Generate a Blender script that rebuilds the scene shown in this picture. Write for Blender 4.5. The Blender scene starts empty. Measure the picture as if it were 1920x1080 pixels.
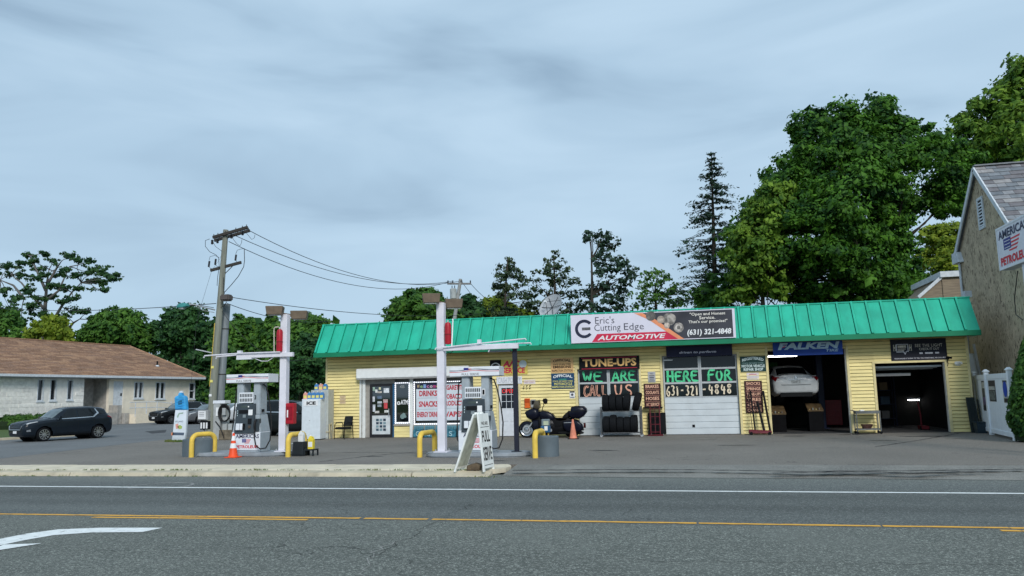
import bpy, bmesh, math, random
import numpy as np
from mathutils import Vector, Matrix
random.seed(7); rng = np.random.default_rng(11)
SC = bpy.context.scene; COL = SC.collection
# ---------------------------------------------------------------- camera
CAM_YAW, CAM_PITCH, CAM_ROLL, CAM_F, CAM_H = -0.222693239, 0.134061920, -0.0216650757, 1472.6, 1.7
def _basis():
    f = np.array([math.sin(CAM_YAW)*math.cos(CAM_PITCH), math.cos(CAM_YAW)*math.cos(CAM_PITCH), math.sin(CAM_PITCH)])
    r = np.array([math.cos(CAM_YAW), -math.sin(CAM_YAW), 0.]); u = np.cross(r, f)
    c, s = math.cos(CAM_ROLL), math.sin(CAM_ROLL)
    return np.array([c*r+s*u, -s*r+c*u, f])
RB = _basis()
cd = bpy.data.cameras.new('camera'); cam = bpy.data.objects.new('camera', cd); COL.objects.link(cam)
cd.sensor_width = 36; cd.lens = CAM_F/1920*36; cd.clip_start = .1; cd.clip_end = 3000
cam.matrix_world = Matrix((( *[RB[0][0], RB[1][0], -RB[2][0]], 0), (RB[0][1], RB[1][1], -RB[2][1], 0), (RB[0][2], RB[1][2], -RB[2][2], CAM_H), (0, 0, 0, 1)))
SC.camera = cam
# a pixel of the photograph (1920x1080) gives a direction; the ground or wall it touches gives the distance
def ray(x, y): return np.array([(x-960)/CAM_F, -(y-540)/CAM_F, 1.]) @ RB
def G(x, y, z=0.):
    d = ray(x, y); return d*((z-CAM_H)/d[2]) + [0, 0, CAM_H]
def PY(x, y, Y):
    d = ray(x, y); return d*(Y/d[1]) + [0, 0, CAM_H]
def PX(x, y, X):
    d = ray(x, y); return d*(X/d[0]) + [0, 0, CAM_H]
# ---------------------------------------------------------------- world, sun, exposure
SUN_EL, SUN_AZ = math.radians(33), math.radians(155)      # azimuth from +Y clockwise: behind the camera, a little left
w = bpy.data.worlds.new('World'); SC.world = w; w.use_nodes = True
nt = w.node_tree; nt.nodes.clear(); N = nt.nodes.new; LK = nt.links.new
out = N('ShaderNodeOutputWorld'); mixs = N('ShaderNodeMixShader'); bg1 = N('ShaderNodeBackground'); bg2 = N('ShaderNodeBackground')
sky = N('ShaderNodeTexSky'); sky.sky_type = 'NISHITA'; sky.sun_disc = False; sky.sun_elevation = SUN_EL; sky.sun_rotation = SUN_AZ
LK(sky.outputs[0], bg1.inputs[0]); bg1.inputs[1].default_value = .05
tc = N('ShaderNodeTexCoord'); sep = N('ShaderNodeSeparateXYZ'); LK(tc.outputs['Generated'], sep.inputs[0])
def wm(op, a, b=None):
    n = N('ShaderNodeMath'); n.operation = op
    for i, v in enumerate((a, b)):
        if v is None: continue
        if isinstance(v, (int, float)): n.inputs[i].default_value = v
        else: LK(v, n.inputs[i])
    return n.outputs[0]
zz = wm('ADD', wm('MAXIMUM', sep.outputs[2], 0.0), .16)
cmb = N('ShaderNodeCombineXYZ'); LK(wm('DIVIDE', sep.outputs[0], zz), cmb.inputs[0]); LK(wm('DIVIDE', sep.outputs[1], zz), cmb.inputs[1])
mp = N('ShaderNodeMapping'); mp.inputs['Scale'].default_value = (1.5, 1.5, 6.2); mp.inputs['Rotation'].default_value = (.05, .10, .0); mp.inputs['Location'].default_value = (3.1, 1.7, 0)
LK(tc.outputs['Generated'], mp.inputs[0])
n1 = N('ShaderNodeTexNoise'); n1.inputs['Scale'].default_value = 1.7; n1.inputs['Detail'].default_value = 4.5; n1.inputs['Roughness'].default_value = .48; n1.inputs['Distortion'].default_value = .5
LK(mp.outputs[0], n1.inputs['Vector'])
n2 = N('ShaderNodeTexNoise'); n2.inputs['Scale'].default_value = .7; n2.inputs['Detail'].default_value = 3.; LK(mp.outputs[0], n2.inputs['Vector'])
cf = wm('ADD', wm('MULTIPLY', n1.outputs[0], .62), wm('MULTIPLY', n2.outputs[0], .38))
rmp = N('ShaderNodeValToRGB'); LK(cf, rmp.inputs[0])
e = rmp.color_ramp.elements; e[0].position = .37; e[0].color = (.225, .325, .43, 1); e[1].position = .60; e[1].color = (.365, .49, .605, 1)
m_ = rmp.color_ramp.elements.new(.48); m_.color = (.305, .425, .54, 1)
# a bank of overcast thins towards the horizon everywhere alike
hz = N('ShaderNodeMix'); hz.data_type = 'RGBA'
mr = N('ShaderNodeMapRange'); mr.inputs[1].default_value = 0.; mr.inputs[2].default_value = .38; mr.inputs[3].default_value = .6; mr.inputs[4].default_value = 0.
LK(sep.outputs[2], mr.inputs[0]); LK(mr.outputs[0], hz.inputs[0]); LK(rmp.outputs[0], hz.inputs[6]); hz.inputs[7].default_value = (.37, .495, .605, 1)
LK(hz.outputs[2], bg2.inputs[0]); bg2.inputs[1].default_value = .96
mixs.inputs[0].default_value = .93; LK(bg1.outputs[0], mixs.inputs[1]); LK(bg2.outputs[0], mixs.inputs[2]); LK(mixs.outputs[0], out.inputs[0])
sl = bpy.data.lights.new('sun', 'SUN'); sl.energy = 1.5; sl.angle = math.radians(16); sl.color = (1, .965, .91)
so = bpy.data.objects.new('sun', sl); COL.objects.link(so)
sd = Vector((math.sin(SUN_AZ)*math.cos(SUN_EL), math.cos(SUN_AZ)*math.cos(SUN_EL), math.sin(SUN_EL)))
so.rotation_euler = sd.to_track_quat('Z', 'Y').to_euler(); so.location = (0, -20, 40)
vs = SC.view_settings; vs.view_transform = 'Standard'; vs.look = 'None'; vs.gamma = 1; vs.use_curve_mapping = False; vs.exposure = 0.62
SC.cycles.use_denoising = True
SC.cycles.max_bounces = 6; SC.cycles.transparent_max_bounces = 12
# ---------------------------------------------------------------- materials
def lin(c):
    if isinstance(c, str): c = tuple(int(c[i:i+2], 16) for i in (0, 2, 4))
    return tuple(((v/255)/12.92 if v/255 <= .04045 else ((v/255+.055)/1.055)**2.4) for v in c)
MATS = {}
def M(name, col=(.5, .5, .5), rough=.6, metal=0., var=.12, scale=6., bump=0., bscale=60., emit=0., col2=None, stretch=None, spec=.3, dirt=0., dirtcol=(.12, .10, .08), coord='Object', lo=.35, hi=.65, detail=5., objvar=0.):
    if name in MATS: return MATS[name]
    m = bpy.data.materials.new(name); m.use_nodes = True; t = m.node_tree; b = t.nodes['Principled BSDF']
    if isinstance(col, str): col = lin(col)
    if isinstance(col2, str): col2 = lin(col2)
    b.inputs['Roughness'].default_value = rough; b.inputs['Metallic'].default_value = metal; b.inputs['Specular IOR Level'].default_value = spec
    tc = t.nodes.new('ShaderNodeTexCoord' if coord != 'World' else 'ShaderNodeNewGeometry'); coord = 'Position' if coord == 'World' else coord; mp = t.nodes.new('ShaderNodeMapping'); t.links.new(tc.outputs[coord], mp.inputs[0])
    if stretch: mp.inputs['Scale'].default_value = stretch
    nz = t.nodes.new('ShaderNodeTexNoise'); nz.inputs['Scale'].default_value = scale; nz.inputs['Detail'].default_value = detail; t.links.new(mp.outputs[0], nz.inputs['Vector'])
    r = t.nodes.new('ShaderNodeValToRGB'); t.links.new(nz.outputs[0], r.inputs[0])
    e = r.color_ramp.elements; e[0].position = lo; e[1].position = hi
    c2 = col2 or tuple(v*(1-var) for v in col); c1 = col if col2 else tuple(min(1, v*(1+var*.6)) for v in col)
    e[0].color = (*c2, 1); e[1].color = (*c1, 1); last = r.outputs[0]
    if dirt:
        n3 = t.nodes.new('ShaderNodeTexNoise'); n3.inputs['Scale'].default_value = 1.3; n3.inputs['Detail'].default_value = 8.; n3.inputs['Roughness'].default_value = .7; t.links.new(tc.outputs[coord], n3.inputs['Vector'])
        r3 = t.nodes.new('ShaderNodeValToRGB'); t.links.new(n3.outputs[0], r3.inputs[0]); r3.color_ramp.elements[0].position = .5; r3.color_ramp.elements[1].position = .72
        r3.color_ramp.elements[0].color = (0, 0, 0, 1); r3.color_ramp.elements[1].color = (dirt, dirt, dirt, 1)
        mx = t.nodes.new('ShaderNodeMix'); mx.data_type = 'RGBA'; t.links.new(r3.outputs[0], mx.inputs[0]); t.links.new(last, mx.inputs[6]); mx.inputs[7].default_value = (*dirtcol, 1); last = mx.outputs[2]
    if objvar:
        oi = t.nodes.new('ShaderNodeObjectInfo'); mr = t.nodes.new('ShaderNodeMapRange'); mr.inputs[3].default_value = 1-objvar; mr.inputs[4].default_value = 1+objvar; t.links.new(oi.outputs['Random'], mr.inputs[0]); vm = t.nodes.new('ShaderNodeVectorMath'); vm.operation = 'SCALE'; t.links.new(last, vm.inputs[0]); t.links.new(mr.outputs[0], vm.inputs['Scale']); last = vm.outputs[0]
    t.links.new(last, b.inputs['Base Color'])
    if emit: t.links.new(last, b.inputs['Emission Color']); b.inputs['Emission Strength'].default_value = emit
    if bump:
        n4 = t.nodes.new('ShaderNodeTexNoise'); n4.inputs['Scale'].default_value = bscale; n4.inputs['Detail'].default_value = 4.; t.links.new(mp.outputs[0], n4.inputs['Vector'])
        bp = t.nodes.new('ShaderNodeBump'); bp.inputs['Strength'].default_value = bump; bp.inputs['Distance'].default_value = .02; t.links.new(n4.outputs[0], bp.inputs['Height']); t.links.new(bp.outputs[0], b.inputs['Normal'])
    m.diffuse_color = (*col, 1); MATS[name] = m; return m
def glass(name, tint=(.5, .55, .56), refl=.12, rough=.03):
    if name in MATS: return MATS[name]
    m = bpy.data.materials.new(name); m.use_nodes = True; t = m.node_tree; t.nodes.remove(t.nodes['Principled BSDF']); o = t.nodes['Material Output']
    tr = t.nodes.new('ShaderNodeBsdfTransparent'); tr.inputs[0].default_value = (*tint, 1); gl = t.nodes.new('ShaderNodeBsdfGlossy'); gl.inputs['Roughness'].default_value = rough; gl.inputs[0].default_value = (.9, .93, .95, 1)
    lw = t.nodes.new('ShaderNodeLayerWeight'); lw.inputs[0].default_value = .35; mr = t.nodes.new('ShaderNodeMapRange'); mr.inputs[3].default_value = refl; mr.inputs[4].default_value = .8
    t.links.new(lw.outputs['Fresnel'], mr.inputs[0]); mx = t.nodes.new('ShaderNodeMixShader'); t.links.new(mr.outputs[0], mx.inputs[0]); t.links.new(tr.outputs[0], mx.inputs[1]); t.links.new(gl.outputs[0], mx.inputs[2]); t.links.new(mx.outputs[0], o.inputs[0])
    MATS[name] = m; return m
def leafmat(name, dark, light, trans=.25):
    if name in MATS: return MATS[name]
    m = bpy.data.materials.new(name); m.use_nodes = True; t = m.node_tree; b = t.nodes['Principled BSDF']; o = t.nodes['Material Output']
    ge = t.nodes.new('ShaderNodeNewGeometry'); tc = t.nodes.new('ShaderNodeTexCoord')
    nz = t.nodes.new('ShaderNodeTexNoise'); nz.inputs['Scale'].default_value = .8; nz.inputs['Detail'].default_value = 4.; t.links.new(tc.outputs['Object'], nz.inputs['Vector'])
    ad = t.nodes.new('ShaderNodeMath'); ad.operation = 'MULTIPLY_ADD'; t.links.new(ge.outputs['Random Per Island'], ad.inputs[0]); ad.inputs[1].default_value = .45
    sb = t.nodes.new('ShaderNodeMath'); sb.operation = 'MULTIPLY_ADD'; t.links.new(nz.outputs[0], sb.inputs[0]); sb.inputs[1].default_value = 1.9; sb.inputs[2].default_value = -.65
    t.links.new(sb.outputs[0], ad.inputs[2])
    r = t.nodes.new('ShaderNodeValToRGB'); t.links.new(ad.outputs[0], r.inputs[0]); e = r.color_ramp.elements; e[0].position = .15; e[1].position = .95; e[0].color = (*dark, 1); e[1].color = (*light, 1)
    t.links.new(r.outputs[0], b.inputs['Base Color']); b.inputs['Roughness'].default_value = .6; b.inputs['Specular IOR Level'].default_value = .25
    tl = t.nodes.new('ShaderNodeBsdfTranslucent'); t.links.new(r.outputs[0], tl.inputs[0]); mx = t.nodes.new('ShaderNodeMixShader'); mx.inputs[0].default_value = trans
    t.links.new(b.outputs[0], mx.inputs[1]); t.links.new(tl.outputs[0], mx.inputs[2]); t.links.new(mx.outputs[0], o.inputs[0]); MATS[name] = m; return m
# ---------------------------------------------------------------- mesh helpers
OFF = {}
def A(v): return np.asarray(v, float)
class MB:
    def __init__(s): s.v = []; s.f = []
    def add(s, vs, fs):
        k = len(s.v); s.v += [tuple(map(float, v)) for v in vs]; s.f += [tuple(k+i for i in f) for f in fs]; return s
    def box(s, x0, x1, y0, y1, z0, z1):
        return s.add([(x0,y0,z0),(x1,y0,z0),(x1,y1,z0),(x0,y1,z0),(x0,y0,z1),(x1,y0,z1),(x1,y1,z1),(x0,y1,z1)], [(0,3,2,1),(4,5,6,7),(0,1,5,4),(1,2,6,5),(2,3,7,6),(3,0,4,7)])
    def hexa(s, p): return s.add(p, [(0,3,2,1),(4,5,6,7),(0,1,5,4),(1,2,6,5),(2,3,7,6),(3,0,4,7)])
    def bar(s, a, b, wx, wy=None, up=(0, 0, 1)):
        a, b = A(a), A(b); wy = wy or wx; d = b-a; d = d/np.linalg.norm(d); up = A(up)
        if abs(d@up) > .98: up = A((0, 1, 0))
        r = np.cross(d, up); r /= np.linalg.norm(r); u = np.cross(r, d); r = r*wx/2; u = u*wy/2
        return s.add([a-r-u, a+r-u, a+r+u, a-r+u, b-r-u, b+r-u, b+r+u, b-r+u], [(0,3,2,1),(4,5,6,7),(0,1,5,4),(1,2,6,5),(2,3,7,6),(3,0,4,7)])
    def tube(s, pts, r, n=8, caps=True):
        pts = [A(p) for p in pts]; rs = r if isinstance(r, (list, tuple)) else [r]*len(pts); k = len(s.v); pr = None
        for i, p in enumerate(pts):
            d = pts[min(i+1, len(pts)-1)] - pts[max(i-1, 0)]; d = d/(np.linalg.norm(d)+1e-12)
            if pr is None: pr = np.cross(d, (0, 0, 1) if abs(d[2]) < .9 else (1, 0, 0))
            pr = pr - d*(pr@d); pr = pr/(np.linalg.norm(pr)+1e-12); q = np.cross(d, pr)
            for j in range(n):
                a = 2*math.pi*j/n; s.v.append(tuple(p + rs[i]*(pr*math.cos(a)+q*math.sin(a))))
        for i in range(len(pts)-1):
            for j in range(n): s.f.append((k+i*n+j, k+i*n+(j+1) % n, k+(i+1)*n+(j+1) % n, k+(i+1)*n+j))
        if caps: s.f.append(tuple(k+j for j in reversed(range(n)))); s.f.append(tuple(k+(len(pts)-1)*n+j for j in range(n)))
        return s
    def cyl(s, a, b, r, r2=None, n=16): return s.tube([a, b], [r, r if r2 is None else r2], n)
    def lathe(s, prof, c=(0, 0, 0), axis=(0, 0, 1), n=24):
        ax = A(axis)/np.linalg.norm(axis); u = np.cross(ax, (1, 0, 0) if abs(ax[0]) < .9 else (0, 1, 0)); u /= np.linalg.norm(u); q = np.cross(ax, u); k = len(s.v); c = A(c)
        for (r, h) in prof:
            for j in range(n):
                a = 2*math.pi*j/n; s.v.append(tuple(c+ax*h+r*(u*math.cos(a)+q*math.sin(a))))
        for i in range(len(prof)-1):
            for j in range(n): s.f.append((k+i*n+j, k+i*n+(j+1) % n, k+(i+1)*n+(j+1) % n, k+(i+1)*n+j))
        closed = abs(prof[0][0]-prof[-1][0])+abs(prof[0][1]-prof[-1][1]) < 1e-9
        if prof[0][0] > 1e-6 and not closed: s.f.append(tuple(k+j for j in reversed(range(n))))
        if prof[-1][0] > 1e-6 and not closed: s.f.append(tuple(k+(len(prof)-1)*n+j for j in range(n)))
        return s
    def prism(s, poly, d):
        d = A(d); n = len(poly); k = len(s.v); s.v += [tuple(map(float, p)) for p in poly] + [tuple(A(p)+d) for p in poly]
        s.f.append(tuple(k+i for i in range(n))); s.f.append(tuple(k+n+i for i in reversed(range(n))))
        for i in range(n): s.f.append((k+i, k+n+i, k+n+(i+1) % n, k+(i+1) % n))
        return s
    def puff(s, poly, d, edge=.8, core=.5):
        # an outline with thickness along d whose rim is rounded: full in the middle, drawn in at both faces
        P = np.array([A(p) for p in poly]); c = P.mean(0); d = A(d); n = len(P); k = len(s.v)
        L = [(-1, edge), (-.85, edge+(1-edge)*.7), (-core, 1), (core, 1), (.85, edge+(1-edge)*.7), (1, edge)]
        for t, sc in L:
            s.v += [tuple(q) for q in (c+(P-c)*sc + d*t*.5)]
        for i in range(len(L)-1):
            for j in range(n): s.f.append((k+i*n+j, k+i*n+(j+1) % n, k+(i+1)*n+(j+1) % n, k+(i+1)*n+j))
        s.f.append(tuple(k+j for j in reversed(range(n)))); s.f.append(tuple(k+(len(L)-1)*n+j for j in range(n)))
        return s
    def build(s, name, mat, parent=None, smooth=0, bevel=0., seg=1, local=False):
        me = bpy.data.meshes.new(name); off = A((0, 0, 0))
        if parent is not None and not local: off = A(OFF.get(parent.name, (0, 0, 0)))
        me.from_pydata([tuple(A(v)-off) for v in s.v], [], s.f)
        bm = bmesh.new(); bm.from_mesh(me); bmesh.ops.recalc_face_normals(bm, faces=bm.faces)
        if bevel: bmesh.ops.bevel(bm, geom=[e for e in bm.edges if len(e.link_faces) == 2 and e.calc_face_angle() > .6], offset=bevel, segments=seg, affect='EDGES', clamp_overlap=True)
        bm.to_mesh(me); bm.free()
        if smooth:
            me.shade_smooth(); me.set_sharp_from_angle(angle=math.radians(smooth if smooth > 1 else 40))
        return link(name, me, mat, parent)
def link(name, me, mat, parent=None):
    if mat is not None and not len(me.materials): me.materials.append(mat)
    o = bpy.data.objects.new(name, me); COL.objects.link(o)
    if parent is not None: o.parent = parent; OFF[o.name] = OFF.get(parent.name, (0, 0, 0))
    return o
def tag(o, label, cat=None, group=None, kind=None):
    if label: o['label'] = label
    if cat: o['category'] = cat
    if group: o['group'] = group
    if kind: o['kind'] = kind
    return o
def thing(name, label, cat, loc=(0, 0, 0), rz=0., group=None, local=False):
    o = bpy.data.objects.new(name, None); COL.objects.link(o); o.location = [float(v) for v in loc]; o.rotation_euler = (0, 0, rz); o.empty_display_size = .2
    OFF[o.name] = (0, 0, 0) if local else tuple(float(v) for v in loc)
    return tag(o, label, cat, group)
def struct(o, label=None, cat=None): o['kind'] = 'structure'; return tag(o, label, cat)
def copy_tree(o, parent=None):
    c = o.copy(); COL.objects.link(c); c.parent = parent; OFF[c.name] = OFF.get(o.name, (0, 0, 0))
    for ch in [x for x in bpy.data.objects if x.parent == o]: copy_tree(ch, c)
    return c
class Frame:
    """a flat face: origin, right, up, outward normal"""
    def __init__(s, o, u, v=(0, 0, 1)):
        s.o = A(o); s.u = A(u)/np.linalg.norm(u); s.v = A(v)/np.linalg.norm(v); s.n = np.cross(s.u, s.v)
    def p(s, a, b, c=0.): return s.o+s.u*a+s.v*b+s.n*c
    def slab(s, mb, a0, a1, b0, b1, c0, c1):
        return mb.hexa([s.p(a0,b0,c0), s.p(a1,b0,c0), s.p(a1,b0,c1), s.p(a0,b0,c1), s.p(a0,b1,c0), s.p(a1,b1,c0), s.p(a1,b1,c1), s.p(a0,b1,c1)])
    def poly(s, mb, pts, c0, c1): return mb.prism([s.p(a, b, c1) for a, b in pts], -s.n*(c1-c0))
TXT = {}
def glyphs(txt, bold=0., shear=0., space=1., res=2):
    key = (txt, bold, shear, space)
    if key in TXT: return TXT[key]
    cu = bpy.data.curves.new('lettering', 'FONT'); cu.body = txt; cu.offset = bold; cu.shear = shear; cu.space_character = space; cu.resolution_u = res; cu.size = 1.
    ob = bpy.data.objects.new('lettering', cu); COL.objects.link(ob); dg = bpy.context.evaluated_depsgraph_get(); me = bpy.data.meshes.new_from_object(ob.evaluated_get(dg))
    v = np.array([x.co[:] for x in me.vertices]).reshape(-1, 3); f = [tuple(p.vertices) for p in me.polygons]
    bpy.data.objects.remove(ob); bpy.data.curves.remove(cu); bpy.data.meshes.remove(me); TXT[key] = (v, f); return v, f
def lettering(txt, fr, a0, a1, b0, b1, mat, parent, c=.006, bold=.0, shear=0., space=1., keep=None, name='lettering', warp=None):
    v, f = glyphs(txt, bold, shear, space)
    if not len(v): return None
    mn, mx = v.min(0), v.max(0); q = (v-mn)/np.maximum(mx-mn, 1e-6)
    if keep is not None:         # keep natural proportions: height fills b0..b1, anchored at keep (0 left, .5 centre, 1 right)
        wd = (mx[0]-mn[0])/(mx[1]-mn[1])*(b1-b0); wd = min(wd, a1-a0); m0 = a0+(a1-a0-wd)*keep; a0, a1 = m0, m0+wd
    a = a0+(a1-a0)*q[:, 0]; b = b0+(b1-b0)*q[:, 1]
    if warp: b = b + np.array([warp(x) for x in q[:, 0]])
    mb = MB(); mb.add([fr.p(x, y, c) for x, y in zip(a, b)], f); return mb.build(name, mat, parent)
STROKES = {
 'W': [[(0,1),(.2,0),(.5,.75),(.75,0),(1,1)]], 'E': [[(.9,.92),(.15,1),(.1,.5),(.1,.05),(.95,.0)],[(.1,.52),(.7,.55)]], 'A': [[(0,0),(.45,1),(.6,.9),(1,0)],[(.15,.35),(.85,.38)]],
 'R': [[(.12,0),(.15,1),(.7,.95),(.85,.72),(.6,.5),(.15,.48)],[(.45,.5),(1,0)]], 'H': [[(.1,0),(.12,1)],[(.9,0),(.88,1)],[(.1,.5),(.9,.53)]], 'F': [[(.15,0),(.15,1),(.95,.97)],[(.15,.52),(.75,.55)]],
 'O': [[(.5,1),(.15,.8),(.08,.4),(.35,.02),(.75,.08),(.95,.5),(.8,.88),(.5,1)]], 'C': [[(.95,.8),(.6,1),(.2,.8),(.05,.4),(.3,.02),(.7,.02),(1,.25)]], 'L': [[(.2,1),(.12,.05),(.9,.05)]], 'U': [[(.1,1),(.12,.3),(.45,0),(.8,.25),(.9,1)]],
 'S': [[(.9,.85),(.5,1),(.15,.8),(.3,.55),(.75,.42),(.85,.15),(.5,0),(.1,.12)]], '6': [[(.8,.98),(.3,.7),(.1,.3),(.35,.0),(.75,.05),(.88,.3),(.6,.5),(.15,.35)]], '3': [[(.1,.9),(.5,1),(.85,.78),(.45,.53),(.9,.28),(.5,0),(.08,.1)]],
 '1': [[(.3,.8),(.55,1),(.5,0)]], '2': [[(.1,.8),(.5,1),(.85,.75),(.1,.03),(.95,.05)]], '4': [[(.35,1),(.08,.42),(.95,.45)],[(.75,.8),(.65,0)]], '8': [[(.85,.85),(.45,1),(.15,.78),(.8,.3),(.55,.0),(.1,.2),(.35,.5),(.85,.85)]], '-': [[(.1,.5),(.9,.52)]], ' ': [], "'": [[(.5,1),(.4,.8)]]}
def ribbon(mb, fr, pts, wd, c, closed=False):
    Q = [A(p) for p in pts]
    for _ in range(2 if len(Q) > 2 else 0):          # round the corners
        R_ = [Q[0]]
        for i in range(len(Q)-1): R_ += [Q[i]*.75+Q[i+1]*.25, Q[i]*.25+Q[i+1]*.75]
        Q = R_+[Q[-1]]
    k = len(mb.v)
    for i, q in enumerate(Q):
        d = Q[min(i+1, len(Q)-1)]-Q[max(i-1, 0)]; d = d/(np.linalg.norm(d)+1e-9); n = A((-d[1], d[0])); w = wd/2*(1+.18*math.sin(i*.9))
        mb.v += [tuple(fr.p(*(q+n*w), c)), tuple(fr.p(*(q-n*w), c))]
    for i in range(len(Q)-1): mb.f.append((k+2*i, k+2*i+1, k+2*i+3, k+2*i+2))
def brushed(txt, fr, a0, a1, b0, b1, mat, parent, wd=.04, c=.006, jig=.03, name='lettering', serif=0.):
    mb = MB(); n = len(txt); cw = (a1-a0)/n
    for i, ch in enumerate(txt):
        x0 = a0+cw*i; ww = cw*(.78 if ch not in '1-' else .6); dy = (random.random()-.5)*jig; kk = 0
        for st in STROKES.get(ch, []):
            pts = [(x0+cw*.1+ww*px, b0+(b1-b0)*py+dy) for px, py in st]
            ribbon(mb, fr, pts, wd, c+kk*.0008); kk += 1
            if serif:
                for e in (pts[0], pts[-1]): ribbon(mb, fr, [(e[0]-serif, e[1]), (e[0]+serif, e[1]+.004)], wd*.7, c+.002+kk*.0008)
    return mb.build(name, mat, parent)
# ================================================================ the setting: ground, road, pavement
FY = 31.4                                   # plane of the garage's front wall
def asphalt(name, base, light, spots=.5, streak=None, crack=0., pale=None, lanes=False):
    m = M(name, base, rough=.9, col2=tuple(v*.72 for v in base), scale=.35, detail=6., lo=.3, hi=.7, stretch=streak, spec=.3)
    t = m.node_tree; b = t.nodes['Principled BSDF']; src = b.inputs['Base Color'].links[0].from_socket
    tc = t.nodes.new('ShaderNodeTexCoord')
    def noise(sc, det=2., rough=.5):
        n = t.nodes.new('ShaderNodeTexNoise'); n.inputs['Scale'].default_value = sc; n.inputs['Detail'].default_value = det; n.inputs['Roughness'].default_value = rough; t.links.new(tc.outputs['Object'], n.inputs['Vector']); return n.outputs[0]
    def ramp(x, p0, p1, v0, v1):
        r = t.nodes.new('ShaderNodeMapRange'); t.links.new(x, r.inputs[0])
        for i, v in enumerate((p0, p1, v0, v1)): r.inputs[i+1].default_value = v
        return r.outputs[0]
    def mix(f, a, c):
        x = t.nodes.new('ShaderNodeMix'); x.data_type = 'RGBA'; t.links.new(f, x.inputs[0]); t.links.new(a, x.inputs[6]); x.inputs[7].default_value = (*c, 1); return x.outputs[2]
    src = mix(ramp(noise(34, 4, .85), .50, .68, 0, spots), src, light)       # pale stones in the mix
    src = mix(ramp(noise(60, 3, .8), .50, .66, 0, spots*.9), src, tuple(v*.35 for v in base))
    if pale: src = mix(ramp(noise(.55, 6, .65), .48, .7, 0, .55), src, pale)
    if lanes:          # polished wheel tracks and a dusty gutter along the lane
        sx = t.nodes.new('ShaderNodeSeparateXYZ'); nw = noise(.9, 4, .6); t.links.new(tc.outputs['Object'], sx.inputs[0]); a_ = t.nodes.new('ShaderNodeMath'); a_.operation = 'MULTIPLY_ADD'; t.links.new(nw, a_.inputs[0]); a_.inputs[1].default_value = .5; t.links.new(sx.outputs[1], a_.inputs[2])
        rr = t.nodes.new('ShaderNodeValToRGB'); t.links.new(ramp(a_.outputs[0], 11.2, 17.9, 0, 1), rr.inputs[0]); ee = rr.color_ramp.elements; ee[0].color = (.88, .88, .88, 1); ee[1].color = (1.3, 1.28, 1.2, 1)
        for p_, v_ in ((.16, 1.05), (.27, .8), (.36, .95), (.46, .8), (.58, 1.06), (.72, 1.15)): q_ = ee.new(p_); q_.color = (v_, v_, v_, 1)
        mm = t.nodes.new('ShaderNodeMix'); mm.data_type = 'RGBA'; mm.blend_type = 'MULTIPLY'; mm.inputs[0].default_value = 1.; t.links.new(src, mm.inputs[6]); t.links.new(rr.outputs[0], mm.inputs[7]); src = mm.outputs[2]
    if crack:
        vo = t.nodes.new('ShaderNodeTexVoronoi'); vo.feature = 'DISTANCE_TO_EDGE'; vo.inputs['Scale'].default_value = .16
        ad = t.nodes.new('ShaderNodeMix'); ad.data_type = 'VECTOR'; ad.inputs[0].default_value = .12; nn = t.nodes.new('ShaderNodeTexNoise'); nn.inputs['Scale'].default_value = 1.1; nn.inputs['Detail'].default_value = 6.
        t.links.new(tc.outputs['Object'], nn.inputs['Vector']); vm = t.nodes.new('ShaderNodeVectorMath'); vm.operation = 'SCALE'; vm.inputs['Scale'].default_value = 14.
        t.links.new(nn.outputs['Color'], vm.inputs[0]); t.links.new(tc.outputs['Object'], ad.inputs[4]); t.links.new(vm.outputs[0], ad.inputs[5]); t.links.new(ad.outputs[1], vo.inputs['Vector'])
        f = t.nodes.new('ShaderNodeMath'); f.operation = 'MULTIPLY'; t.links.new(ramp(vo.outputs['Distance'], .0008, .0028, crack, 0), f.inputs[0]); t.links.new(ramp(noise(.3, 3), .45, .6, 0, 1), f.inputs[1])
        src = mix(f.outputs[0], src, (.018, .018, .018))
    t.links.new(src, b.inputs['Base Color'])
    n4 = noise(70, 3, .7); bp = t.nodes.new('ShaderNodeBump'); bp.inputs['Strength'].default_value = .5; bp.inputs['Distance'].default_value = .012; t.links.new(n4, bp.inputs['Height']); t.links.new(bp.outputs[0], b.inputs['Normal'])
    return m
m_road = asphalt('road_asphalt', (.118, .128, .122), (.38, .40, .37), .9, streak=(.12, 1.6, 1), crack=.55, lanes=True)
m_lot = asphalt('lot_asphalt', (.205, .187, .165), (.52, .48, .42), 1.0, crack=.8)
m_side = asphalt('side_asphalt', (.18, .188, .19), (.38, .39, .39), .7, crack=.3)
m_apron = asphalt('apron_asphalt', (.22, .215, .195), (.50, .49, .45), .9, pale=(.34, .33, .295))
m_grass = M('grass_ground', (.055, .10, .028), rough=.95, col2=(.09, .13, .035), scale=1.5, bump=.6, bscale=30)
m_conc = M('pavement_concrete', (.76, .67, .51), rough=.9, col2=(.62, .55, .42), scale=1.4, bump=.25, bscale=90, dirt=.45, dirtcol=(.2, .18, .14))
m_kerb = M('kerb_concrete', (.60, .53, .40), rough=.9, col2=(.44, .39, .29), scale=1.1, bump=.3, bscale=80, dirt=.6, dirtcol=(.12, .115, .09))
RZ = -.1
def sheet(name, pts, z, mat, thick=0., z1=None):
    mb = MB(); P = [(x, y, z if len(q) == 0 else q[0]) for x, y, *q in pts]
    if thick: mb.prism(P, (0, 0, -thick))
    else: mb.add(P, [tuple(range(len(P)))])
    return mb.build(name, mat)
struct(sheet('ground', [(-900, -900), (900, -900), (900, 900), (-900, 900)], -.17, m_grass))
struct(sheet('road', [(-400, 11.16), (400, 11.16), (400, 17.64), (-400, 17.64)], RZ, m_road, .05))
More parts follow.
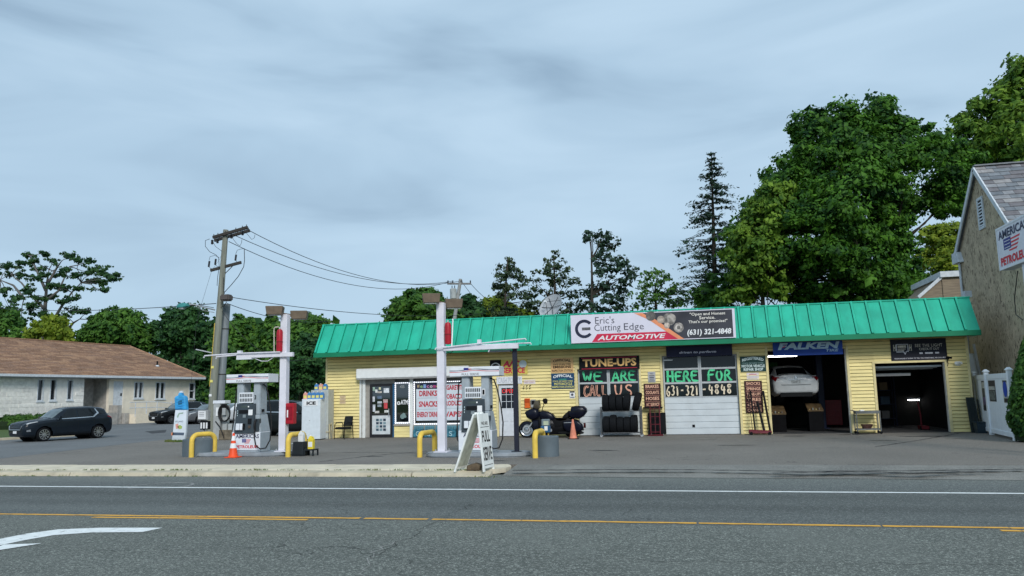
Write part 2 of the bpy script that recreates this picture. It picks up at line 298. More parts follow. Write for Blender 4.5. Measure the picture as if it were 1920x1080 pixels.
m_road2 = asphalt('road_asphalt_coarse', (.128, .138, .122), (.50, .52, .46), 1.1, streak=(.3, 1., 1), crack=.6, pale=(.17, .18, .16))
struct(sheet('near_lane', [(-400, -9), (400, -9), (400, 11.16), (-400, 11.16)], RZ, m_road2, .05))
struct(sheet('far_pavement', [(-400, -14), (400, -14), (400, -9), (-400, -9)], .0, m_conc, .14))
sb0, sb1, sb2 = G(0, 860), G(240, 832), G(330, 822)
LOT = [(-21.5, 19.02), (-4.2, 19.02), (-4.2, 18.9), (40, 18.3), (40, FY-.02), (9.9, FY-.02), (9.9, FY+.3), (-15.6, FY+.3), (-15.6, 60), (-26, 60), (sb2[0], sb2[1]), (sb1[0], sb1[1]), (sb0[0], sb0[1])]
lot = struct(sheet('forecourt', LOT, 0., m_lot, .12))
SIDE = [(sb0[0], sb0[1]), (sb1[0], sb1[1]), (sb2[0], sb2[1]), (-25.2, 42), (-26, 60), (-26, 110), (-60, 110), (-43.5, 66), (-45.2, 48), (-38.6, 44.5), (-31.6, 36.5), (-33.2, 31.2), (-37, 21), (-40, 17.35), (-22.5, 17.35)]
struct(sheet('side_street', SIDE, .004, m_side, .12))
# apron between road and forecourt, where the pavement is dropped
mb = MB(); xs = [-4.25, -2, 0, 3, 6, 12, 24, 40]
ya = [17.35, 17.1, 17.0, 16.9, 16.7, 16.6, 16.6, 16.6]; yb = [18.95, 18.9, 18.85, 18.75, 18.65, 18.55, 18.45, 18.35]
for i, x in enumerate(xs):
    for k in range(5):
        t = k/4; mb.v.append((x, ya[i]*(1-t)+yb[i]*t, RZ+.006+(.004-RZ-.006)*(t**.8)))
for i in range(len(xs)-1):
    for k in range(4): mb.f.append((i*5+k, (i+1)*5+k, (i+1)*5+k+1, i*5+k+1))
struct(mb.build('driveway_apron', m_apron, smooth=60))
# pavement of slabs with a low kerb
pav = thing('pavement', None, None, (-13, 18.2, 0)); struct(pav)
x = -21.4; i = 0
while x < -5.2:
    L = 1.55; x1 = min(x+L, -4.7); dz = random.uniform(-.006, .006)
    MB().box(x+.006, x1-.006, 17.56, 18.98, -.1, .014+dz).build('paving_slab', m_conc, pav, bevel=.008)
    x += L
mb = MB(); arc = [(-4.72, 18.98), (-4.72, 17.6), (-4.5, 17.7), (-4.32, 18.0), (-4.28, 18.4), (-4.38, 18.75), (-4.5, 18.98)]
mb.prism([(x, y, .012) for x, y in arc], (0, 0, -.1)); mb.build('paving_slab', m_conc, pav)
kb = thing('kerb', None, None, (-13, 17.25, 0)); struct(kb)
x = -21.4
while x < -5.0:
    L = 3.02; x1 = min(x+L, -4.5)
    mb = MB(); zt = .0; zt2 = .0 if x1 < -4.6 else -.07
    mb.hexa([(x+.01, 17.1, -.14), (x1-.01, 17.1, -.14), (x1-.01, 17.535, -.14), (x+.01, 17.535, -.14), (x+.01, 17.16, zt-.012), (x1-.01, 17.16, zt2-.012), (x1-.01, 17.535, zt+.006), (x+.01, 17.535, zt+.006)])
    mb.build('kerb_stone', m_kerb, kb, bevel=.012); x += L
# weeds in the joint between kerb and slabs and along the gutter
def tuft(mb, x, y, z, h, n, sp):
    for _ in range(n):
        a = random.uniform(0, 6.28); r = random.uniform(0, sp); px, py = x+r*math.cos(a), y+r*math.sin(a)*.5; hh = h*random.uniform(.5, 1.2); dx, dy = random.uniform(-1, 1)*hh*.6, random.uniform(-1, 1)*hh*.6; w_ = .008
        mb.add([(px-w_, py, z), (px+w_, py, z), (px+dx, py+dy, z+hh)], [(0, 1, 2)])
mb = MB()
for _ in range(70):
    x = random.uniform(-19.5, -5); tuft(mb, x, 17.545, .0, random.uniform(.02, .06), random.randint(8, 26), random.uniform(.03, .22))
for _ in range(40):
    x = random.uniform(-19.5, -4); tuft(mb, x, 17.08, RZ, random.uniform(.02, .05), random.randint(6, 16), random.uniform(.03, .25))
m_weed = M('weed_green', (.06, .13, .02), rough=.8, col2=(.16, .17, .05), scale=4)
tag(mb.build('weeds', m_weed), 'thin green weeds growing in the kerb joint', 'weeds', kind='stuff')
# painted markings
def paint(name, col, worn):
    m = M(name, col, rough=.75, var=.1, scale=8, spec=.3)
    t = m.node_tree; b = t.nodes['Principled BSDF']; src = b.inputs['Base Color'].links[0].from_socket
    tc = t.nodes.new('ShaderNodeTexCoord'); n = t.nodes.new('ShaderNodeTexNoise'); n.inputs['Scale'].default_value = 7; n.inputs['Detail'].default_value = 8.; n.inputs['Roughness'].default_value = .75; t.links.new(tc.outputs['Object'], n.inputs['Vector'])
    r = t.nodes.new('ShaderNodeMapRange'); r.inputs[1].default_value = .56; r.inputs[2].default_value = .66; r.inputs[3].default_value = 0; r.inputs[4].default_value = worn; t.links.new(n.outputs[0], r.inputs[0])
    x = t.nodes.new('ShaderNodeMix'); x.data_type = 'RGBA'; t.links.new(r.outputs[0], x.inputs[0]); t.links.new(src, x.inputs[6]); x.inputs[7].default_value = (.10, .10, .09, 1); t.links.new(x.outputs[2], b.inputs['Base Color']); return m
m_wpaint = paint('white_road_paint', (.82, .84, .82), .6); m_ypaint = paint('yellow_road_paint', (.80, .42, .065), .9)
roadmk = thing('road_marking', None, None, (0, 11, RZ)); struct(roadmk)
def strip(name, pts, wd, z, mat, parent, wob=.008, step=.6):
    mb = MB(); P = [A(p) for p in pts]; Q = []
    for i in range(len(P)-1):
        n = max(1, int(np.linalg.norm(P[i+1]-P[i])/step))
        for k in range(n): Q.append(P[i]+(P[i+1]-P[i])*k/n)
    Q.append(P[-1])
    for i, q in enumerate(Q):
        d = Q[min(i+1, len(Q)-1)]-Q[max(i-1, 0)]; d = d/np.linalg.norm(d); n = A((-d[1], d[0])); a = wd/2+random.uniform(-1, 1)*wob; b = wd/2+random.uniform(-1, 1)*wob
        mb.v += [(*(q+n*a), z), (*(q-n*b), z)]
    for i in range(len(Q)-1): mb.f.append((2*i, 2*i+1, 2*i+3, 2*i+2))
    return mb.build(name, mat, parent)
Z1 = RZ+.005
strip('edge_line', [(-120, 15.0), (-15.2, 14.95), (-5, 14.86), (5.2, 14.74), (120, 13.6)], .13, Z1, m_wpaint, roadmk)
strip('centre_line', [(-120, 11.2), (-14, 11.2)], .105, Z1, m_ypaint, roadmk); strip('centre_line', [(7, 11.27), (120, 11.2)], .105, Z1, m_ypaint, roadmk)
x = -13.97
while x < 7:
    x1 = min(x+random.uniform(.9, 2.6), 6.97); yy = lambda q: float(np.interp(q, (-14, -11.3, -5, -2.6, 4, 7), (11.2, 11.2, 11.3, 11.31, 11.28, 11.27))); strip('centre_line', [(x, yy(x)+random.uniform(-.006, .006)), (x1, yy(x1)+random.uniform(-.006, .006))], .105, Z1, m_ypaint, roadmk, .012, .15); x = x1+random.choice((.01, .015, .03, .07))
strip('centre_line', [(-9.4, 11.02), (-7.6, 11.08), (-5.72, 11.09)], .10, Z1, m_ypaint, roadmk)
strip('centre_line', [(3.6, 11.08), (60, 11.0)], .10, Z1, m_ypaint, roadmk)
strip('edge_line', [(-120, 1.4), (120, 1.4)], .13, Z1, m_wpaint, roadmk)
# left-turn arrow: a curved shaft and the head at its left end
ap = [G(x, y, RZ)[:2] for x, y in ((305, 990), (190, 990), (110, 993), (50, 1001), (0, 1011), (-60, 1030), (-90, 1046))]
bp_ = [G(x, y, RZ)[:2] for x, y in ((268, 998), (170, 999), (100, 1004), (48, 1013), (0, 1023), (-40, 1040), (-60, 1056))]
mb = MB()
for a, b in zip(ap, bp_): mb.v += [(*a, Z1), (*b, Z1)]
for i in range(len(ap)-1): mb.f.append((2*i, 2*i+2, 2*i+3, 2*i+1))
mb.build('turn_arrow', m_wpaint, roadmk)
hd = [G(x, y, RZ)[:2] for x, y in ((78, 1020), (8, 1022), (-40, 1042), (-60, 1057), (-90, 1075), (-10, 1034))]
mb = MB(); mb.add([(*p, Z1+.004) for p in hd], [(0, 1, 2, 5), (2, 3, 4, 5)]); mb.build('turn_arrow', m_wpaint, roadmk)
# sealed and open cracks in the road, a patched ring by the edge line
m_crackd = M('crack_dark', (.03, .03, .03), rough=1); m_crackp = M('crack_pale', (.30, .30, .28), rough=1, var=.4, scale=9)
road = bpy.data.objects['road']
def crack(pxs, wd, mat, z=RZ, jit=.05, par=None, name='crack'):
    P = [G(x, y, z)[:2] for x, y in pxs]; Q = []
    for i in range(len(P)-1):
        n = max(2, int(np.linalg.norm(P[i+1]-P[i])/.12))
        for k in range(n): Q.append(P[i]+(P[i+1]-P[i])*k/n+rng.normal(0, jit*.4, 2))
    Q.append(P[-1]); mb = MB()
    for i, q in enumerate(Q):
        d = Q[min(i+1, len(Q)-1)]-Q[max(i-1, 0)]; d = d/(np.linalg.norm(d)+1e-9); n = A((-d[1], d[0])); w_ = wd*random.uniform(.25, 1)
        mb.v += [(*(q+n*w_/2), z+.003), (*(q-n*w_/2), z+.003)]
    for i in range(len(Q)-1): mb.f.append((2*i, 2*i+1, 2*i+3, 2*i+2))
    o = mb.build(name, mat); o.parent = par or road
crack([(675, 1085), (682, 1060), (690, 1048), (705, 1034), (740, 1020), (760, 1012)], .028, m_crackp, jit=.12)
crack([(690, 1048), (740, 1022), (790, 995), (800, 985), (850, 962), (885, 945)], .014, m_crackd, jit=.12)
crack([(0, 1052), (120, 1034), (350, 1030), (620, 1026), (830, 1038), (1050, 1046), (1300, 1052), (1920, 1060)], .010, m_crackd, jit=.1)
crack([(960, 882), (1120, 881), (1300, 881), (1500, 884), (1690, 883), (1920, 880)], .20, m_crackd, 0.006, .03, lot)
crack([(1450, 887), (1600, 885), (1720, 888), (1800, 884)], .16, m_crackd, 0.0, .05, lot)
crack([(1560, 882), (1700, 887), (1850, 884)], .10, m_crackd, 0.006, .05, lot)
crack([(600, 866), (700, 854), (800, 846)], .09, m_crackd, 0.001, .03, lot)
crack([(580, 850), (690, 848), (850, 851)], .08, m_crackd, 0.001, .03, lot)
crack([(1640, 838), (1720, 826), (1800, 812)], .10, m_crackd, 0.001, .03, lot)
c0 = G(303, 911, RZ); mb = MB(); mb.lathe([(.60, 0), (.60, .003), (.66, .003), (.66, 0), (.60, 0)], (c0[0], c0[1], RZ+.001), n=40); o = mb.build('utility_ring', M('ring_asphalt', (.26, .26, .25), rough=1, var=.5)); o.parent = road
# oil stains on the forecourt
m_oil = M('oil_stain', (.045, .043, .042), rough=.55, var=.4, scale=3)
def blot(px, py, rx, ry, z=.005):
    c = G(px, py); mb = MB(); n = 22; mb.v.append((c[0], c[1], z))
    for k in range(n):
        a = 2*math.pi*k/n; r = random.uniform(.55, 1.1); mb.v.append((c[0]+rx*r*math.cos(a), c[1]+ry*r*math.sin(a), z))
    for k in range(n): mb.f.append((0, 1+k, 1+(k+1) % n))
    o = mb.build('oil_stain', m_oil); o.parent = lot
for a in ((1235, 909, 0, 0), ): pass
for px, py, rx, ry in ((1740, 818, .9, .25), (1600, 815, .6, .2), (930, 864, .35, .12), (1490, 818, .4, .15), (1655, 826, .5, .12), (700, 856, .4, .1), (1130, 845, .5, .14), (1380, 835, .6, .12)): blot(px, py, rx, ry)
m_scuff = M('pale_scuff', (.34, .32, .28), rough=.95, var=.4, scale=5)
for px, py, rx, ry in ((1140, 824, .45, .12), (1330, 823, .55, .13), (1560, 822, .4, .1), (1790, 822, .5, .12)):
    c = G(px, py); mb = MB()
    for q in range(5): a = random.uniform(-.5, .5); x0, y0 = c[0]+random.uniform(-.2, .2), c[1]+random.uniform(-.15, .15); mb.add([(x0-rx*random.uniform(.4, 1), y0-ry*.2+a*.1, .006+q*.001), (x0, y0-ry*.3, .006+q*.001), (x0+rx*random.uniform(.4, 1), y0+a*.2, .006+q*.001), (x0, y0+ry*.3, .006+q*.001)], [(0, 1, 2, 3)])
    o = mb.build('scuff_mark', m_scuff); o.parent = lot
m_patch = M('patch_asphalt', (.06, .062, .065), rough=.9, bump=.3)
pp = [G(x, y, .004) for x, y in ((272, 809), (312, 806), (310, 811), (285, 813))]; o = MB().add([(p[0], p[1], .010) for p in pp], [(0, 1, 2, 3)]).build('asphalt_patch', m_patch); o.parent = bpy.data.objects['side_street']
# verge left of the side street with its kerb
verge = struct(sheet('grass_verge', [(-33.4, 31.1), (-31.8, 36.4), (-38.7, 44.6), (-45.4, 48.1), (-49, 30), (-60, 17.5), (-40.3, 17.5), (-37.2, 21)], .06, m_grass, .2))
kb2 = thing('verge_kerb', None, None, (-33, 31, 0)); struct(kb2)
vk = [(-40.1, 17.6), (-37.05, 20.9), (-35.1, 26), (-33.25, 31.1), (-31.65, 36.3), (-33.9, 39.2)]
for a, b in zip(vk[:-1], vk[1:]):
    MB().bar((*a, .02), (*b, .02), .15, .2).build('kerb_stone', m_kerb, kb2, bevel=.01)
o = sheet('house_walk', [(-38.9, 44.7), (-36.0, 41.7), (-38.4, 42.0), (-42.5, 46.8)], .075, m_conc, .1); struct(o)
# ================================================================ the garage and shop
FR = Frame((0, FY, 0), (1, 0, 0))
def pb(x0, x1, yt, yb, c=0.):
    xc, ym = (x0+x1)/2, (yt+yb)/2; Y = FY-c
    return PY(x0, ym, Y)[0], PY(x1, ym, Y)[0], PY(xc, yb, Y)[2], PY(xc, yt, Y)[2]
m_siding = M('yellow_vinyl', (.84, .71, .325), rough=.6, objvar=.05, var=.12, scale=1.1, stretch=(1, 1, 5), dirt=.25, dirtcol=(.40, .32, .14), bump=.06, bscale=25)
m_wallcore = M('wall_core', (.20, .15, .06), rough=.9)
m_trimY = M('yellow_trim', (.76, .65, .34), rough=.6, var=.1, dirt=.3, dirtcol=(.3, .22, .1))
m_trimW = M('white_trim', (.78, .80, .78), rough=.55, var=.08, dirt=.25, dirtcol=(.35, .32, .27))
m_green = M('green_metal_roof', (.022, .425, .285), rough=.5, var=.14, scale=1.6, stretch=(1.6, 1.6, .35), dirt=.4, dirtcol=(.02, .30, .21), spec=.3, coord='World', objvar=.04)
m_green2 = M('green_fascia', (.008, .20, .098), rough=.45, var=.12, scale=1.2)
m_dark = M('dark_interior', (.008, .008, .009), rough=.95, spec=.05)
m_soffit = M('soffit', (.30, .24, .10), rough=.8)
m_black = M('black_paint', (.008, .008, .010), rough=.5, var=.3, spec=.15)
m_white = M('sign_white', (.80, .81, .82), rough=.5, var=.06)
m_alum = M('aluminium', (.50, .52, .54), rough=.4, metal=.6, var=.1)
m_greyp = M('grey_paint', (.33, .34, .34), rough=.6, var=.12)
gar = thing('service_garage', 'long yellow clapboard garage and shop with green metal mansard roof', 'building', (-2.8, FY, 0))
X0, X1, WZ = -15.4, 9.73, 3.42
SEG = [(X0, -13.75, 0, WZ), (-13.75, -8.95, 2.88, WZ), (-8.95, -7.78, 0, WZ), (-7.78, -6.92, 2.08, WZ), (-6.92, -4.5, 0, WZ), (-4.5, -2.06, 2.62, WZ), (-2.06, -1.15, 0, WZ),
       (-1.15, 1.68, 3.04, WZ), (1.68, 2.8, 0, WZ), (2.8, 5.6, 3.1, WZ), (5.6, 6.55, 0, WZ), (6.55, 8.92, 2.52, WZ), (8.92, X1, 0, WZ)]
EXP = .128
for a0, a1, b0, b1 in SEG:
    w_ = MB().box(a0, a1, FY, FY+.18, b0, b1).build('wall', m_wallcore, gar)
    z = 0.
    while z < b1-.01:
        zb, zt = max(z, b0), min(z+EXP, b1)
        if zt-zb > .03:
            j = random.uniform(-.002, .002)
            mb = MB(); mb.prism([(a0+.001, FY-.040+j, zb+.016), (a0+.001, FY-.001, zb+.016), (a0+.001, FY-.001, zt), (a0+.001, FY-.006+j, zt)], (a1-a0-.002, 0, 0))
            mb.build('siding_board', m_siding, w_)
        z += EXP
# side and back walls, flat roof, inside floor
MB().box(X0, X0+.18, FY+.18, FY+10, 0, 4.6).build('wall', m_siding, gar)
MB().box(X1-.18, X1, FY+.18, FY+10, 0, 4.6).build('wall', m_siding, gar)
MB().box(X0+.18, X1-.18, FY+9.8, FY+10, 0, 4.6).build('wall', m_siding, gar)
MB().box(X0, X1, FY+.02, FY+10, 4.6, 4.7).build('flat_roof', M('roof_felt', (.06, .06, .06), rough=.9), gar)
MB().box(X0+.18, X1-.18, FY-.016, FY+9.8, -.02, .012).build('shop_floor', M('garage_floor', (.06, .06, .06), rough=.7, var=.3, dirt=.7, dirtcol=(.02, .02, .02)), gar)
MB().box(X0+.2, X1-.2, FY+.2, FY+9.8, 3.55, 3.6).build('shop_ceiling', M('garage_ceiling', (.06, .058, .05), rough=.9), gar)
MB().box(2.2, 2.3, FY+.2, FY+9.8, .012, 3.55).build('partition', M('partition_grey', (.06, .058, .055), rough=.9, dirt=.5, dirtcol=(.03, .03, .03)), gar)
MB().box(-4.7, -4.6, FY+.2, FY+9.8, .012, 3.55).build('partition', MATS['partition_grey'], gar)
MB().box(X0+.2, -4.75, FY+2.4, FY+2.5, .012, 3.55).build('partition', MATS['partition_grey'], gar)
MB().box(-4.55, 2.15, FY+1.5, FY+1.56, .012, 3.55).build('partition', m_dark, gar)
MB().box(2.35, X1-.25, FY+5.6, FY+5.7, .012, 3.55).build('partition', M('back_partition', (.025, .024, .022), rough=.9, spec=.05), gar)  # dark back wall added so the open bays stay dark
MB().box(X1-.3, X1-.22, FY+.2, FY+9.8, .012, 3.55).build('partition', MATS['partition_grey'] if 0 else M('liner_dark', (.02, .02, .02), rough=.9, spec=.05), gar)  # dark liner added over the yellow side wall to darken the bay
# mansard: eave at FY-.9, z 3.57, head at FY-.1, z 4.82; standing-seam panels
EY, EZ, TY, TZ = FY-.9, 3.57, FY-.1, 4.82
sl = A((0, TY-EY, TZ-EZ)); sl_n = np.cross((1, 0, 0), sl); sl_n = sl_n/np.linalg.norm(sl_n)
if sl_n[1] > 0: sl_n = -sl_n
NP = 50; PX0, PX1 = -15.52, 9.9; pw = (PX1-PX0)/NP
mansard = MB().hexa([(PX0, EY+.04, EZ-.02), (PX1, EY+.04, EZ-.02), (PX1, FY+.05, EZ-.02), (PX0, FY+.05, EZ-.02), (PX0, TY+.04, TZ-.02), (PX1, TY+.04, TZ-.02), (PX1, FY+.05, TZ-.02), (PX0, FY+.05, TZ-.02)]).build('mansard_roof', m_green, gar)
pm = None
for i in range(NP):
    x = PX0+i*pw
    if pm is None:
        mb = MB(); b = A((0, 0, 0)); t = sl; g = .004
        q = [b+A((.105, 0, 0)), b+A((pw-.002, 0, 0)), t+A((pw-.002, 0, 0)), t+A((.105, 0, 0))]; c_ = (q[0]+q[1]+q[2]+q[3])/4 + sl_n*.006
        mb.add([*(p_+sl_n*.012 for p_ in q), c_+sl_n*.014, *(p_-sl_n*.02 for p_ in q)], [(0, 1, 4), (1, 2, 4), (2, 3, 4), (3, 0, 4), (0, 5, 6, 1), (1, 6, 7, 2), (2, 7, 8, 3), (3, 8, 5, 0)])
        for s_ in (.018,): mb.hexa([b+A((s_, 0, 0)), b+A((s_+.07, 0, 0)), b+A((s_+.07, 0, 0))+sl_n*.07, b+A((s_, 0, 0))+sl_n*.07, t+A((s_, 0, 0)), t+A((s_+.07, 0, 0)), t+A((s_+.07, 0, 0))+sl_n*.07, t+A((s_, 0, 0))+sl_n*.07])
        o = mb.build('roof_panel', m_green, mansard, local=True); pm = o.data
    else:
        o = link('roof_panel', pm, None, mansard)
    off = OFF[gar.name]; o.location = (x-off[0], EY-off[1], EZ-off[2])
MB().box(PX0-.02, PX1+.02, EY-.05, EY+.02, 3.39, 3.58).build('fascia', m_green2, gar, bevel=.008)
MB().box(PX0-.02, PX1+.02, TY-.06, TY+.1, TZ-.02, TZ+.03).build('roof_cap', m_green, gar, bevel=.006)
for x in (PX0, PX1-.03):
    MB().prism([(x, EY+.02, 3.40), (x, FY+.02, 3.40), (x, FY+.02, TZ), (x, TY, TZ), (x, EY+.02, EZ)], (.03, 0, 0)).build('roof_end', m_green, gar)
MB().box(PX0+.03, PX1-.03, EY+.02, FY-.03, 3.42, 3.45).build('soffit', m_soffit, gar)
# corner boards and door casings
def trim(a0, a1, b0, b1, c0=.0, c1=.045, mat=m_trimY, par=None, name='trim'):
    return FR.slab(MB(), a0, a1, b0, b1, c0, c1).build(name, mat, par or gar, bevel=.004)
for a in (X0-.012, X1-.075): trim(a, a+.085, 0, 3.4, c1=.04)
for a, zt in ((-13.84, 2.5), (-7.86, 2.16), (-6.93, 2.16), (-4.6, 2.62), (-2.07, 2.62), (-1.24, 3.04), (1.67, 3.04), (2.72, 3.3), (5.59, 3.2), (6.47, 2.52), (8.91, 2.52)):
    trim(a, a+.09, 0.003, zt, c1=.05, mat=m_trimW if a == -13.84 else m_trimY)
trim(-4.6, -1.98, 2.62, 2.71, c1=.052); trim(-7.86, -6.84, 2.16, 2.24, c1=.052); trim(6.47, 9.0, 2.52, 2.6, c1=.052); trim(-1.24, 1.76, 3.04, 3.1, c1=.052)
m_jambW = M('jamb_white', (.62, .60, .55), rough=.7, dirt=.5, dirtcol=(.25, .2, .15))
for a in (5.56, 8.885): MB().box(a, a+.03, FY+.0, FY+.17, 0.003, 2.5 if a > 6 else 3.1).build('door_jamb', m_jambW, gar)
# ---------------------------------------------------------------- shopfront
m_frame = M('dark_bronze_frame', (.035, .033, .036), rough=.4, metal=.4)
g_shop = glass('shop_glass', (.30, .34, .34), .10); g_dark = glass('dark_glass', (.12, .14, .14), .10)
MB().box(-13.76, -8.94, FY+.2, FY+.24, 2.25, 2.88).build('transom_panel', M('shutter_grey', (.24, .235, .22), rough=.7), gar)
sh = FR.slab(MB(), -13.88, -8.93, 2.47, 2.89, .0, .34).build('shutter_box', M('shutter_white', (.80, .82, .82), rough=.5, var=.05, dirt=.12, dirtcol=(.4, .4, .38)), gar, bevel=.03)
FR.slab(MB(), -13.86, -8.95, 2.43, 2.468, .02, .3).build('shutter_lip', M('shutter_lip', (.36, .36, .35), rough=.6), sh)
for a in (-13.72, -11.6, -9.02):
    FR.slab(MB(), a, a+.13, .0, 2.43, -.12, .03).build('shutter_rail' if a != -11.6 else 'post', m_trimW, gar, bevel=.006)
MB().box(-13.6, -13.4, FY+.06, FY+.12, .003, 2.43).build('side_panel', M('taupe_panel', (.33, .31, .28), rough=.7), gar)
MB().box(-13.4, -12.28, FY+.06, FY+.12, 2.24, 2.43).build('side_panel', MATS['taupe_panel'], gar)
dr = MB().box(-13.4, -13.30, FY+.02, FY+.08, .01, 2.24).box(-12.48, -12.38, FY+.02, FY+.08, .01, 2.24).box(-13.30, -12.48, FY+.02, FY+.08, 2.13, 2.24).box(-13.30, -12.48, FY+.02, FY+.08, .01, .14).box(-13.30, -12.48, FY+.02, FY+.08, .93, .98).build('shop_door', m_frame, gar)
MB().box(-13.3, -12.48, FY+.045, FY+.055, .98, 2.13).build('pane', g_dark, dr)
MB().box(-13.30, -12.48, FY+.04, FY+.06, .14, .93).build('kick_panel', M('poster_white', (.62, .66, .68), rough=.5), dr)
MB().bar((-12.52, FY-.03, .9), (-12.52, FY-.03, 1.2), .025).build('handle', m_alum, dr)
fr2 = Frame((0, FY+.038, 0), (1, 0, 0)); m_ink = M('ink_navy', (.03, .05, .09), rough=.6)
for i in range(4):
    for k in range(3): fr2.slab(MB(), -13.12+k*.16, -13.0+k*.16, .28+i*.135, .38+i*.135, .0, .003).build('printed_drawing', M('ink_%d' % ((i+k) % 3), ((.05, .1, .14), (.2, .3, .34), (.03, .05, .08))[(i+k) % 3], rough=.6), dr)
fr3 = Frame((0, FY+.043, 0), (1, 0, 0))
for i, (a, b, w_, h, c) in enumerate(((-13.27, 1.95, .09, .16, (.35, .5, .4)), (-13.16, 1.88, .1, .13, (.75, .78, .76)), (-13.0, 2.0, .09, .1, (.8, .8, .5)), (-13.06, 1.86, .2, .07, (.55, .5, .45)), (-12.78, 1.86, .24, .2, (.72, .76, .8)), (-13.06, 1.62, .2, .12, (.12, .17, .25)), (-13.28, 1.5, .1, .22, (.6, .62, .66)), (-13.06, 1.42, .2, .09, (.5, .54, .58)), (-12.8, 1.45, .2, .14, (.6, .42, .42)), (-13.06, 1.28, .18, .1, (.3, .36, .4)), (-12.77, 1.2, .16, .24, (.62, .08, .09)), (-13.27, 1.08, .11, .3, (.66, .7, .76)), (-13.18, 1.02, .2, .09, (.62, .6, .58)), (-12.75, 1.04, .2, .1, (.7, .72, .7)))):
    fr3.slab(MB(), a, a+w_, b, b+h, .001, .004).build('notice', M('notice_%d' % i, c, rough=.6, var=.3, scale=12), dr)
MB().box(-12.38, -12.28, FY+.04, FY+.1, .003, 2.24).build('mullion', M('blue_mullion', (.03, .11, .22), rough=.4), gar)
# narrow window with the cash machine sign, clapboard under it
nw = MB().box(-12.28, -12.21, FY+.03, FY+.1, .55, 2.3).box(-11.67, -11.6, FY+.03, FY+.1, .55, 2.3).box(-12.21, -11.67, FY+.03, FY+.1, 2.22, 2.3).box(-12.21, -11.67, FY+.03, FY+.1, .55, .64).build('window', M('window_frame_grey', (.42, .43, .44), rough=.5), gar)
MB().box(-12.21, -11.67, FY+.06, FY+.07, .64, 2.22).build('pane', g_dark, nw)
MB().box(-12.3, -11.58, FY-.05, FY+.12, .48, .55).build('sill', M('stone_sill', (.34, .31, .27), rough=.8), nw)
us = MB().box(-12.3, -11.6, FY+.03, FY+.1, .003, .48).build('wall', m_wallcore, gar)
for k in range(4):
    z = .003+k*.118; MB().prism([(-12.3, FY-.0, z), (-12.3, FY+.03, z), (-12.3, FY+.03, z+.118), (-12.3, FY+.02, z+.118)], (.7, 0, 0)).build('siding_board', m_siding, us)
fr4 = Frame((0, FY+.06, 0), (1, 0, 0))
lettering('ATM', fr4, -12.03, -11.7, 1.36, 1.55, m_white, nw, .002, bold=.03)
mb = MB(); mb.lathe([(.075, 0), (.075, .004), (.035, .004), (.035, 0)], fr4.p(-12.12, 1.42, .002), axis=fr4.n, n=20); mb.build('printed_drawing', m_white, nw)
lettering('455', fr4, -12.06, -11.86, 2.05, 2.17, M('print_grey', (.45, .47, .46), rough=.6), nw, .002)
mb = MB(); pg = M('print_teal', (.18, .26, .25), rough=.6)
for k in range(3): mb.lathe([(.1-.022*k, 0), (.1-.022*k, .003)], fr4.p(-11.95+.06*k, .86+.07*(k % 2), .002+k*.002), axis=fr4.n, n=14)
mb.build('printed_drawing', pg, nw)
# big window with the price boards and the lit string round it
bw = MB().box(-11.45, -11.38, FY+.03, FY+.1, .5, 2.3).box(-9.1, -9.03, FY+.03, FY+.1, .5, 2.3).box(-11.38, -9.1, FY+.03, FY+.1, 2.24, 2.3).box(-11.38, -9.1, FY+.03, FY+.1, .5, .58).build('window', MATS['window_frame_grey'], gar)
MB().box(-11.38, -9.1, FY+.075, FY+.085, .58, 2.24).build('pane', g_shop, bw)
MB().box(-11.46, -9.02, FY+.03, FY+.12, .003, .5).build('wall', M('stall_riser', (.30, .29, .25), rough=.8), gar)
m_led = M('lit_string_white', (.9, .92, 1.), emit=1.3, rough=.4, var=0)
mb = MB()
for (xa, xb, zb, zt) in ((-12.25, -11.63, .6, 2.26), (-11.41, -9.07, .54, 2.27)):
    x = xa
    while x < xb-.03: mb.box(x, x+.05, FY+.012, FY+.028, zt-.012, zt+.012).box(x, x+.05, FY+.012, FY+.028, zb-.012, zb+.012); x += .085
    z = zb
    while z < zt-.03: mb.box(xa-.012, xa+.012, FY+.012, FY+.028, z, z+.05).box(xb-.012, xb+.012, FY+.012, FY+.028, z, z+.05); z += .085
mb.build('light_string', m_led, bw)
m_red = M('sign_red', (.50, .02, .04), rough=.5, var=.1); m_board = M('board_white', (.62, .68, .74), rough=.5, var=.05)
fr5 = Frame((0, FY+.07, 0), (1, 0, 0))
fr5.slab(MB(), -11.34, -10.28, .68, 1.98, .002, .006).build('price_board', m_board, bw); fr5.slab(MB(), -10.24, -9.14, .68, 2.18, .002, .006).build('price_board', m_board, bw)
fr5.slab(MB(), -11.36, -10.28, 2.0, 2.22, .002, .008).build('welcome_banner', M('banner_navy', (.02, .025, .07), rough=.5), bw)
cols = ((.75, .6, .3), (.35, .6, .3), (.25, .4, .7), (.7, .25, .5), (.8, .75, .75), (.75, .1, .3), (.8, .5, .1))
for i, ch in enumerate('Welcome'):
    lettering(ch, fr5, -11.3+i*.142, -11.3+i*.142+.115, 2.03, 2.18 if ch in 'Wl' else 2.13, M('wel_%d' % i, cols[i], rough=.5), bw, .011, bold=.01)
for t, a0, a1, b0, b1 in (('DRINKS', -11.2, -10.42, 1.68, 1.92), ('SNACKS', -11.22, -10.38, 1.24, 1.48), ('ENERGY DRINKS', -11.3, -10.3, .82, 1.04), ('CIGARETTES', -10.18, -9.2, 1.92, 2.12), ('TOBACCO', -10.12, -9.25, 1.55, 1.76), ('PRODUCTS', -10.16, -9.2, 1.27, 1.48), ('VAPES', -10.1, -9.3, .82, 1.04)):
    lettering(t, fr5, a0, a1, b0, b1, m_red, bw, .009, bold=.036)
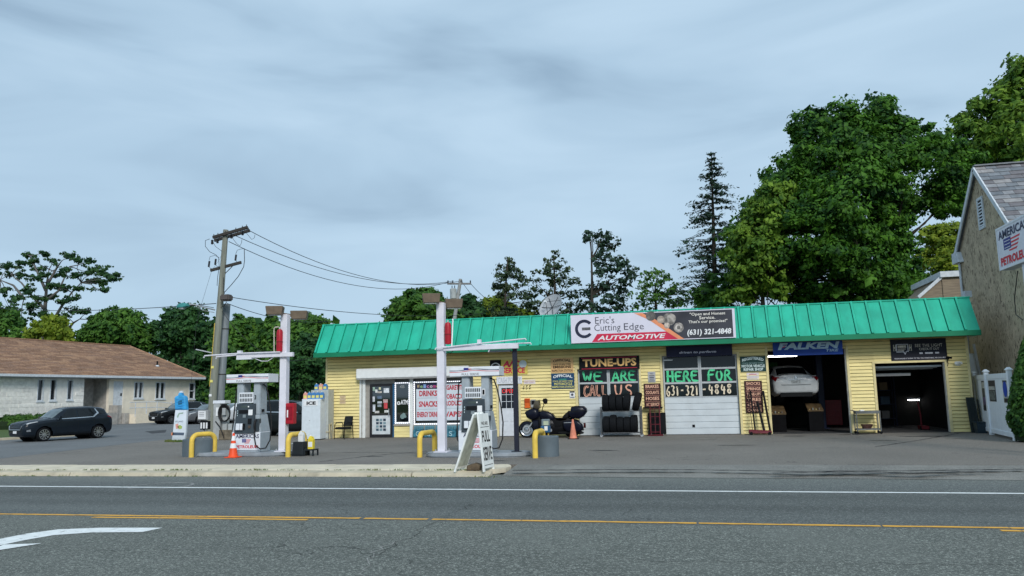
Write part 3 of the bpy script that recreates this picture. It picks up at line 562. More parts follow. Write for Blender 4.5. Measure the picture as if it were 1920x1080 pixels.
for z in (1.60, 1.14): fr5.slab(MB(), -11.28, -10.32, z, z+.012, .006, .008).build('rule', M('rule_grey', (.3, .35, .4)), bw)
fr5.slab(MB(), -10.2, -9.18, 1.16, 1.172, .006, .008).build('rule', MATS['rule_grey'], bw)
# ---------------------------------------------------------------- office door
od = MB().box(-7.77, -6.93, FY+.03, FY+.075, .015, 2.08).build('office_door', M('door_white', (.66, .69, .74), rough=.45, var=.05), gar, bevel=.004)
fro = Frame((0, FY+.03, 0), (1, 0, 0))
for k in range(2):
    for a in (-7.66, -7.30): fro.slab(MB(), a, a+.26, .18+k*.42, .52+k*.42, -.001, .012).build('door_panel', MATS['door_white'], od, bevel=.01)
fro.slab(MB(), -7.68, -7.02, 1.1, 1.98, .0, .012).build('lite_frame', MATS['door_white'], od)
for i in range(3):
    for k in range(3):
        a, b = -7.65+i*.21, 1.13+k*.28; fro.slab(MB(), a, a+.19, b, b+.26, .010, .015).build('pane', M('office_pane', (.02, .025, .035), rough=.08, var=.4, scale=3), od)
lettering('OPEN', fro, -7.63, -7.06, 1.74, 1.9, M('neon_red', (.55, .02, .02), emit=.45, var=0), od, .019, bold=.01)
mb = MB().lathe([(.012, 0), (.012, .05), (.032, .06), (.032, .085), (.0, .09)], fro.p(-6.99, .98, 0), axis=fro.n, n=14); mb.build('door_knob', m_alum, od, smooth=40)
fro.slab(MB(), -7.01, -6.97, 1.1, 1.2, 0, .02).build('lock_plate', m_frame, od)
fro.slab(MB(), -7.79, -6.91, .0, .02, -.02, .06).build('threshold', m_frame, od)
# house number
hn = FR.slab(MB(), -6.84, -6.83, 1.98, 1.985, .02, .024).build('number_plate', m_black, gar)
for i, ch in enumerate('455'): lettering(ch, FR, -6.76+i*.135, -6.76+i*.135+.085, 1.86-.0*i+.01*i, 2.02+.01*i, m_black, gar, .035, bold=.015, shear=.15, name='house_number')
# ---------------------------------------------------------------- sectional garage doors
m_gdoor = M('garage_door_white', (.60, .65, .68), rough=.5, var=.06, scale=2, dirt=.22, dirtcol=(.33, .33, .31))
m_gfr = M('garage_door_frame', (.47, .50, .52), rough=.5, var=.06)
m_pain = M('painted_pane', (.006, .010, .012), rough=.07, var=.3, scale=2., spec=.4)
m_pgreen = M('brush_green', (.09, .62, .30), rough=.6, var=.25, scale=6); m_ppink = M('brush_pink', (.82, .42, .30), rough=.6, var=.2, scale=6); m_pcream = M('brush_cream', (.82, .70, .52), rough=.6, var=.15)
frg = Frame((0, FY+.10, 0), (1, 0, 0))
def gdoor(a0, a1, solid, rows):
    g = frg.slab(MB(), a0, a1, .005, rows[-1][1], -.05, 0).build('garage_door', m_gdoor, gar)
    n = 6; h = (solid-.01)/n
    for k in range(n): frg.slab(MB(), a0+.01, a1-.01, .012+k*h, .012+(k+1)*h-.018, 0, .022).build('door_panel', m_gdoor, g, bevel=.01)
    mid = (a0+a1)/2
    for b0, b1 in rows:
        for (p, q) in ((a0, mid), (mid, a1)):
            f = frg.slab(frg.slab(frg.slab(frg.slab(MB(), p+.003, p+.06, b0, b1, 0, .025), q-.06, q-.003, b0, b1, 0, .025), p+.06, q-.06, b1-.035, b1, 0, .025), p+.06, q-.06, b0, b0+.035, 0, .025).build('window', m_gfr, g)
            frg.slab(MB(), p+.06, q-.06, b0+.035, b1-.035, .002, .01).build('pane', m_pain, f)
    return g
g1 = gdoor(-4.5, -2.06, 1.48, [(1.48, 2.06), (2.06, 2.6)])
brushed('WE', frg, -4.32, -3.5, 2.1, 2.5, m_pgreen, g1, .068, .014, serif=.05); brushed('ARE', frg, -3.15, -2.2, 2.12, 2.5, m_pgreen, g1, .068, .014, serif=.05)
brushed('CALL', frg, -4.3, -3.34, 1.55, 1.98, m_ppink, g1, .07, .014); brushed('US', frg, -3.1, -2.3, 1.55, 1.98, m_ppink, g1, .06, .014)
brushed('CALL', frg, -4.3, -3.34, 1.55, 1.98, m_black, g1, .02, .02)
g2 = gdoor(-1.14, 1.67, 1.42, [(1.42, 1.98), (1.98, 2.52), (2.52, 3.03)])
brushed('HERE', frg, -1.02, .2, 2.05, 2.44, m_pgreen, g2, .074, .014, serif=.05); brushed('FOR', frg, .52, 1.45, 2.05, 2.44, m_pgreen, g2, .07, .014, serif=.05)
brushed('631-321', frg, -1.06, .22, 1.5, 1.88, m_pcream, g2, .05, .014); brushed('-4848', frg, .3, 1.45, 1.53, 1.9, m_pcream, g2, .05, .014)
FR.slab(MB(), -.12, -.02, .28, .38, -.075, -.065).build('door_lock', m_black, g2)
FR.slab(MB(), -1.1, -.75, 2.86, 2.9, -.07, -.05).build('reflected_strip', m_white, g2)
# bay 4: sectional door rolled up under the head
for k in range(3):
    MB().box(6.6, 8.88, FY+.25+k*.55, FY+.75+k*.55, 2.36-.03*k, 2.42-.03*k).build('raised_door', m_gdoor, gar)
MB().box(6.6, 7.9, FY+.6, FY+.64, 2.06, 2.16).build('raised_door', m_greyp, gar)
# lit tubes inside bay 3
def tube_light(x0, x1, y, z, lab):
    t = thing('tube_light', lab, 'light', ((x0+x1)/2, y, z)); MB().box(x0, x1, y-.06, y+.06, z+.03, z+.09).build('housing', m_white, t)
    MB().cyl((x0+.03, y, z), (x1-.03, y, z), .022, n=8).build('tube', M('lit_tube', (1, 1, 1), emit=6., var=0), t)
tube_light(2.86, 4.0, FY+.9, 2.93, 'lit fluorescent tube at the head of the bay holding the white sedan')
_w = PY(1713, 750, FY+5.3); tube_light(_w[0]-.25, _w[0]+.25, FY+5.3, _w[2], 'lit work lamp deep inside the rightmost open bay')
# ================================================================ signs on the garage
def sign(name, label, px, mat, thick=.03, c=.03, cat='sign', frame=None, box=None, bevel=.004):
    a0, a1, b0, b1 = box if box else pb(*px, c=c); f = frame or FR
    t = thing(name, label, cat, f.p((a0+a1)/2, b0, c))
    f.slab(MB(), a0, a1, b0, b1, c, c+thick).build('board', mat, t, bevel=bevel)
    fr = Frame(f.p(a0, b0, c+thick), f.u, f.v); return t, fr, a1-a0, b1-b0
def L(txt, fr, W, H, x0, x1, y0, y1, mat, par, **k):     # box given as fractions of the sign
    return lettering(txt, fr, W*x0, W*x1, H*y0, H*y1, mat, par, k.pop('c', .004), **k)
def rect(fr, W, H, x0, x1, y0, y1, mat, par, name='printed_panel', c0=-.002, c1=.003): return fr.slab(MB(), W*x0, W*x1, H*y0, H*y1, c0, c1).build(name, mat, par)
m_navy = M('sign_navy', (.02, .025, .055), rough=.5); m_sblack = M('sign_black', (.008, .009, .011), rough=.55, spec=.15); m_gold = M('sign_gold', (.85, .52, .20), rough=.5, var=.15)
# big banner on the mansard
c = .95; t, fr, W, H = sign('banner_sign', "wide white and black banner with phone number standing on the green mansard", None, M('banner_white', (.70, .68, .78), rough=.45, var=.05, scale=1.2), .05, c, box=(-4.56, 1.64, 3.6, 4.7))
for x in (-4.2, -1.5, 1.3): MB().bar((x, FY-c+.0, 4.55), (x, FY-.28, 4.55), .03).bar((x, FY-c, 3.75), (x, FY-.8, 3.75), .03).build('bracket', m_alum, t)
m_bdark = M('banner_charcoal', (.045, .046, .058), rough=.45, var=.35, scale=1.2); m_bred = M('banner_red', (.60, .025, .075), rough=.45, var=.1); m_bor = M('banner_orange', (.82, .30, .15), rough=.45, var=.08)
fr.poly(MB(), [(W*.447, H*.97), (W*.985, H*.97), (W*.985, H*.03), (W*.69, H*.03), (W*.60, H*.33), (W*.53, H*.66)], -.002, .003).build('printed_panel', m_bdark, t)
fr.poly(MB(), [(W*.13, H*.02), (W*.165, H*.30), (W*.60, H*.30), (W*.675, H*.02)], -.002, .003).build('printed_panel', m_bred, t)
fr.poly(MB(), [(W*.40, H*.98), (W*.447, H*.98), (W*.53, H*.72), (W*.615, H*.36), (W*.695, H*.02), (W*.66, H*.02), (W*.575, H*.36), (W*.49, H*.72)], -.002, .006).build('printed_stripe', m_bor, t)
# the open ring with the piston pin
cx, cy, R1, R2 = W*.085, H*.5, H*.33, H*.225; mb = MB(); n = 30
for k in range(n+1):
    a = math.radians(40+280*k/n); mb.v += [tuple(fr.p(cx+R1*math.cos(a), cy+R1*math.sin(a), .004)), tuple(fr.p(cx+R2*math.cos(a), cy+R2*math.sin(a), .004))]
for k in range(n): mb.f.append((2*k, 2*k+1, 2*k+3, 2*k+2))
mb.build('emblem', m_navy, t)
fr.slab(MB(), cx-.09, cx+.24, cy-.055, cy+.055, 0, .005).build('emblem', M('emblem_grey', (.12, .12, .13), rough=.5, var=.5, scale=20), t)
m_txt = M('print_slate', (.075, .075, .10), rough=.5)
def serif(txt, x0, x1, y0, y1, mat, **k): return L(txt, fr, W, H, x0, x1, y0, y1, mat, t, **k)
serif("Eric's", .155, .275, .66, .91, m_txt, bold=-.004); serif('Cutting', .148, .312, .33, .64, m_txt, bold=-.004); serif('Edge', .333, .455, .33, .64, m_txt, bold=-.004)
L('AUTOMOTIVE', fr, W, H, .165, .585, .075, .235, m_white, t, bold=.025, shear=.25, c=.007)
m_silver = M('print_silver', (.80, .76, .70), rough=.5, var=.1, scale=30)
L('"Open and Honest', fr, W, H, .735, .945, .78, .91, m_silver, t, c=.007, bold=.015); L('Service.', fr, W, H, .79, .885, .67, .78, m_silver, t, c=.007, bold=.015); L('That\'s our promise!"', fr, W, H, .725, .955, .52, .65, m_silver, t, c=.007, bold=.015)
L('(631) 321-4848', fr, W, H, .715, .975, .09, .34, m_white, t, bold=.03, shear=.12, c=.007)
# print of machined parts: rings, a body and a flange
for px, py, r, col in ((.50, .86, .17, (.16, .15, .14)), (.56, .72, .13, (.45, .38, .32)), (.61, .72, .22, (.22, .205, .19)), (.625, .75, .15, (.36, .33, .30)), (.665, .42, .17, (.33, .30, .28)), (.665, .42, .11, (.50, .46, .42)), (.665, .42, .06, (.16, .15, .14)), (.595, .50, .1, (.5, .42, .36))):
    mm = M('part_print_%d_%d' % (px*1000, r*100), col, rough=.5, var=.5, scale=9); MB().lathe([(H*r, 0), (H*r, .001)], fr.p(W*px, H*py, .004+.0012*len(mm.name)*0+px*.001+(.3-r)*.01), axis=fr.n, n=24).build('printed_picture', mm, t)
# tune-ups
t, fr, W, H = sign('shop_sign', 'black sign reading TUNE-UPS in gold letters above the left garage door', (1086, 1199, 668, 693), m_sblack, .04, .06)
L('TUNE-UPS', fr, W, H, .06, .95, .24, .82, m_gold, t, bold=.035)
for y in (.08, .88): rect(fr, W, H, .04, .96, y, y+.035, m_bred, t, 'printed_stripe', 0, .003)
# official inspection boards
def arched(txt, x0, x1, y0, y1, mat, h): return L(txt, fr, W, H, x0, x1, y0, y1, mat, t, warp=lambda q: h*(1-(2*q-1)**2), bold=.03)
t, fr, W, H = sign('inspection_sign', 'tan official emissions inspection board mounted above a dark blue one', (1033, 1075, 671, 699), M('sign_tan', (.80, .50, .23), rough=.6, var=.1), .02, .03)
m_brown = M('print_brown', (.025, .012, .008), rough=.6); arched('OFFICIAL', .1, .9, .70, .87, m_brown, .04); L('STATE OF NEW YORK', fr, W, H, .1, .9, .51, .62, m_brown, t, bold=.02); L('EMISSIONS', fr, W, H, .1, .9, .3, .48, m_brown, t, bold=.035); L('INSPECTION STATION', fr, W, H, .04, .96, .06, .22, m_brown, t, bold=.02)
t, fr, W, H = sign('inspection_sign', 'dark blue official motorcycle inspection board below the tan one', (1034, 1077, 700, 729), M('sign_blue', (.012, .06, .14), rough=.5), .02, .03)
m_pyel = M('print_yellow', (.80, .72, .20), rough=.6); arched('OFFICIAL', .08, .92, .68, .86, m_white, .05); L('STATE OF NEW YORK', fr, W, H, .06, .94, .44, .54, m_pyel, t, bold=.01); L('MOTORCYCLE', fr, W, H, .12, .9, .24, .40, m_pyel, t, bold=.02); L('INSPECTION STATION', fr, W, H, .04, .98, .06, .19, m_pyel, t, bold=.02); L('LICENSED', fr, W, H, .32, .66, .57, .65, m_pgreen, t)
t, fr, W, H = sign('notice_plate', 'small white notice with dark round mark beside the left garage door', (1068, 1078, 733, 747), m_white, .01, .03)
rect(fr, W, H, .05, .95, .78, .98, m_sblack, t); MB().lathe([(W*.24, 0), (W*.24, .002)], fr.p(W*.5, H*.5, .001), axis=fr.n, n=14).build('printed_mark', m_txt, t); rect(fr, W, H, .1, .9, .1, .2, m_txt, t)
# a/c sign and the round badge left of it
t, fr, W, H = sign('air_conditioning_sign', 'yellow A/C sign with red lettering above the white office door', (938, 989, 674, 702), M('sign_yellow', (.68, .55, .12), rough=.5), .03, .03)
L('A/C', fr, W, H, .08, .72, .5, .93, m_bred, t, bold=.05, shear=.2); L('SERVICE', fr, W, H, .08, .92, .08, .46, m_bred, t, bold=.04, shear=.1); MB().lathe([(H*.26, 0), (H*.26, .003)], fr.p(W*.84, H*.68, .001), axis=fr.n, n=18).build('printed_mark', M('print_sky', (.6, .68, .72), rough=.5), t)
t, fr, W, H = sign('badge_sign', 'square black sign with round white badge left of the yellow A/C sign', (919, 940, 675, 701), m_sblack, .03, .03)
mb = MB(); mb.lathe([(H*.38, 0), (H*.38, .003), (H*.32, .003), (H*.32, 0)], fr.p(W*.5, H*.42, .001), axis=fr.n, n=24); mb.build('emblem', m_white, t); brushed('C', fr, W*.32, W*.72, H*.3, H*.55, m_white, t, .02, .004)
t, fr, W, H = sign('paper_notice', 'pale hand-lettered paper strip over the white office door', (931, 979, 706, 720), M('paper_white', (.72, .74, .78), rough=.7), .008, .056)
L('CASH POLICY', fr, W, H, .06, .95, .18, .86, M('pen_grey', (.42, .44, .52), rough=.7), t, bold=-.008)
t, fr, W, H = sign('paper_notice', 'small pinkish paper notice between the office door and the house number', (982, 1004, 712, 720), M('paper_pink', (.74, .66, .66), rough=.7), .006, .03)
L('EXIT ONLY', fr, W, H, .1, .9, .3, .75, M('pen_red', (.55, .3, .36), rough=.7), t)
# slat boards listing services
def slatlist(label, px, words, hid=0):
    global fr, W, H
    t, fr, W, H = sign('service_list_sign', label, px, M('board_maroon', (.045, .012, .013), rough=.5, var=.2), .03, .035); n = len(words)
    for i, wd in enumerate(words):
        y1 = 1-i/n; y0 = 1-(i+1)/n; L(wd, fr, W, H, .1, .9, y0+.22/n, y1-.22/n, M('print_salmon', (.85, .48, .33), rough=.6, var=.1), t, bold=.02)
        if i: rect(fr, W, H, .06, .94, y1-.008, y1+.008, M('print_rule', (.42, .2, .15)), t, 'printed_stripe', 0, .003)
slatlist('maroon board listing BRAKES and COOLANTS between the two closed garage doors', (1208, 1239, 719, 764), ('BRAKES', 'COOLANTS', 'HOSES', 'AC SERVICE'))
slatlist('maroon board listing SHOCKS and SPRINGS left of the bay with the white sedan', (1397, 1430, 714, 774), ('SHOCKS', 'SPRINGS', 'TUNE-UPS', 'TIRES', 'OIL', 'CHANGE'))
t, fr, W, H = sign('notice_plate', 'grey metal notice plate above the BRAKES board', (1215, 1229, 697, 717), M('plate_grey', (.42, .43, .46), rough=.5), .01, .03)
L('NO', fr, W, H, .3, .7, .76, .9, m_txt, t); rect(fr, W, H, .12, .88, .60, .66, m_txt, t); rect(fr, W, H, .2, .8, .42, .50, m_txt, t); rect(fr, W, H, .2, .8, .28, .34, m_txt, t); rect(fr, W, H, .15, .88, .10, .17, m_txt, t)
t, fr, W, H = sign('repair_shop_sign', 'dark green registered motor vehicle repair shop sign left of the open bay', (1388, 1436, 668, 697), M('sign_green', (.010, .045, .04), rough=.5), .02, .03)
m_pale = M('print_pale', (.72, .86, .86), rough=.5); arched('REGISTERED', .08, .92, .66, .84, m_pale, .07); L('STATE OF NEW YORK', fr, W, H, .08, .92, .50, .60, M('print_dull', (.22, .34, .34)), t, bold=.01); L('MOTOR VEHICLE', fr, W, H, .05, .95, .28, .46, m_pale, t, bold=.02); L('REPAIR SHOP', fr, W, H, .12, .88, .06, .24, m_pale, t, bold=.02)
t, fr, W, H = sign('paper_notice', 'pale pink paper notice under the green repair shop sign', (1400, 1423, 699, 712), MATS['paper_pink'], .006, .03)
rect(fr, W, H, .2, .8, .74, .82, m_bred, t); rect(fr, W, H, .15, .85, .4, .46, MATS['pen_grey'], t); rect(fr, W, H, .15, .85, .2, .26, MATS['pen_grey'], t)
# hanging cloth banners under the fascia
bx = pb(1249, 1373, 649, 668, c=.2)
t, fr, W, H = sign('hanging_banner', 'navy banner hung under the eave over the second garage door', None, M('banner_deep_navy', (.012, .014, .045), rough=.6), .012, .2, box=(bx[0], bx[1], bx[2], 3.41))
L('driven to perform', fr, W, H, .2, .76, .22, .50, M('print_lilac', (.65, .66, .8), rough=.6), t, shear=.25, bold=.02)
bx = pb(1449, 1580, 638, 666, c=.2)
t, fr, W, H = sign('hanging_banner', 'bright blue tire banner hung under the eave over the bay with the white sedan', None, M('banner_blue', (.012, .055, .30), rough=.55, var=.2, scale=1.5), .012, .2, box=(bx[0], bx[1], bx[2], 3.41))
L('FALKEN', fr, W, H, .07, .96, .44, .94, M('print_ice', (.42, .60, .74), rough=.5), t, bold=.05, shear=.2); L('TIRE', fr, W, H, .76, .94, .22, .40, MATS['print_ice'], t, shear=.2, bold=.02); fr.poly(MB(), [(W*.13, H*.60), (W*.20, H*.80), (W*.16, H*.60)], .004, .007).build('printed_mark', m_bred, t)
bx = pb(1670, 1775, 640, 676, c=.03)
t, fr, W, H = sign('hanging_banner', 'black banner with grey speech-bubble emblem over the rightmost bay', None, M('banner_black', (.010, .011, .022), rough=.55), .012, .04, box=(bx[0], bx[1], bx[2], 3.38))
m_pg = M('print_warm_grey', (.60, .56, .48), rough=.6, var=.3, scale=20); m_pl = M('print_light', (.66, .66, .72), rough=.6, var=.2, scale=20)
fr.poly(MB(), [(W*.10, H*.78), (W*.32, H*.78), (W*.32, H*.42), (W*.285, H*.42), (W*.255, H*.28), (W*.225, H*.40), (W*.10, H*.40)], 0, .003).build('emblem', m_pl, t)
fr.poly(MB(), [(W*.115, H*.75), (W*.305, H*.75), (W*.305, H*.46), (W*.275, H*.45), (W*.255, H*.35), (W*.235, H*.44), (W*.115, H*.44)], .002, .005).build('emblem', MATS['banner_black'], t)
[rect(fr, W, H, .13, x1, y0, y1, m_pg, t, c1=.008) for x1, y0, y1 in ((.28, .61, .72), (.27, .53, .57), (.24, .46, .50))]
for x in (.05, .335): L('H', fr, W, H, x, x+.045, .46, .76, m_pg, t, bold=.04)
L('SEE THE LIGHT', fr, W, H, .44, .93, .62, .76, m_pg, t, space=1.1, bold=.01); L('CHECK IT OUT', fr, W, H, .51, .87, .47, .58, m_pg, t, bold=.01)
for x0, x1 in ((.51, .57), (.61, .75), (.79, .86)): rect(fr, W, H, x0, x1, .30, .37, m_pl, t)
L('YOUR ENGINE IS TRYING TO TELL YOU SOMETHING, WE CAN HELP', fr, W, H, .05, .97, .07, .14, m_pl, t, bold=.02)
# things fixed to the wall
a0, a1, b0, b1 = pb(984, 994, 747, 765, c=.03)
t = thing('paper_box', 'orange plastic literature box fixed to the wall behind the motorcycle', 'box', FR.p(a0, b0, .03)); m_orb = M('orange_plastic', (.72, .13, .02), rough=.4, var=.2)
FR.slab(MB(), a0, a1, b0, b1, .03, .10).build('tray', m_orb, t, bevel=.01); FR.slab(MB(), a0+.01, a1-.01, b0+.22, b1-.02, .10, .11).build('window', M('orange_deep', (.5, .07, .01), rough=.3), t)
a0, a1, b0, b1 = pb(996, 1005, 749, 764, c=.03)
t = thing('meter_box', 'grey meter box on the wall right of the orange box', 'box', FR.p(a0, b0, .03)); FR.slab(MB(), a0, a1, b0, b1, .03, .13).build('case', m_greyp, t, bevel=.01); FR.slab(MB(), a0+.03, a1-.03, b0+.12, b1-.04, .13, .14).build('cover', m_sblack, t)
a0, a1, b0, b1 = pb(637, 648, 742, 757, c=.03)
t = thing('notice_plate', 'faded pinkish notice on the clapboard left of the shop door', 'sign', FR.p(a0, b0, .03)); FR.slab(MB(), a0, a1, b0, b1, .03, .036).build('plate', M('faded_sign', (.60, .46, .30), rough=.7), t)
fr = Frame(FR.p(a0, b0, .036), FR.u); W, H = a1-a0, b1-b0; L('NO', fr, W, H, .25, .75, .6, .85, M('faded_ink', (.33, .2, .16)), t); L('PARKING', fr, W, H, .1, .9, .2, .45, MATS['faded_ink'], t)
a, b = pb(1791, 1799, 678, 688)[0], 2.42
t = thing('flood_light', 'white twin flood light on the wall right of the rightmost bay', 'light', FR.p(a, b, .03))
FR.slab(MB(), a, a+.16, b-.05, b+.1, .02, .06).build('base', m_trimW, t, bevel=.01)
for s_ in (-1, 1): MB().tube([FR.p(a+.08+s_*.03, b+.03, .06), FR.p(a+.08+s_*.09, b+.04, .14)], [.03, .055], 10).build('lamp_head', m_trimW, t, smooth=40)
a, b = pb(1773, 1781, 672, 682)[0], 2.60
t = thing('security_camera', 'small black wall camera beside the black banner', 'camera', FR.p(a, b, .05)); FR.slab(MB(), a, a+.1, b, b+.1, .05, .1).build('mount', m_sblack, t); MB().cyl(FR.p(a+.05, b+.08, .08), FR.p(a+.12, b+.05, .26), .04, n=10).build('camera_body', m_sblack, t)
mb = MB(); mb.tube([FR.p(a+.05, b, .055), FR.p(a+.06, b-.15, .045), FR.p(a+.03, b-.25, .05)], .012, 6); mb.build('cable', m_sblack, t)
# roof things: satellite dish, white conduit on the mansard
dc = PY(1037, 578, FY+2.2); t = thing('satellite_dish', 'round grey mesh satellite dish standing on the flat roof', 'dish', (dc[0], dc[1], 4.7))
mb = MB(); mb.lathe([(0.001, 0), (.25, .035), (.45, .11), (.58, .19), (.60, .20), (.45, .13), (.25, .055), (.001, .02)], (dc[0], dc[1], dc[2]), axis=(-.45, -.8, .45), n=28); mb.build('reflector', M('dish_grey', (.42, .44, .46), rough=.5), t, smooth=50)
axd = A((-.45, -.8, .45)); axd /= np.linalg.norm(axd); u_ = np.cross(axd, (0, 0, 1)); u_ /= np.linalg.norm(u_); v_ = np.cross(u_, axd)
for k in range(6):
    a = k*math.pi/3; e_ = dc+.52*(u_*math.cos(a)+v_*math.sin(a)); MB().tube([e_+axd*.17, dc+.2*(u_*math.cos(a)+v_*math.sin(a))+axd*.1, dc+axd*.06], .012, 5).build('rib', m_frame, t)
for k in range(3):
    a = k*2.1+.5; MB().tube([dc+.5*(u_*math.cos(a)+v_*math.sin(a))+axd*.17, dc+axd*.55], .012, 5).build('strut', m_frame, t)
MB().cyl(dc+axd*.5, dc+axd*.62, .05, n=8).build('feed_horn', m_white, t); MB().cyl((dc[0], dc[1]+.1, 4.68), (dc[0], dc[1]+.1, dc[2]), .045, n=8).build('mast', m_alum, t)
t = thing('roof_conduit', 'white conduit running down the mansard between two seams', 'pipe', PY(848, 602, TY-.1)); p0, p1 = PY(850, 600, TY-.07), PY(847, 650, EY-.12)
MB().tube([p0+A((-.12, .2, .02)), p0+A((-.02, -.03, .03)), p0+A((0, -.06, -.02)), p1], .028, 8).build('pipe', m_trimW, t, smooth=50)
# ================================================================ forecourt: islands, pumps, posts, guards
m_isl = M('island_concrete', (.30, .33, .36), rough=.85, var=.2, scale=2.5, bump=.2, bscale=60, dirt=.4, dirtcol=(.1, .1, .1))
m_wpost = M('post_white', (.72, .71, .78), rough=.5, var=.08, scale=3, dirt=.25, dirtcol=(.4, .36, .33))
m_pumpW = M('pump_white', (.74, .77, .82), rough=.4, var=.05, dirt=.15, dirtcol=(.4, .4, .4)); m_pumpG = M('pump_grey', (.36, .41, .45), rough=.45, var=.1, dirt=.2, dirtcol=(.2, .2, .2))
m_pumpD = M('pump_charcoal', (.045, .06, .072), rough=.4, var=.15); m_rubber = M('black_rubber', (.012, .012, .013), rough=.6); m_orange = M('cone_orange', (.85, .085, .02), rough=.5, var=.1)
m_yel = M('guard_yellow', (.80, .55, .09), rough=.45, var=.12, scale=4, dirt=.35, dirtcol=(.35, .24, .06)); m_redp = M('tank_red', (.40, .012, .025), rough=.4, var=.15); m_bronze = M('lamp_bronze', (.16, .12, .085), rough=.6, var=.15)
m_grd = M('drum_grey', (.115, .145, .165), rough=.7, var=.15, scale=2)
ISZ = .12
def island(label, x0, x1, y0, y1):
    mb = MB(); r = (y1-y0)/2; cy = (y0+y1)/2; P = []
    for k in range(13): a = math.pi/2+math.pi*k/12; P.append((x0+r+r*math.cos(a), cy+r*math.sin(a), ISZ))
    for k in range(13): a = -math.pi/2+math.pi*k/12; P.append((x1-r+r*math.cos(a), cy+r*math.sin(a), ISZ))
    mb.prism(P, (0, 0, -ISZ)); o = mb.build('pump_island', m_isl, bevel=.03, seg=2); return tag(o, label, 'island', 'fuel pump islands')
p3 = PY(460, 848, 21.9); p1 = PY(893, 848, 21.35)
i3 = (PY(371, 855, 22.2)[0], PY(545, 853, 22.2)[0]); i1 = (PY(801, 853, 21.6)[0], PY(995, 853, 21.6)[0])
island('low grey kerbed island under fuel pump 3 on the left', i3[0], i3[1], 21.62, 22.75); island('low grey kerbed island under fuel pump 1 near the A-frame sign', i1[0], i1[1], 21.05, 22.2)
FLAGR = (.62, .03, .05); m_flagb = M('print_flag_blue', (.025, .03, .22), rough=.5); m_flagr = M('print_flag_red', FLAGR, rough=.5); m_pnavy = M('print_navy', (.03, .035, .09), rough=.5)
def flagmap(fr, a, b, w, h, par, c=.004):
    fr.slab(MB(), a, a+w*.45, b+h*.25, b+h, 0, c).build('emblem', m_flagb, par)
    for k in range(4):
        y = b+h*(.88-.24*k); x0 = a+w*.45 if k < 3 else a+w*.3; fr.poly(MB(), [(x0, y), (a+w*(1-.06*k), y+h*.02), (a+w*(.98-.08*k), y-h*.1), (x0+w*.02, y-h*.1)], 0, c).build('emblem', m_flagr, par)
    for k in range(3): fr.slab(MB(), a+w*.05, a+w*.4, b+h*(.35+.22*k), b+h*(.39+.22*k), c, c+.001).build('emblem', m_white, par)
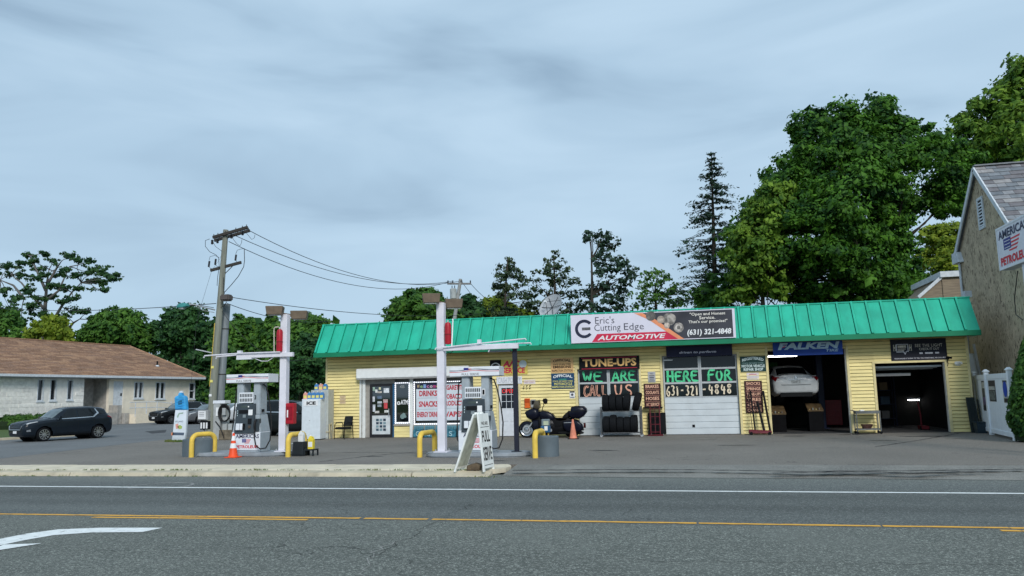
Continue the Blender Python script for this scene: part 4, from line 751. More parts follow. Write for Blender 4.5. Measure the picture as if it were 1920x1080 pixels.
def pump(num, label, x, y, rz=0.):
    t = thing('fuel_pump', label, 'fuel pump', (x, y, ISZ), rz, 'fuel pumps on the islands', local=True); B = lambda mb, n, m, p=t, **k: mb.build(n, m, p, local=True, **k)
    D = .62
    B(MB().box(-.49, .49, .02, D-.02, .0, .055), 'plinth', m_pumpG, bevel=.01)
    lo = B(MB().hexa([(-.48, 0, .055), (.48, 0, .055), (.48, D, .055), (-.48, D, .055), (-.48, 0, .6), (.48, 0, .6), (.48, D, .6), (-.48, D, .6)]), 'lower_cabinet', m_pumpW, bevel=.012)
    fr = Frame((-.48, 0, .055), (1, 0, 0)); 
    def LL(*a, **k):
        o = lettering(*a, **k); return o
    LL('AMERICAS', fr, .14, .93, .36, .48, m_pnavy, lo, c=.004, bold=.02); flagmap(fr, .36, .20, .30, .14, lo); LL('PETROLEUM', fr, .16, .9, .06, .155, m_flagr, lo, c=.004, bold=.03)
    fr_s = Frame((.48, 0, .055), (0, 1, 0)); fr_s.slab(MB(), .02, D-.02, .0, .53, 0, .006).build('side_panel', m_pumpG, lo)
    # flared shoulders narrowing to two columns
    B(MB().hexa([(-.48, .02, .6), (.48, .02, .6), (.48, D-.02, .6), (-.48, D-.02, .6), (-.40, .06, 1.12), (.40, .06, 1.12), (.40, D-.06, 1.12), (-.40, D-.06, 1.12)]), 'shoulder', m_pumpG, bevel=.015)
    for s_ in (-1, 1):
        a, b = sorted((s_*.40, s_*.17)); B(MB().box(a, b, .1, D-.1, 1.12, 2.1), 'column', m_pumpG, bevel=.02, seg=2)
    B(MB().box(-.17, .17, .16, D-.16, 1.12, 1.46), 'bridge', m_pumpD)
    el = B(MB().hexa([(-.38, -.05, .56), (.30, -.05, .56), (.30, .2, .56), (-.38, .2, .56), (-.34, .01, 1.46), (.27, .01, 1.46), (.27, .2, 1.46), (-.34, .2, 1.46)]), 'control_panel', m_pumpD, bevel=.012)
    frp = Frame((-.38, -.05, .56), (1, 0, 0), (0, .06, .9))
    def pan(a0, a1, b0, b1, m, n, c1=.006, c0=-.002): return frp.slab(MB(), a0, a1, b0, b1, c0, c1).build(n, m, el, local=True)
    m_scr = M('pump_screen', (.06, .08, .075), rough=.15); pan(.2, .42, .78, .84, m_scr, 'display'); pan(.43, .47, .79, .83, m_white, 'sticker'); pan(.14, .46, .60, .71, m_sblack, 'hood_recess'); pan(.46, .60, .55, .72, m_white, 'price_card', .008)
    for k in range(3): pan(.04, .10, .52+k*.07, .57+k*.07, m_sblack, 'button'); 
    for k in range(3): pan(.075, .10, .525+k*.07, .565+k*.07, M('button_lit', (.45, .55, .6)), 'button', .010)
    pan(.28, .38, .48, .57, M('keypad_grey', (.22, .26, .28), rough=.5), 'keypad', .012); pan(.46, .58, .28, .45, m_sblack, 'card_reader', .014); pan(.48, .56, .16, .24, M('receipt_brown', (.09, .065, .05)), 'receipt_slot', .012)
    frp.slab(frp.slab(MB(), .10, .22, .10, .30, 0, .09), .24, .32, .10, .30, 0, .085).build('grade_buttons' if 0 else 'selector', m_pumpW, el, local=True, bevel=.012)
    frp.slab(MB(), .325, .37, .12, .30, 0, .08).build('selector', m_sblack, el, local=True, bevel=.01)
    pr = B(MB().box(-.30, .18, .07, .14, 1.48, 1.80), 'price_display', m_pumpW, bevel=.006); frd = Frame((-.30, .07, 1.48), (1, 0, 0)); m_dig = M('digit_dark', (.07, .08, .085), rough=.4)
    for r_ in range(2):
        for k in range(8): frd.slab(MB(), .03+k*.055, .065+k*.055, .04+r_*.14, .14+r_*.14, 0, .004).build('digit', m_dig, pr, local=True)
    lettering(num, Frame((0, .1, 0), (1, 0, 0)), .21, .27, 1.58, 1.72, m_sblack, t, c=.008, bold=.03)
    if num == '1': Frame((0, .1, 0), (1, 0, 0)).slab(MB(), .195, .285, 1.56, 1.74, 0, .005).build('number_card', m_white, t, local=True)
    tp = B(MB().box(-.72, .72, .0, D, 2.1, 2.36), 'valance', m_pumpW, bevel=.01); frt = Frame((-.72, 0, 2.1), (1, 0, 0))
    mb = MB(); ribbon(mb, frt, [(.0, .12), (.3, .115), (.55, .15), (.8, .16), (1.1, .13), (1.44, .125)], .014, .004); mb.build('printed_stripe', m_flagr, tp, local=True)
    mb = MB(); ribbon(mb, frt, [(.0, .16), (.3, .155), (.55, .19), (.8, .20), (1.1, .17), (1.44, .165)], .018, .004); mb.build('printed_stripe', m_pnavy, tp, local=True)
    frt.slab(MB(), .42, .56, .17, .235, .004, .007).build('emblem', m_flagb, tp, local=True); frt.slab(MB(), .56, .64, .19, .21, .004, .007).build('emblem', m_flagr, tp, local=True)
    lettering('FULL SERVE', frt, .36, .86, .025, .085, M('print_grey2', (.2, .2, .2)), tp, c=.004, bold=.01)
    # nozzle boot, nozzle and the looping hose on the right
    B(MB().box(.30, .44, -.03, .12, .62, 1.0), 'nozzle_boot', m_pumpD, bevel=.01)
    B(MB().tube([(.37, -.03, .98), (.36, -.10, .92), (.355, -.11, .78), (.35, -.07, .66)], [.02, .035, .035, .028], 8), 'nozzle', m_rubber, smooth=50)
    B(MB().tube([(.36, -.10, .68), (.36, -.13, .5), (.42, -.13, .22), (.55, -.10, .10), (.68, 0, .12), (.76, .1, .35), (.77, .16, .8), (.70, .2, 1.3), (.60, .22, 1.75), (.52, .22, 1.98), (.44, .24, 2.03), (.38, .26, 2.02)], .02, 8), 'hose', m_rubber, smooth=50)
    B(MB().tube([(-.46, .3, 1.98), (-.54, .3, 1.9), (-.56, .28, 1.5), (-.57, .2, .8), (-.54, .1, .35), (-.49, .06, .3)], .02, 8), 'hose', m_rubber, smooth=50)
    B(MB().box(.40, .44, .2, .3, 1.2, 1.28), 'clip', m_sblack); return t
pump('3', 'grey and white fuel pump numbered 3 beside the orange cone', p3[0], 21.9); pump('1', 'grey and white fuel pump numbered 1 behind the A-frame sign', p1[0]-.03, 21.35)
# light posts with their arms
def shoebox(par, c, yaw):
    mb = MB(); R_ = Matrix.Rotation(yaw, 3, 'Z'); pts = []
    for z, k in ((-.13, .86), (.13, 1.)):
        for sx, sy in ((-1, -1), (1, -1), (1, 1), (-1, 1)): v = R_ @ Vector((sx*.26*k, sy*.22*k, z)); pts.append((c[0]+v.x, c[1]+v.y, c[2]+v.z))
    mb.hexa([*pts[4:], *pts[:4]]) if 0 else mb.hexa(pts); h = mb.build('lamp_head', m_bronze, par, bevel=.015)
    mb = MB(); q = [R_ @ Vector((sx*.19, sy*.14, 0)) for sx, sy in ((-1, -1), (1, -1), (1, 1), (-1, 1))]; mb.prism([(c[0]+v.x, c[1]+v.y, c[2]-.136) for v in q], (0, 0, .01)); mb.build('lens', M('lamp_lens', (.55, .58, .58), rough=.2), h)
def lightpost(label, x, y, ztop):
    t = thing('light_post', label, 'light post', (x, y, ISZ), group='white forecourt light posts')
    MB().box(x-.11, x+.11, y-.11, y+.11, ISZ+.03, ztop).build('post', m_wpost, t, bevel=.012)
    MB().box(x-.2, x+.2, y-.2, y+.2, ISZ, ISZ+.03).build('base_plate', m_wpost, t, bevel=.006)
    for sx, sy in ((-1, -1), (1, -1), (1, 1), (-1, 1)): MB().cyl((x+sx*.15, y+sy*.15, ISZ+.03), (x+sx*.15, y+sy*.15, ISZ+.09), .018, n=6).build('anchor_bolt', m_alum, t)
    return t
q3 = PY(531, 845, 22.05); zt3 = PY(533, 590, 22.05)[2]; lp3 = lightpost('white twin-lamp light post carrying the red extinguisher cabinet, left of the garage', q3[0], 22.05, zt3)
q1 = PY(829.5, 850, 21.5); zt1 = PY(829, 568, 21.5)[2]; lp1 = lightpost('white twin-lamp light post standing in front of the shop window', q1[0], 21.5, zt1)
for t, q, y, z in ((lp3, q3, 22.05, zt3), (lp1, q1, 21.5, zt1)):
    shoebox(t, (q[0]-.20, y-.28, z+.1), .35); shoebox(t, (q[0]+.27, y+.38, z+.0), .35); MB().bar((q[0]-.15, y-.2, z+.02), (q[0]+.2, y+.3, z-.03), .08).build('bracket', m_bronze, t)
def tank(label, px0, px1, y0_, y1_, Y):
    a, b = PY((px0+px1)/2, y0_, Y), PY((px0+px1)/2, y1_, Y); r = abs(PY(px1, 630, Y)[0]-PY(px0, 630, Y)[0])/2; x = (a[0]+b[0])/2
    t = thing('fire_tank', label, 'tank', (x, Y, b[2])); z0, z1 = b[2], a[2]
    MB().lathe([(.02, 0), (r*.95, .02), (r, .06), (r, z1-z0-.1), (r*.8, z1-z0-.03), (r*.3, z1-z0)], (x, Y, z0), n=18).build('cylinder', m_redp, t, smooth=40); MB().cyl((x, Y, z1-.01), (x, Y, z1+.06), .025, n=8).build('valve', m_alum, t)
    MB().lathe([(r+.006, 0), (r+.006, .03)], (x, Y, z0+(z1-z0)*.42), n=18).build('strap', M('strap_red', (.2, .01, .015)), t)
tank('dark red fire cylinder on the left side of the light post by the orange cone', 519, 529.5, 617, 660, 21.9); tank('dark red fire cylinder in front of the green mansard roof', 834, 846, 604, 646, 21.42)
# horizontal arms carrying piping
def pxp(x, y, Y): return PY(x, y, Y)
t = thing('canopy_arm', 'white overhead pipe arm reaching left from the post beside pump 3', 'pipe arm', pxp(470, 664, 22.0)); Y = 21.9
MB().bar(pxp(445, 668, Y), pxp(550, 664.5, Y), .12, .13).build('beam', m_wpost, t, bevel=.008)
MB().tube([pxp(382, 671, Y-.1), pxp(384, 667, Y-.1), pxp(450, 662.5, Y-.1), pxp(525, 660, Y-.1)], .022, 6).build('pipe', m_wpost, t, smooth=50)
MB().tube([pxp(405, 673, Y+.1), pxp(406, 669, Y+.1), pxp(450, 665, Y+.1)], .022, 6).build('pipe', m_wpost, t, smooth=50)
MB().bar(pxp(445, 673, Y), pxp(473, 672, Y), .12, .05).build('light_strip', m_pumpW, t); a = pxp(450, 660, Y); MB().box(a[0]-.06, a[0]+.06, Y-.06, Y+.06, a[2]-.06, a[2]+.04).build('junction_box', m_wpost, t)
MB().tube([pxp(475, 671, Y), pxp(490, 677, Y), pxp(502, 677, Y), pxp(516, 668, Y)], .012, 6).build('cable', m_wpost, t, smooth=50); MB().tube([pxp(514, 660, Y), pxp(514, 616, Y), pxp(516, 613.5, Y), pxp(523, 613, Y)], .018, 6).build('pipe', M('pipe_cream', (.6, .57, .48)), t, smooth=50)
t = thing('canopy_arm', 'white overhead pipe arm carried by the black prop beside pump 1', 'pipe arm', pxp(900, 650, 21.4)); Y = 21.4
MB().bar(pxp(832, 654, Y), pxp(972, 649, Y), .12, .13).build('beam', m_wpost, t, bevel=.008)
MB().tube([pxp(816, 656, Y-.1), pxp(817, 653, Y-.1), pxp(900, 644, Y-.1), pxp(985, 635, Y-.1), pxp(986.5, 638, Y-.1)], .02, 6).build('pipe', m_wpost, t, smooth=50)
MB().tube([pxp(820, 654, Y+.1), pxp(900, 647, Y+.1), pxp(995, 643, Y+.1), pxp(996, 646, Y+.1)], .02, 6).build('pipe', m_wpost, t, smooth=50)
a = pxp(918, 656, Y); MB().lathe([(.05, 0), (.03, .06), (.012, .12)], (a[0], Y, a[2]-.06), n=10).build('nozzle', m_wpost, t); a = pxp(938, 653, Y); MB().box(a[0]-.3, a[0]+.3, Y-.07, Y+.09, a[2]-.1, a[2]-.05).build('light_strip', m_pumpD, t)
a = pxp(899, 642, Y); MB().box(a[0]-.05, a[0]+.05, Y-.06, Y+.06, a[2]-.05, a[2]+.08).build('junction_box', m_wpost, t)
MB().tube([pxp(838, 660, Y), pxp(845, 662, Y), pxp(852, 655, Y)], .012, 6).build('cable', m_sblack, t)
bpb = PY(970, 848, 21.6); zt = PY(967, 652, 21.5)[2]; t = thing('prop_post', 'thin black steel prop standing at the right end of the pump 1 island', 'post', (bpb[0], 21.55, ISZ)); MB().box(bpb[0]-.06, bpb[0]+.06, 21.49, 21.61, ISZ+.015, zt).build('post', M('post_black', (.018, .02, .035), rough=.5), t, bevel=.006); MB().box(bpb[0]-.13, bpb[0]+.13, 21.42, 21.68, ISZ, ISZ+.015).build('base_plate', MATS['post_black'], t)
# fire extinguisher cabinet on the post, flyer holder
a, b = PY(541, 756, 22.0), PY(541, 795, 22.0); t = thing('extinguisher_cabinet', 'red extinguisher cabinet hung on the post beside pump 3', 'cabinet', (a[0], 21.95, b[2])); cx = q3[0]+.11
MB().box(cx+.002, cx+.26, 21.94, 22.16, b[2], a[2]).build('case', m_redp, t, bevel=.02); MB().box(cx+.03, cx+.23, 21.93, 21.94, b[2]+.12, a[2]-.1).build('door', M('red_dark', (.26, .008, .02), rough=.25), t); MB().box(cx+.06, cx+.1, 21.922, 21.93, b[2]+.2, b[2]+.42).build('label', m_white, t); MB().box(cx+.12, cx+.24, 21.96, 22.1, a[2], a[2]+.03).build('cap', m_sblack, t)
# yellow hoop guards
def hoop(label, A1, A2, px_top):
    z = PY(A1[0], px_top, A1[1]*0+A1[2])[2]; P1 = PY(A1[0], 850, A1[2]); P2 = PY(A2[0], 850, A2[2]); r = .075
    a = A((P1[0], P1[1], 0)); b = A((P2[0], P2[1], 0)); d = (b-a)/np.linalg.norm(b-a); R_ = .2; pts = [a, a+A((0, 0, z-R_-r))]
    for k in range(1, 6): an = math.pi/2*k/6; pts.append(a+d*R_*(1-math.cos(an))+A((0, 0, z-R_-r+R_*math.sin(an))))
    pts += [a+d*R_+A((0, 0, z-r)), b-d*R_+A((0, 0, z-r))]
    for k in range(1, 6): an = math.pi/2*k/6; pts.append(b-d*R_*(1-math.sin(an))+A((0, 0, z-R_-r+R_*math.cos(an))))
    pts += [b+A((0, 0, z-R_-r)), b]
    o = MB().tube(pts, r, 12).build('hoop_guard', m_yel, smooth=50); return tag(o, label, 'bollard', 'yellow hoop guards')
hoop('yellow hoop guard in front of the grey drum by pump 3', (359, 0, 21.55), (402, 0, 22.2), 810.5)
hoop('yellow hoop guard next to the black bucket stand', (540, 0, 21.5), (571, 0, 22.6), 811)
hoop('yellow hoop guard left of the white post beside pump 1', (787, 0, 21.25), (815, 0, 22.4), 808)
hoop('yellow hoop guard against the grey drum near the motorcycle', (1003.5, 0, 20.85), (1019, 0, 22.0), 806)
def drum(label, px0, px1, Y, ytop):
    a, b = PY(px0, 850, Y), PY(px1, 850, Y); r = (b[0]-a[0])/2; c = (a+b)/2; z = PY((px0+px1)/2, ytop, Y-r*.3)[2]
    t = thing('planter_drum', label, 'drum', (c[0], Y, 0), group='grey concrete drums at the island ends')
    MB().lathe([(r, 0), (r, z-.02), (r-.02, z), (r-.07, z), (r-.09, z-.06), (.001, z-.07)], (c[0], Y, 0), n=40).build('drum_wall', m_grd, t, smooth=35); MB().lathe([(r-.095, 0), (.001, .01)], (c[0], Y, z-.068), n=28).build('soil', M('soil_dark', (.03, .025, .02), rough=1, bump=.5), t)
drum('grey round drum by the left hoop guard near the water flag', 347, 398, 22.1, 823); drum('grey round drum at the right end of the pump 1 island', 1006, 1048, 21.45, 817.5)
# cones
def cone(label, x, y, h, mat, bands):
    t = thing('traffic_cone', label, 'cone', (x, y, 0), group='traffic cones')
    MB().box(x-.19, x+.19, y-.19, y+.19, 0.0, .03).build('base', mat if bands else m_sblack, t, bevel=.012); R_ = lambda z: .14-(.14-.03)*(z/h)
    MB().lathe([(R_(.03)+.02, .03), (R_(.06), .06), (R_(h*.5), h*.5), (R_(h-.01), h-.01), (.02, h), (.001, h)], (x, y, 0), n=22).build('body', mat, t, smooth=40)
    for z0, z1 in bands: MB().lathe([(R_(z0)+.003, z0), (R_(z1)+.003, z1)], (x, y, 0), n=22).build('reflective_band', m_white, t, smooth=40)
c3 = G(437, 858); cone('bright orange cone with white bands in front of pump 3', c3[0], c3[1], .72, m_orange, ((.28, .42), (.5, .64)))
c1 = G(1075, 823); cone('faded pink cone standing behind the motorcycle', c1[0], c1[1], .72, M('cone_faded', (.72, .25, .16), rough=.7, var=.2, scale=5), ())
# A-frame sign
af = thing('a_frame_sign', 'white folding A-frame board hand-lettered FULL SERVE at the kerb', 'sign', (-4.85, 17.5, 0)); m_af = M('aframe_white', (.84, .86, .83), rough=.55, var=.08, dirt=.2, dirtcol=(.3, .3, .25)); m_afin = M('aframe_inner', (.52, .54, .46), rough=.7, var=.25, scale=5)
xl, xr, xt = PY(852, 888, 17.2)[0], PY(907, 891, 17.2)[0], PY(893, 790, 17.2)[0]; HA = 1.27; yN, wA = 17.2, .62
for (xb, s_, lab) in ((xl, -1, 0), (xr, 1, 1)):
    b = A((xb, yN, .0)); tp_ = A((xt+s_*.045-.02, yN, HA)); v = (tp_-b)/np.linalg.norm(tp_-b); u = A((.12, .99, 0)); u = u/np.linalg.norm(u); fr = Frame(b, u, v); HH = np.linalg.norm(tp_-b)
    pn = fr.slab(MB(), 0, wA, .06, HH, -.02, .02).build('panel', m_af, af, bevel=.006); fr.slab(fr.slab(MB(), 0, .06, .0, .07, -.02, .02), wA-.06, wA, .0, .07, -.02, .02).build('foot', m_af, af)
    if lab:
        m_hand = M('hand_ink', (.03, .03, .03), rough=.7, var=.4)
        lettering('WE ARE', fr, .12, .5, HH*.80, HH*.86, m_hand, pn, c=.024, bold=.01); lettering('FULL', fr, .08, .54, HH*.50, HH*.70, m_hand, pn, c=.024, bold=.02); lettering('SERVE', fr, .06, .56, HH*.18, HH*.42, m_hand, pn, c=.024, bold=.02)
        for b_ in (.10, .76): fr.slab(MB(), .06, wA-.06, HH*b_, HH*b_+.012, .02, .023).build('printed_stripe', m_hand, pn)
    else:
        fr.slab(MB(), .04, wA-.04, .12, HH-.08, .02, .024).build('inner_board', m_afin, pn)
for k in (.15, wA-.15): MB().box(xt-.07, xt+.03, yN+k-.05, yN+k+.05, HA-.01, HA+.035).build('hinge', m_af, af, bevel=.005)
mb = MB(); mb.puff([(xl+.2, 17.55, .012), (xl+.52, 17.55, .012), (xl+.55, 17.55, .13), (xl+.4, 17.55, .17), (xl+.22, 17.55, .12)], (0, .26, 0)); tag(mb.build('rock', M('rock_brown', (.12, .09, .06), rough=.9, bump=.6, bscale=12, var=.4)), 'brown rock weighing down the A-frame sign', 'rock')
# ice freezer with jugs on top
a, b = PY(565, 820, 30.2)[0], PY(600, 820, 30.2)[0]; zt = PY(583, 748, 30.2)[2]; m_ice = M('freezer_white', (.66, .72, .76), rough=.45, var=.06, dirt=.2, dirtcol=(.4, .4, .4)); m_ices = M('freezer_side', (.44, .47, .45), rough=.5, var=.1)
t = thing('ice_freezer', 'white ice freezer with an ICE panel at the left corner of the garage', 'freezer', ((a+b)/2, 30.2, 0)); MB().box(a, b, 30.2, 30.75, .03, zt).build('cabinet', m_ice, t, bevel=.015)
zb = PY(606, 731, 30.8)[2]; MB().box(a+.12, b+.08, 30.755, 31.3, .0, zb).build('rear_cabinet', m_ices, t, bevel=.015); MB().box(a+.04, b-.04, 30.24, 30.7, .0, .03).build('feet', m_sblack, t)
fi = Frame((a, 30.2, 0), (1, 0, 0)); W = b-a; pn = fi.slab(MB(), .08, W-.1, zt-.28, zt-.06, 0, .012).build('sign_panel', m_white, t); lettering('ICE', fi, .22, W-.2, zt-.24, zt-.1, m_sblack, pn, c=.016, bold=.05); fi.slab(MB(), W*.40, W*.46, .78, .8, 0, .012).build('latch', m_greyp, t)
def jug(label, x, y, z, col, h=.3, cat='bottle', group='washer fluid jugs on the freezer'):
    t = thing('fluid_jug', label, cat, (x, y, z), group=group); m = M('jug_%s' % col, dict(blue=(.06, .22, .5), pink=(.75, .36, .28), white=(.7, .72, .72), yellow=(.75, .6, .05), teal=(.05, .3, .42))[col], rough=.35)
    MB().hexa([(x-.085, y-.06, z), (x+.085, y-.06, z), (x+.085, y+.06, z), (x-.085, y+.06, z), (x-.085, y-.06, z+h*.65), (x+.085, y-.06, z+h*.65), (x+.085, y+.06, z+h*.65), (x-.085, y+.06, z+h*.65)]).hexa([(x-.085, y-.06, z+h*.65), (x+.085, y-.06, z+h*.65), (x+.085, y+.06, z+h*.65), (x-.085, y+.06, z+h*.65), (x-.045, y-.03, z+h*.9), (x+.0, y-.03, z+h*.9), (x+.0, y+.03, z+h*.9), (x-.045, y+.03, z+h*.9)]).build('body', m, t)
    MB().cyl((x-.022, y, z+h*.9), (x-.022, y, z+h), .022, n=10).build('cap', m_white, t); MB().tube([(x+.0, y, z+h*.86), (x+.07, y, z+h*.84), (x+.078, y, z+h*.62)], .012, 6).build('handle', m, t); MB().box(x-.07, x+.06, y-.064, y-.061, z+h*.15, z+h*.5).build('label', m_pyel if col in ('blue', 'pink') else m_white, t)
on = ('leftmost', 'second', 'third', 'fourth', 'rightmost')
for k, cc in enumerate(('pink', 'blue', 'blue', 'blue', 'blue')): jug(f'{cc} washer fluid jug, {on[k]} in the row at the front of the freezer top', a+.1+k*.185, 30.35, zt, cc)
for k, cc in enumerate(('blue', 'pink', 'blue')): jug(f'{cc} fluid jug, {("left", "middle", "right")[k]} of three on the taller rear cabinet', a+.32+k*.2, 30.9, zb, cc, .28)
# stool and black armchair by the shop wall
sx = PY(615, 822, 30.9)[0]; m_stool = M('stool_cream', (.55, .48, .30), rough=.6); t = thing('step_stool', 'small cream folding step stool beside the ice freezer', 'stool', (sx, 30.9, 0))
for x, y in ((-.16, -.15), (.16, -.15), (-.16, .15), (.16, .15)): MB().bar((sx+x, 30.9+y, 0), (sx+x*.6, 30.9+y*.5, .58), .03).build('leg', m_stool, t)
MB().box(sx-.13, sx+.13, 30.8, 31.0, .58, .61).build('top_step', m_stool, t, bevel=.008); MB().box(sx-.14, sx+.14, 30.72, 30.86, .28, .31).build('lower_step', m_stool, t); MB().bar((sx-.12, 30.98, .6), (sx-.12, 30.98, .66), .025).bar((sx+.12, 30.98, .6), (sx+.12, 30.98, .66), .025).build('rail', m_stool, t)
cx0 = PY(644, 822, 30.75)[0]; t = thing('armchair', 'black padded office armchair against the yellow clapboard', 'chair', (cx0, 30.75, 0), -.35, local=True); m_pad = M('chair_black', (.012, .014, .016), rough=.55, var=.3)
MB().box(-.26, .26, -.25, .24, .40, .49).build('seat', m_pad, t, local=True, bevel=.03, seg=2); MB().hexa([(-.25, .2, .52), (.25, .2, .52), (.25, .27, .52), (-.25, .27, .52), (-.23, .3, .93), (.23, .3, .93), (.23, .36, .93), (-.23, .36, .93)]).build('backrest', m_pad, t, local=True, bevel=.025, seg=2)
for s_ in (-1, 1):
    MB().tube([(s_*.28, -.24, 0), (s_*.28, -.22, .6), (s_*.28, -.12, .66), (s_*.28, .2, .66)], .017, 6).build('arm', m_sblack, t, local=True); MB().tube([(s_*.28, .22, .66), (s_*.28, .28, 0)], .017, 6).build('leg', m_sblack, t, local=True); MB().box(s_*.28-.03, s_*.28+.03, -.14, .18, .66, .69).build('armrest', m_pad, t, local=True)
# black windscreen-wash stand with jugs by the hoop
ws = PY(568, 852, 22.0); x, y = ws[0], 22.0; t = thing('wash_stand', 'black plastic bucket stand behind the hoop guard beside pump 3', 'bucket stand', (x, y, 0)); m_bst = M('stand_black', (.015, .02, .024), rough=.5)
MB().hexa([(x-.26, y-.2, .03), (x+.1, y-.2, .03), (x+.1, y+.2, .03), (x-.26, y+.2, .03), (x-.24, y-.18, .42), (x+.08, y-.18, .42), (x+.08, y+.18, .42), (x-.24, y+.18, .42)]).build('bucket', m_bst, t, bevel=.015)
MB().box(x+.1, x+.42, y-.16, y+.18, .16, .20).build('shelf', m_bst, t); 
for q in ((.12, -.14), (.4, -.14), (.4, .16), (.12, .16)): MB().box(x+q[0]-.02, x+q[0]+.02, y+q[1]-.02, y+q[1]+.02, 0, .16).build('leg', m_bst, t)
MB().box(x-.26, x+.1, y-.2, y+.2, 0, .028).build('base', m_bst, t); MB().tube([(x-.34, y-.1, .36), (x-.22, y-.1, .38), (x-.2, y-.12, .2), (x-.2, y-.14, .06)], .014, 6).build('hose', m_white, t)
jug('yellow jug standing on the shelf of the black bucket stand', x+.27, y+.0, .20, 'yellow', .42, group='jugs on the bucket stand'); jug('white jug standing on the lid of the black bucket stand', x-.05, y, .42, 'white', .32, group='jugs on the bucket stand')
# blue towel dispenser on its own post by the right drum
pz = PY(1016, 812, 21.45); x, y = pz[0], 22.08; t = thing('towel_dispenser', 'blue paper towel and squeegee dispenser above the grey drum', 'dispenser', (x, y, 0)); m_blu = M('dispenser_blue', (.025, .10, .22), rough=.4)
z0, z1 = PY(1016, 811, y)[2], PY(1016, 786, y)[2]
for s_ in (-.05, .06): MB().cyl((x+s_, y, 0), (x+s_, y, z0+.05), .022, n=8).build('leg', m_yel, t)
MB().box(x-.13, x+.12, y-.12, y+.1, z0, z0+(z1-z0)*.5).build('squeegee_bucket', m_blu, t, bevel=.015); MB().box(x-.11, x+.11, y-.09, y+.09, z0+(z1-z0)*.5, z1).build('towel_box', M('dispenser_grey', (.16, .2, .22), rough=.4), t, bevel=.015)
MB().box(x-.05, x+.09, y-.098, y-.09, z0+(z1-z0)*.56, z1-.05).build('towel', M('towel_sage', (.42, .48, .36)), t); MB().box(x-.02, x+.07, y-.128, y-.12, z0+.06, z0+.18).build('label', m_white, t)
# water packs under the big window
for k in range(5):
    x = -11.35+k*.47; t = thing('water_pack', f'blue shrink-wrapped bottled water pack, {on[k]} of the row under the shop window', 'water pack', (x+.2, FY-.16, 0), group='water packs under the shop window'); m_wp = M('water_pack', (.05, .19, .26), rough=.3, var=.6, scale=9)
    MB().box(x, x+.42, FY-.32, FY-.04, 0.0, .34).build('wrap', m_wp, t, bevel=.03, seg=2)
    mb = MB(); [mb.lathe([(.04, 0), (.04, .10), (.014, .14), (.014, .17)], (x+.06+i*.1, FY-.25+j*.14, .33), n=8) for i in range(4) for j in range(2)]; mb.build('bottle_tops', M('bottle_tint', (.10, .24, .30), rough=.15), t)
    brushed('CS'[k % 2], Frame((x, FY-.32, 0), (1, 0, 0)), .1, .32, .08, .26, M('print_aqua', (.45, .62, .66)), t, .025, .004)
# ================================================================ motorcycle, tyres, tools
def P_(pts, Y): return [PY(x, y, Y) for x, y in pts]
m_mpaint = M('bike_paint', (.005, .006, .015), rough=.28, var=.2, spec=.22); m_mblk = M('bike_black', (.006, .006, .007), rough=.5, spec=.15); m_chr = M('chrome', (.55, .56, .58), rough=.2, metal=1., var=.2); m_tyre = M('tyre_rubber', (.007, .008, .010), rough=.8, var=.3, scale=20, spec=.15)
YM = 30.35
mf, mr_ = PY(988, 805, YM), PY(1072, 805, YM)
mc = thing('motorcycle', 'black touring motorcycle with top case parked along the garage wall', 'motorcycle', ((mf[0]+mr_[0])/2, YM, 0))
def off6(pts): return [(960+x/8.307, 730+y/8.307) for x, y in pts]      # read off an enlarged view
def mpuff(name, mat, pts, wd, edge=.78, core=.45, y=0., par=None): return MB().puff(P_(off6(pts), YM+y), (0, wd, 0), edge, core).build(name, mat, par or mc, smooth=55)
def wheel(par, c, R, wd, spokes, mt=None, rimr=.68, name='wheel'):
    c = A(c); h = wd/2; w_ = MB().lathe([(R*rimr, -h*.8), (R*.9, -h), (R*.98, -h*.75), (R, -h*.3), (R, h*.3), (R*.98, h*.75), (R*.9, h), (R*rimr, h*.8), (R*rimr, -h*.8)], c, axis=(0, 1, 0), n=32).build(name, m_tyre, par, smooth=40)
    rm = MB().lathe([(R*rimr, -h*.7), (R*rimr+.008, -h*.9), (R*(rimr-.06), -h*.75), (R*(rimr-.08), h*.75), (R*rimr+.008, h*.9), (R*rimr, h*.7)], c, axis=(0, 1, 0), n=32)
    for k in range(spokes):
        a = 2*math.pi*k/spokes; d = A((math.cos(a), 0, math.sin(a))); rm.bar(c+d*R*.08, c+d*R*(rimr-.03), R*.07, wd*.3, up=(0, 1, 0))
    rm.lathe([(.001, -h*.75), (R*.16, -h*.7), (R*.16, h*.7), (.001, h*.75)], c, axis=(0, 1, 0), n=14); rm.build('rim', mt or m_chr, w_, smooth=40); return w_
RW = .325
wf = wheel(mc, (mf[0], YM, RW), RW, .14, 9, rimr=.74); wheel(mc, (mr_[0], YM, RW), RW, .18, 9, rimr=.70)
MB().lathe([(.10, -.092), (.15, -.092), (.15, -.086), (.10, -.086), (.10, -.092)], (mf[0], YM, RW), axis=(0, 1, 0), n=24).build('brake_disc', m_alum, wf)
mpuff('front_fender', m_mpaint, [(130, 640), (150, 545), (200, 505), (290, 500), (350, 560), (380, 640), (355, 640), (300, 550), (230, 530), (175, 560), (150, 640)], .18)
mpuff('fairing', m_mpaint, [(205, 360), (235, 330), (330, 290), (420, 300), (445, 380), (440, 440), (380, 470), (290, 470), (240, 440)], .62, .55, .3)
mpuff('windscreen', M('bike_screen', (.10, .085, .06), rough=.15), [(330, 290), (365, 175), (430, 165), (445, 290), (400, 310)], .38, .8, .6)
mpuff('fuel_tank', m_mpaint, [(415, 350), (480, 330), (560, 340), (645, 385), (680, 440), (670, 485), (560, 490), (440, 470)], .42, .7, .4)
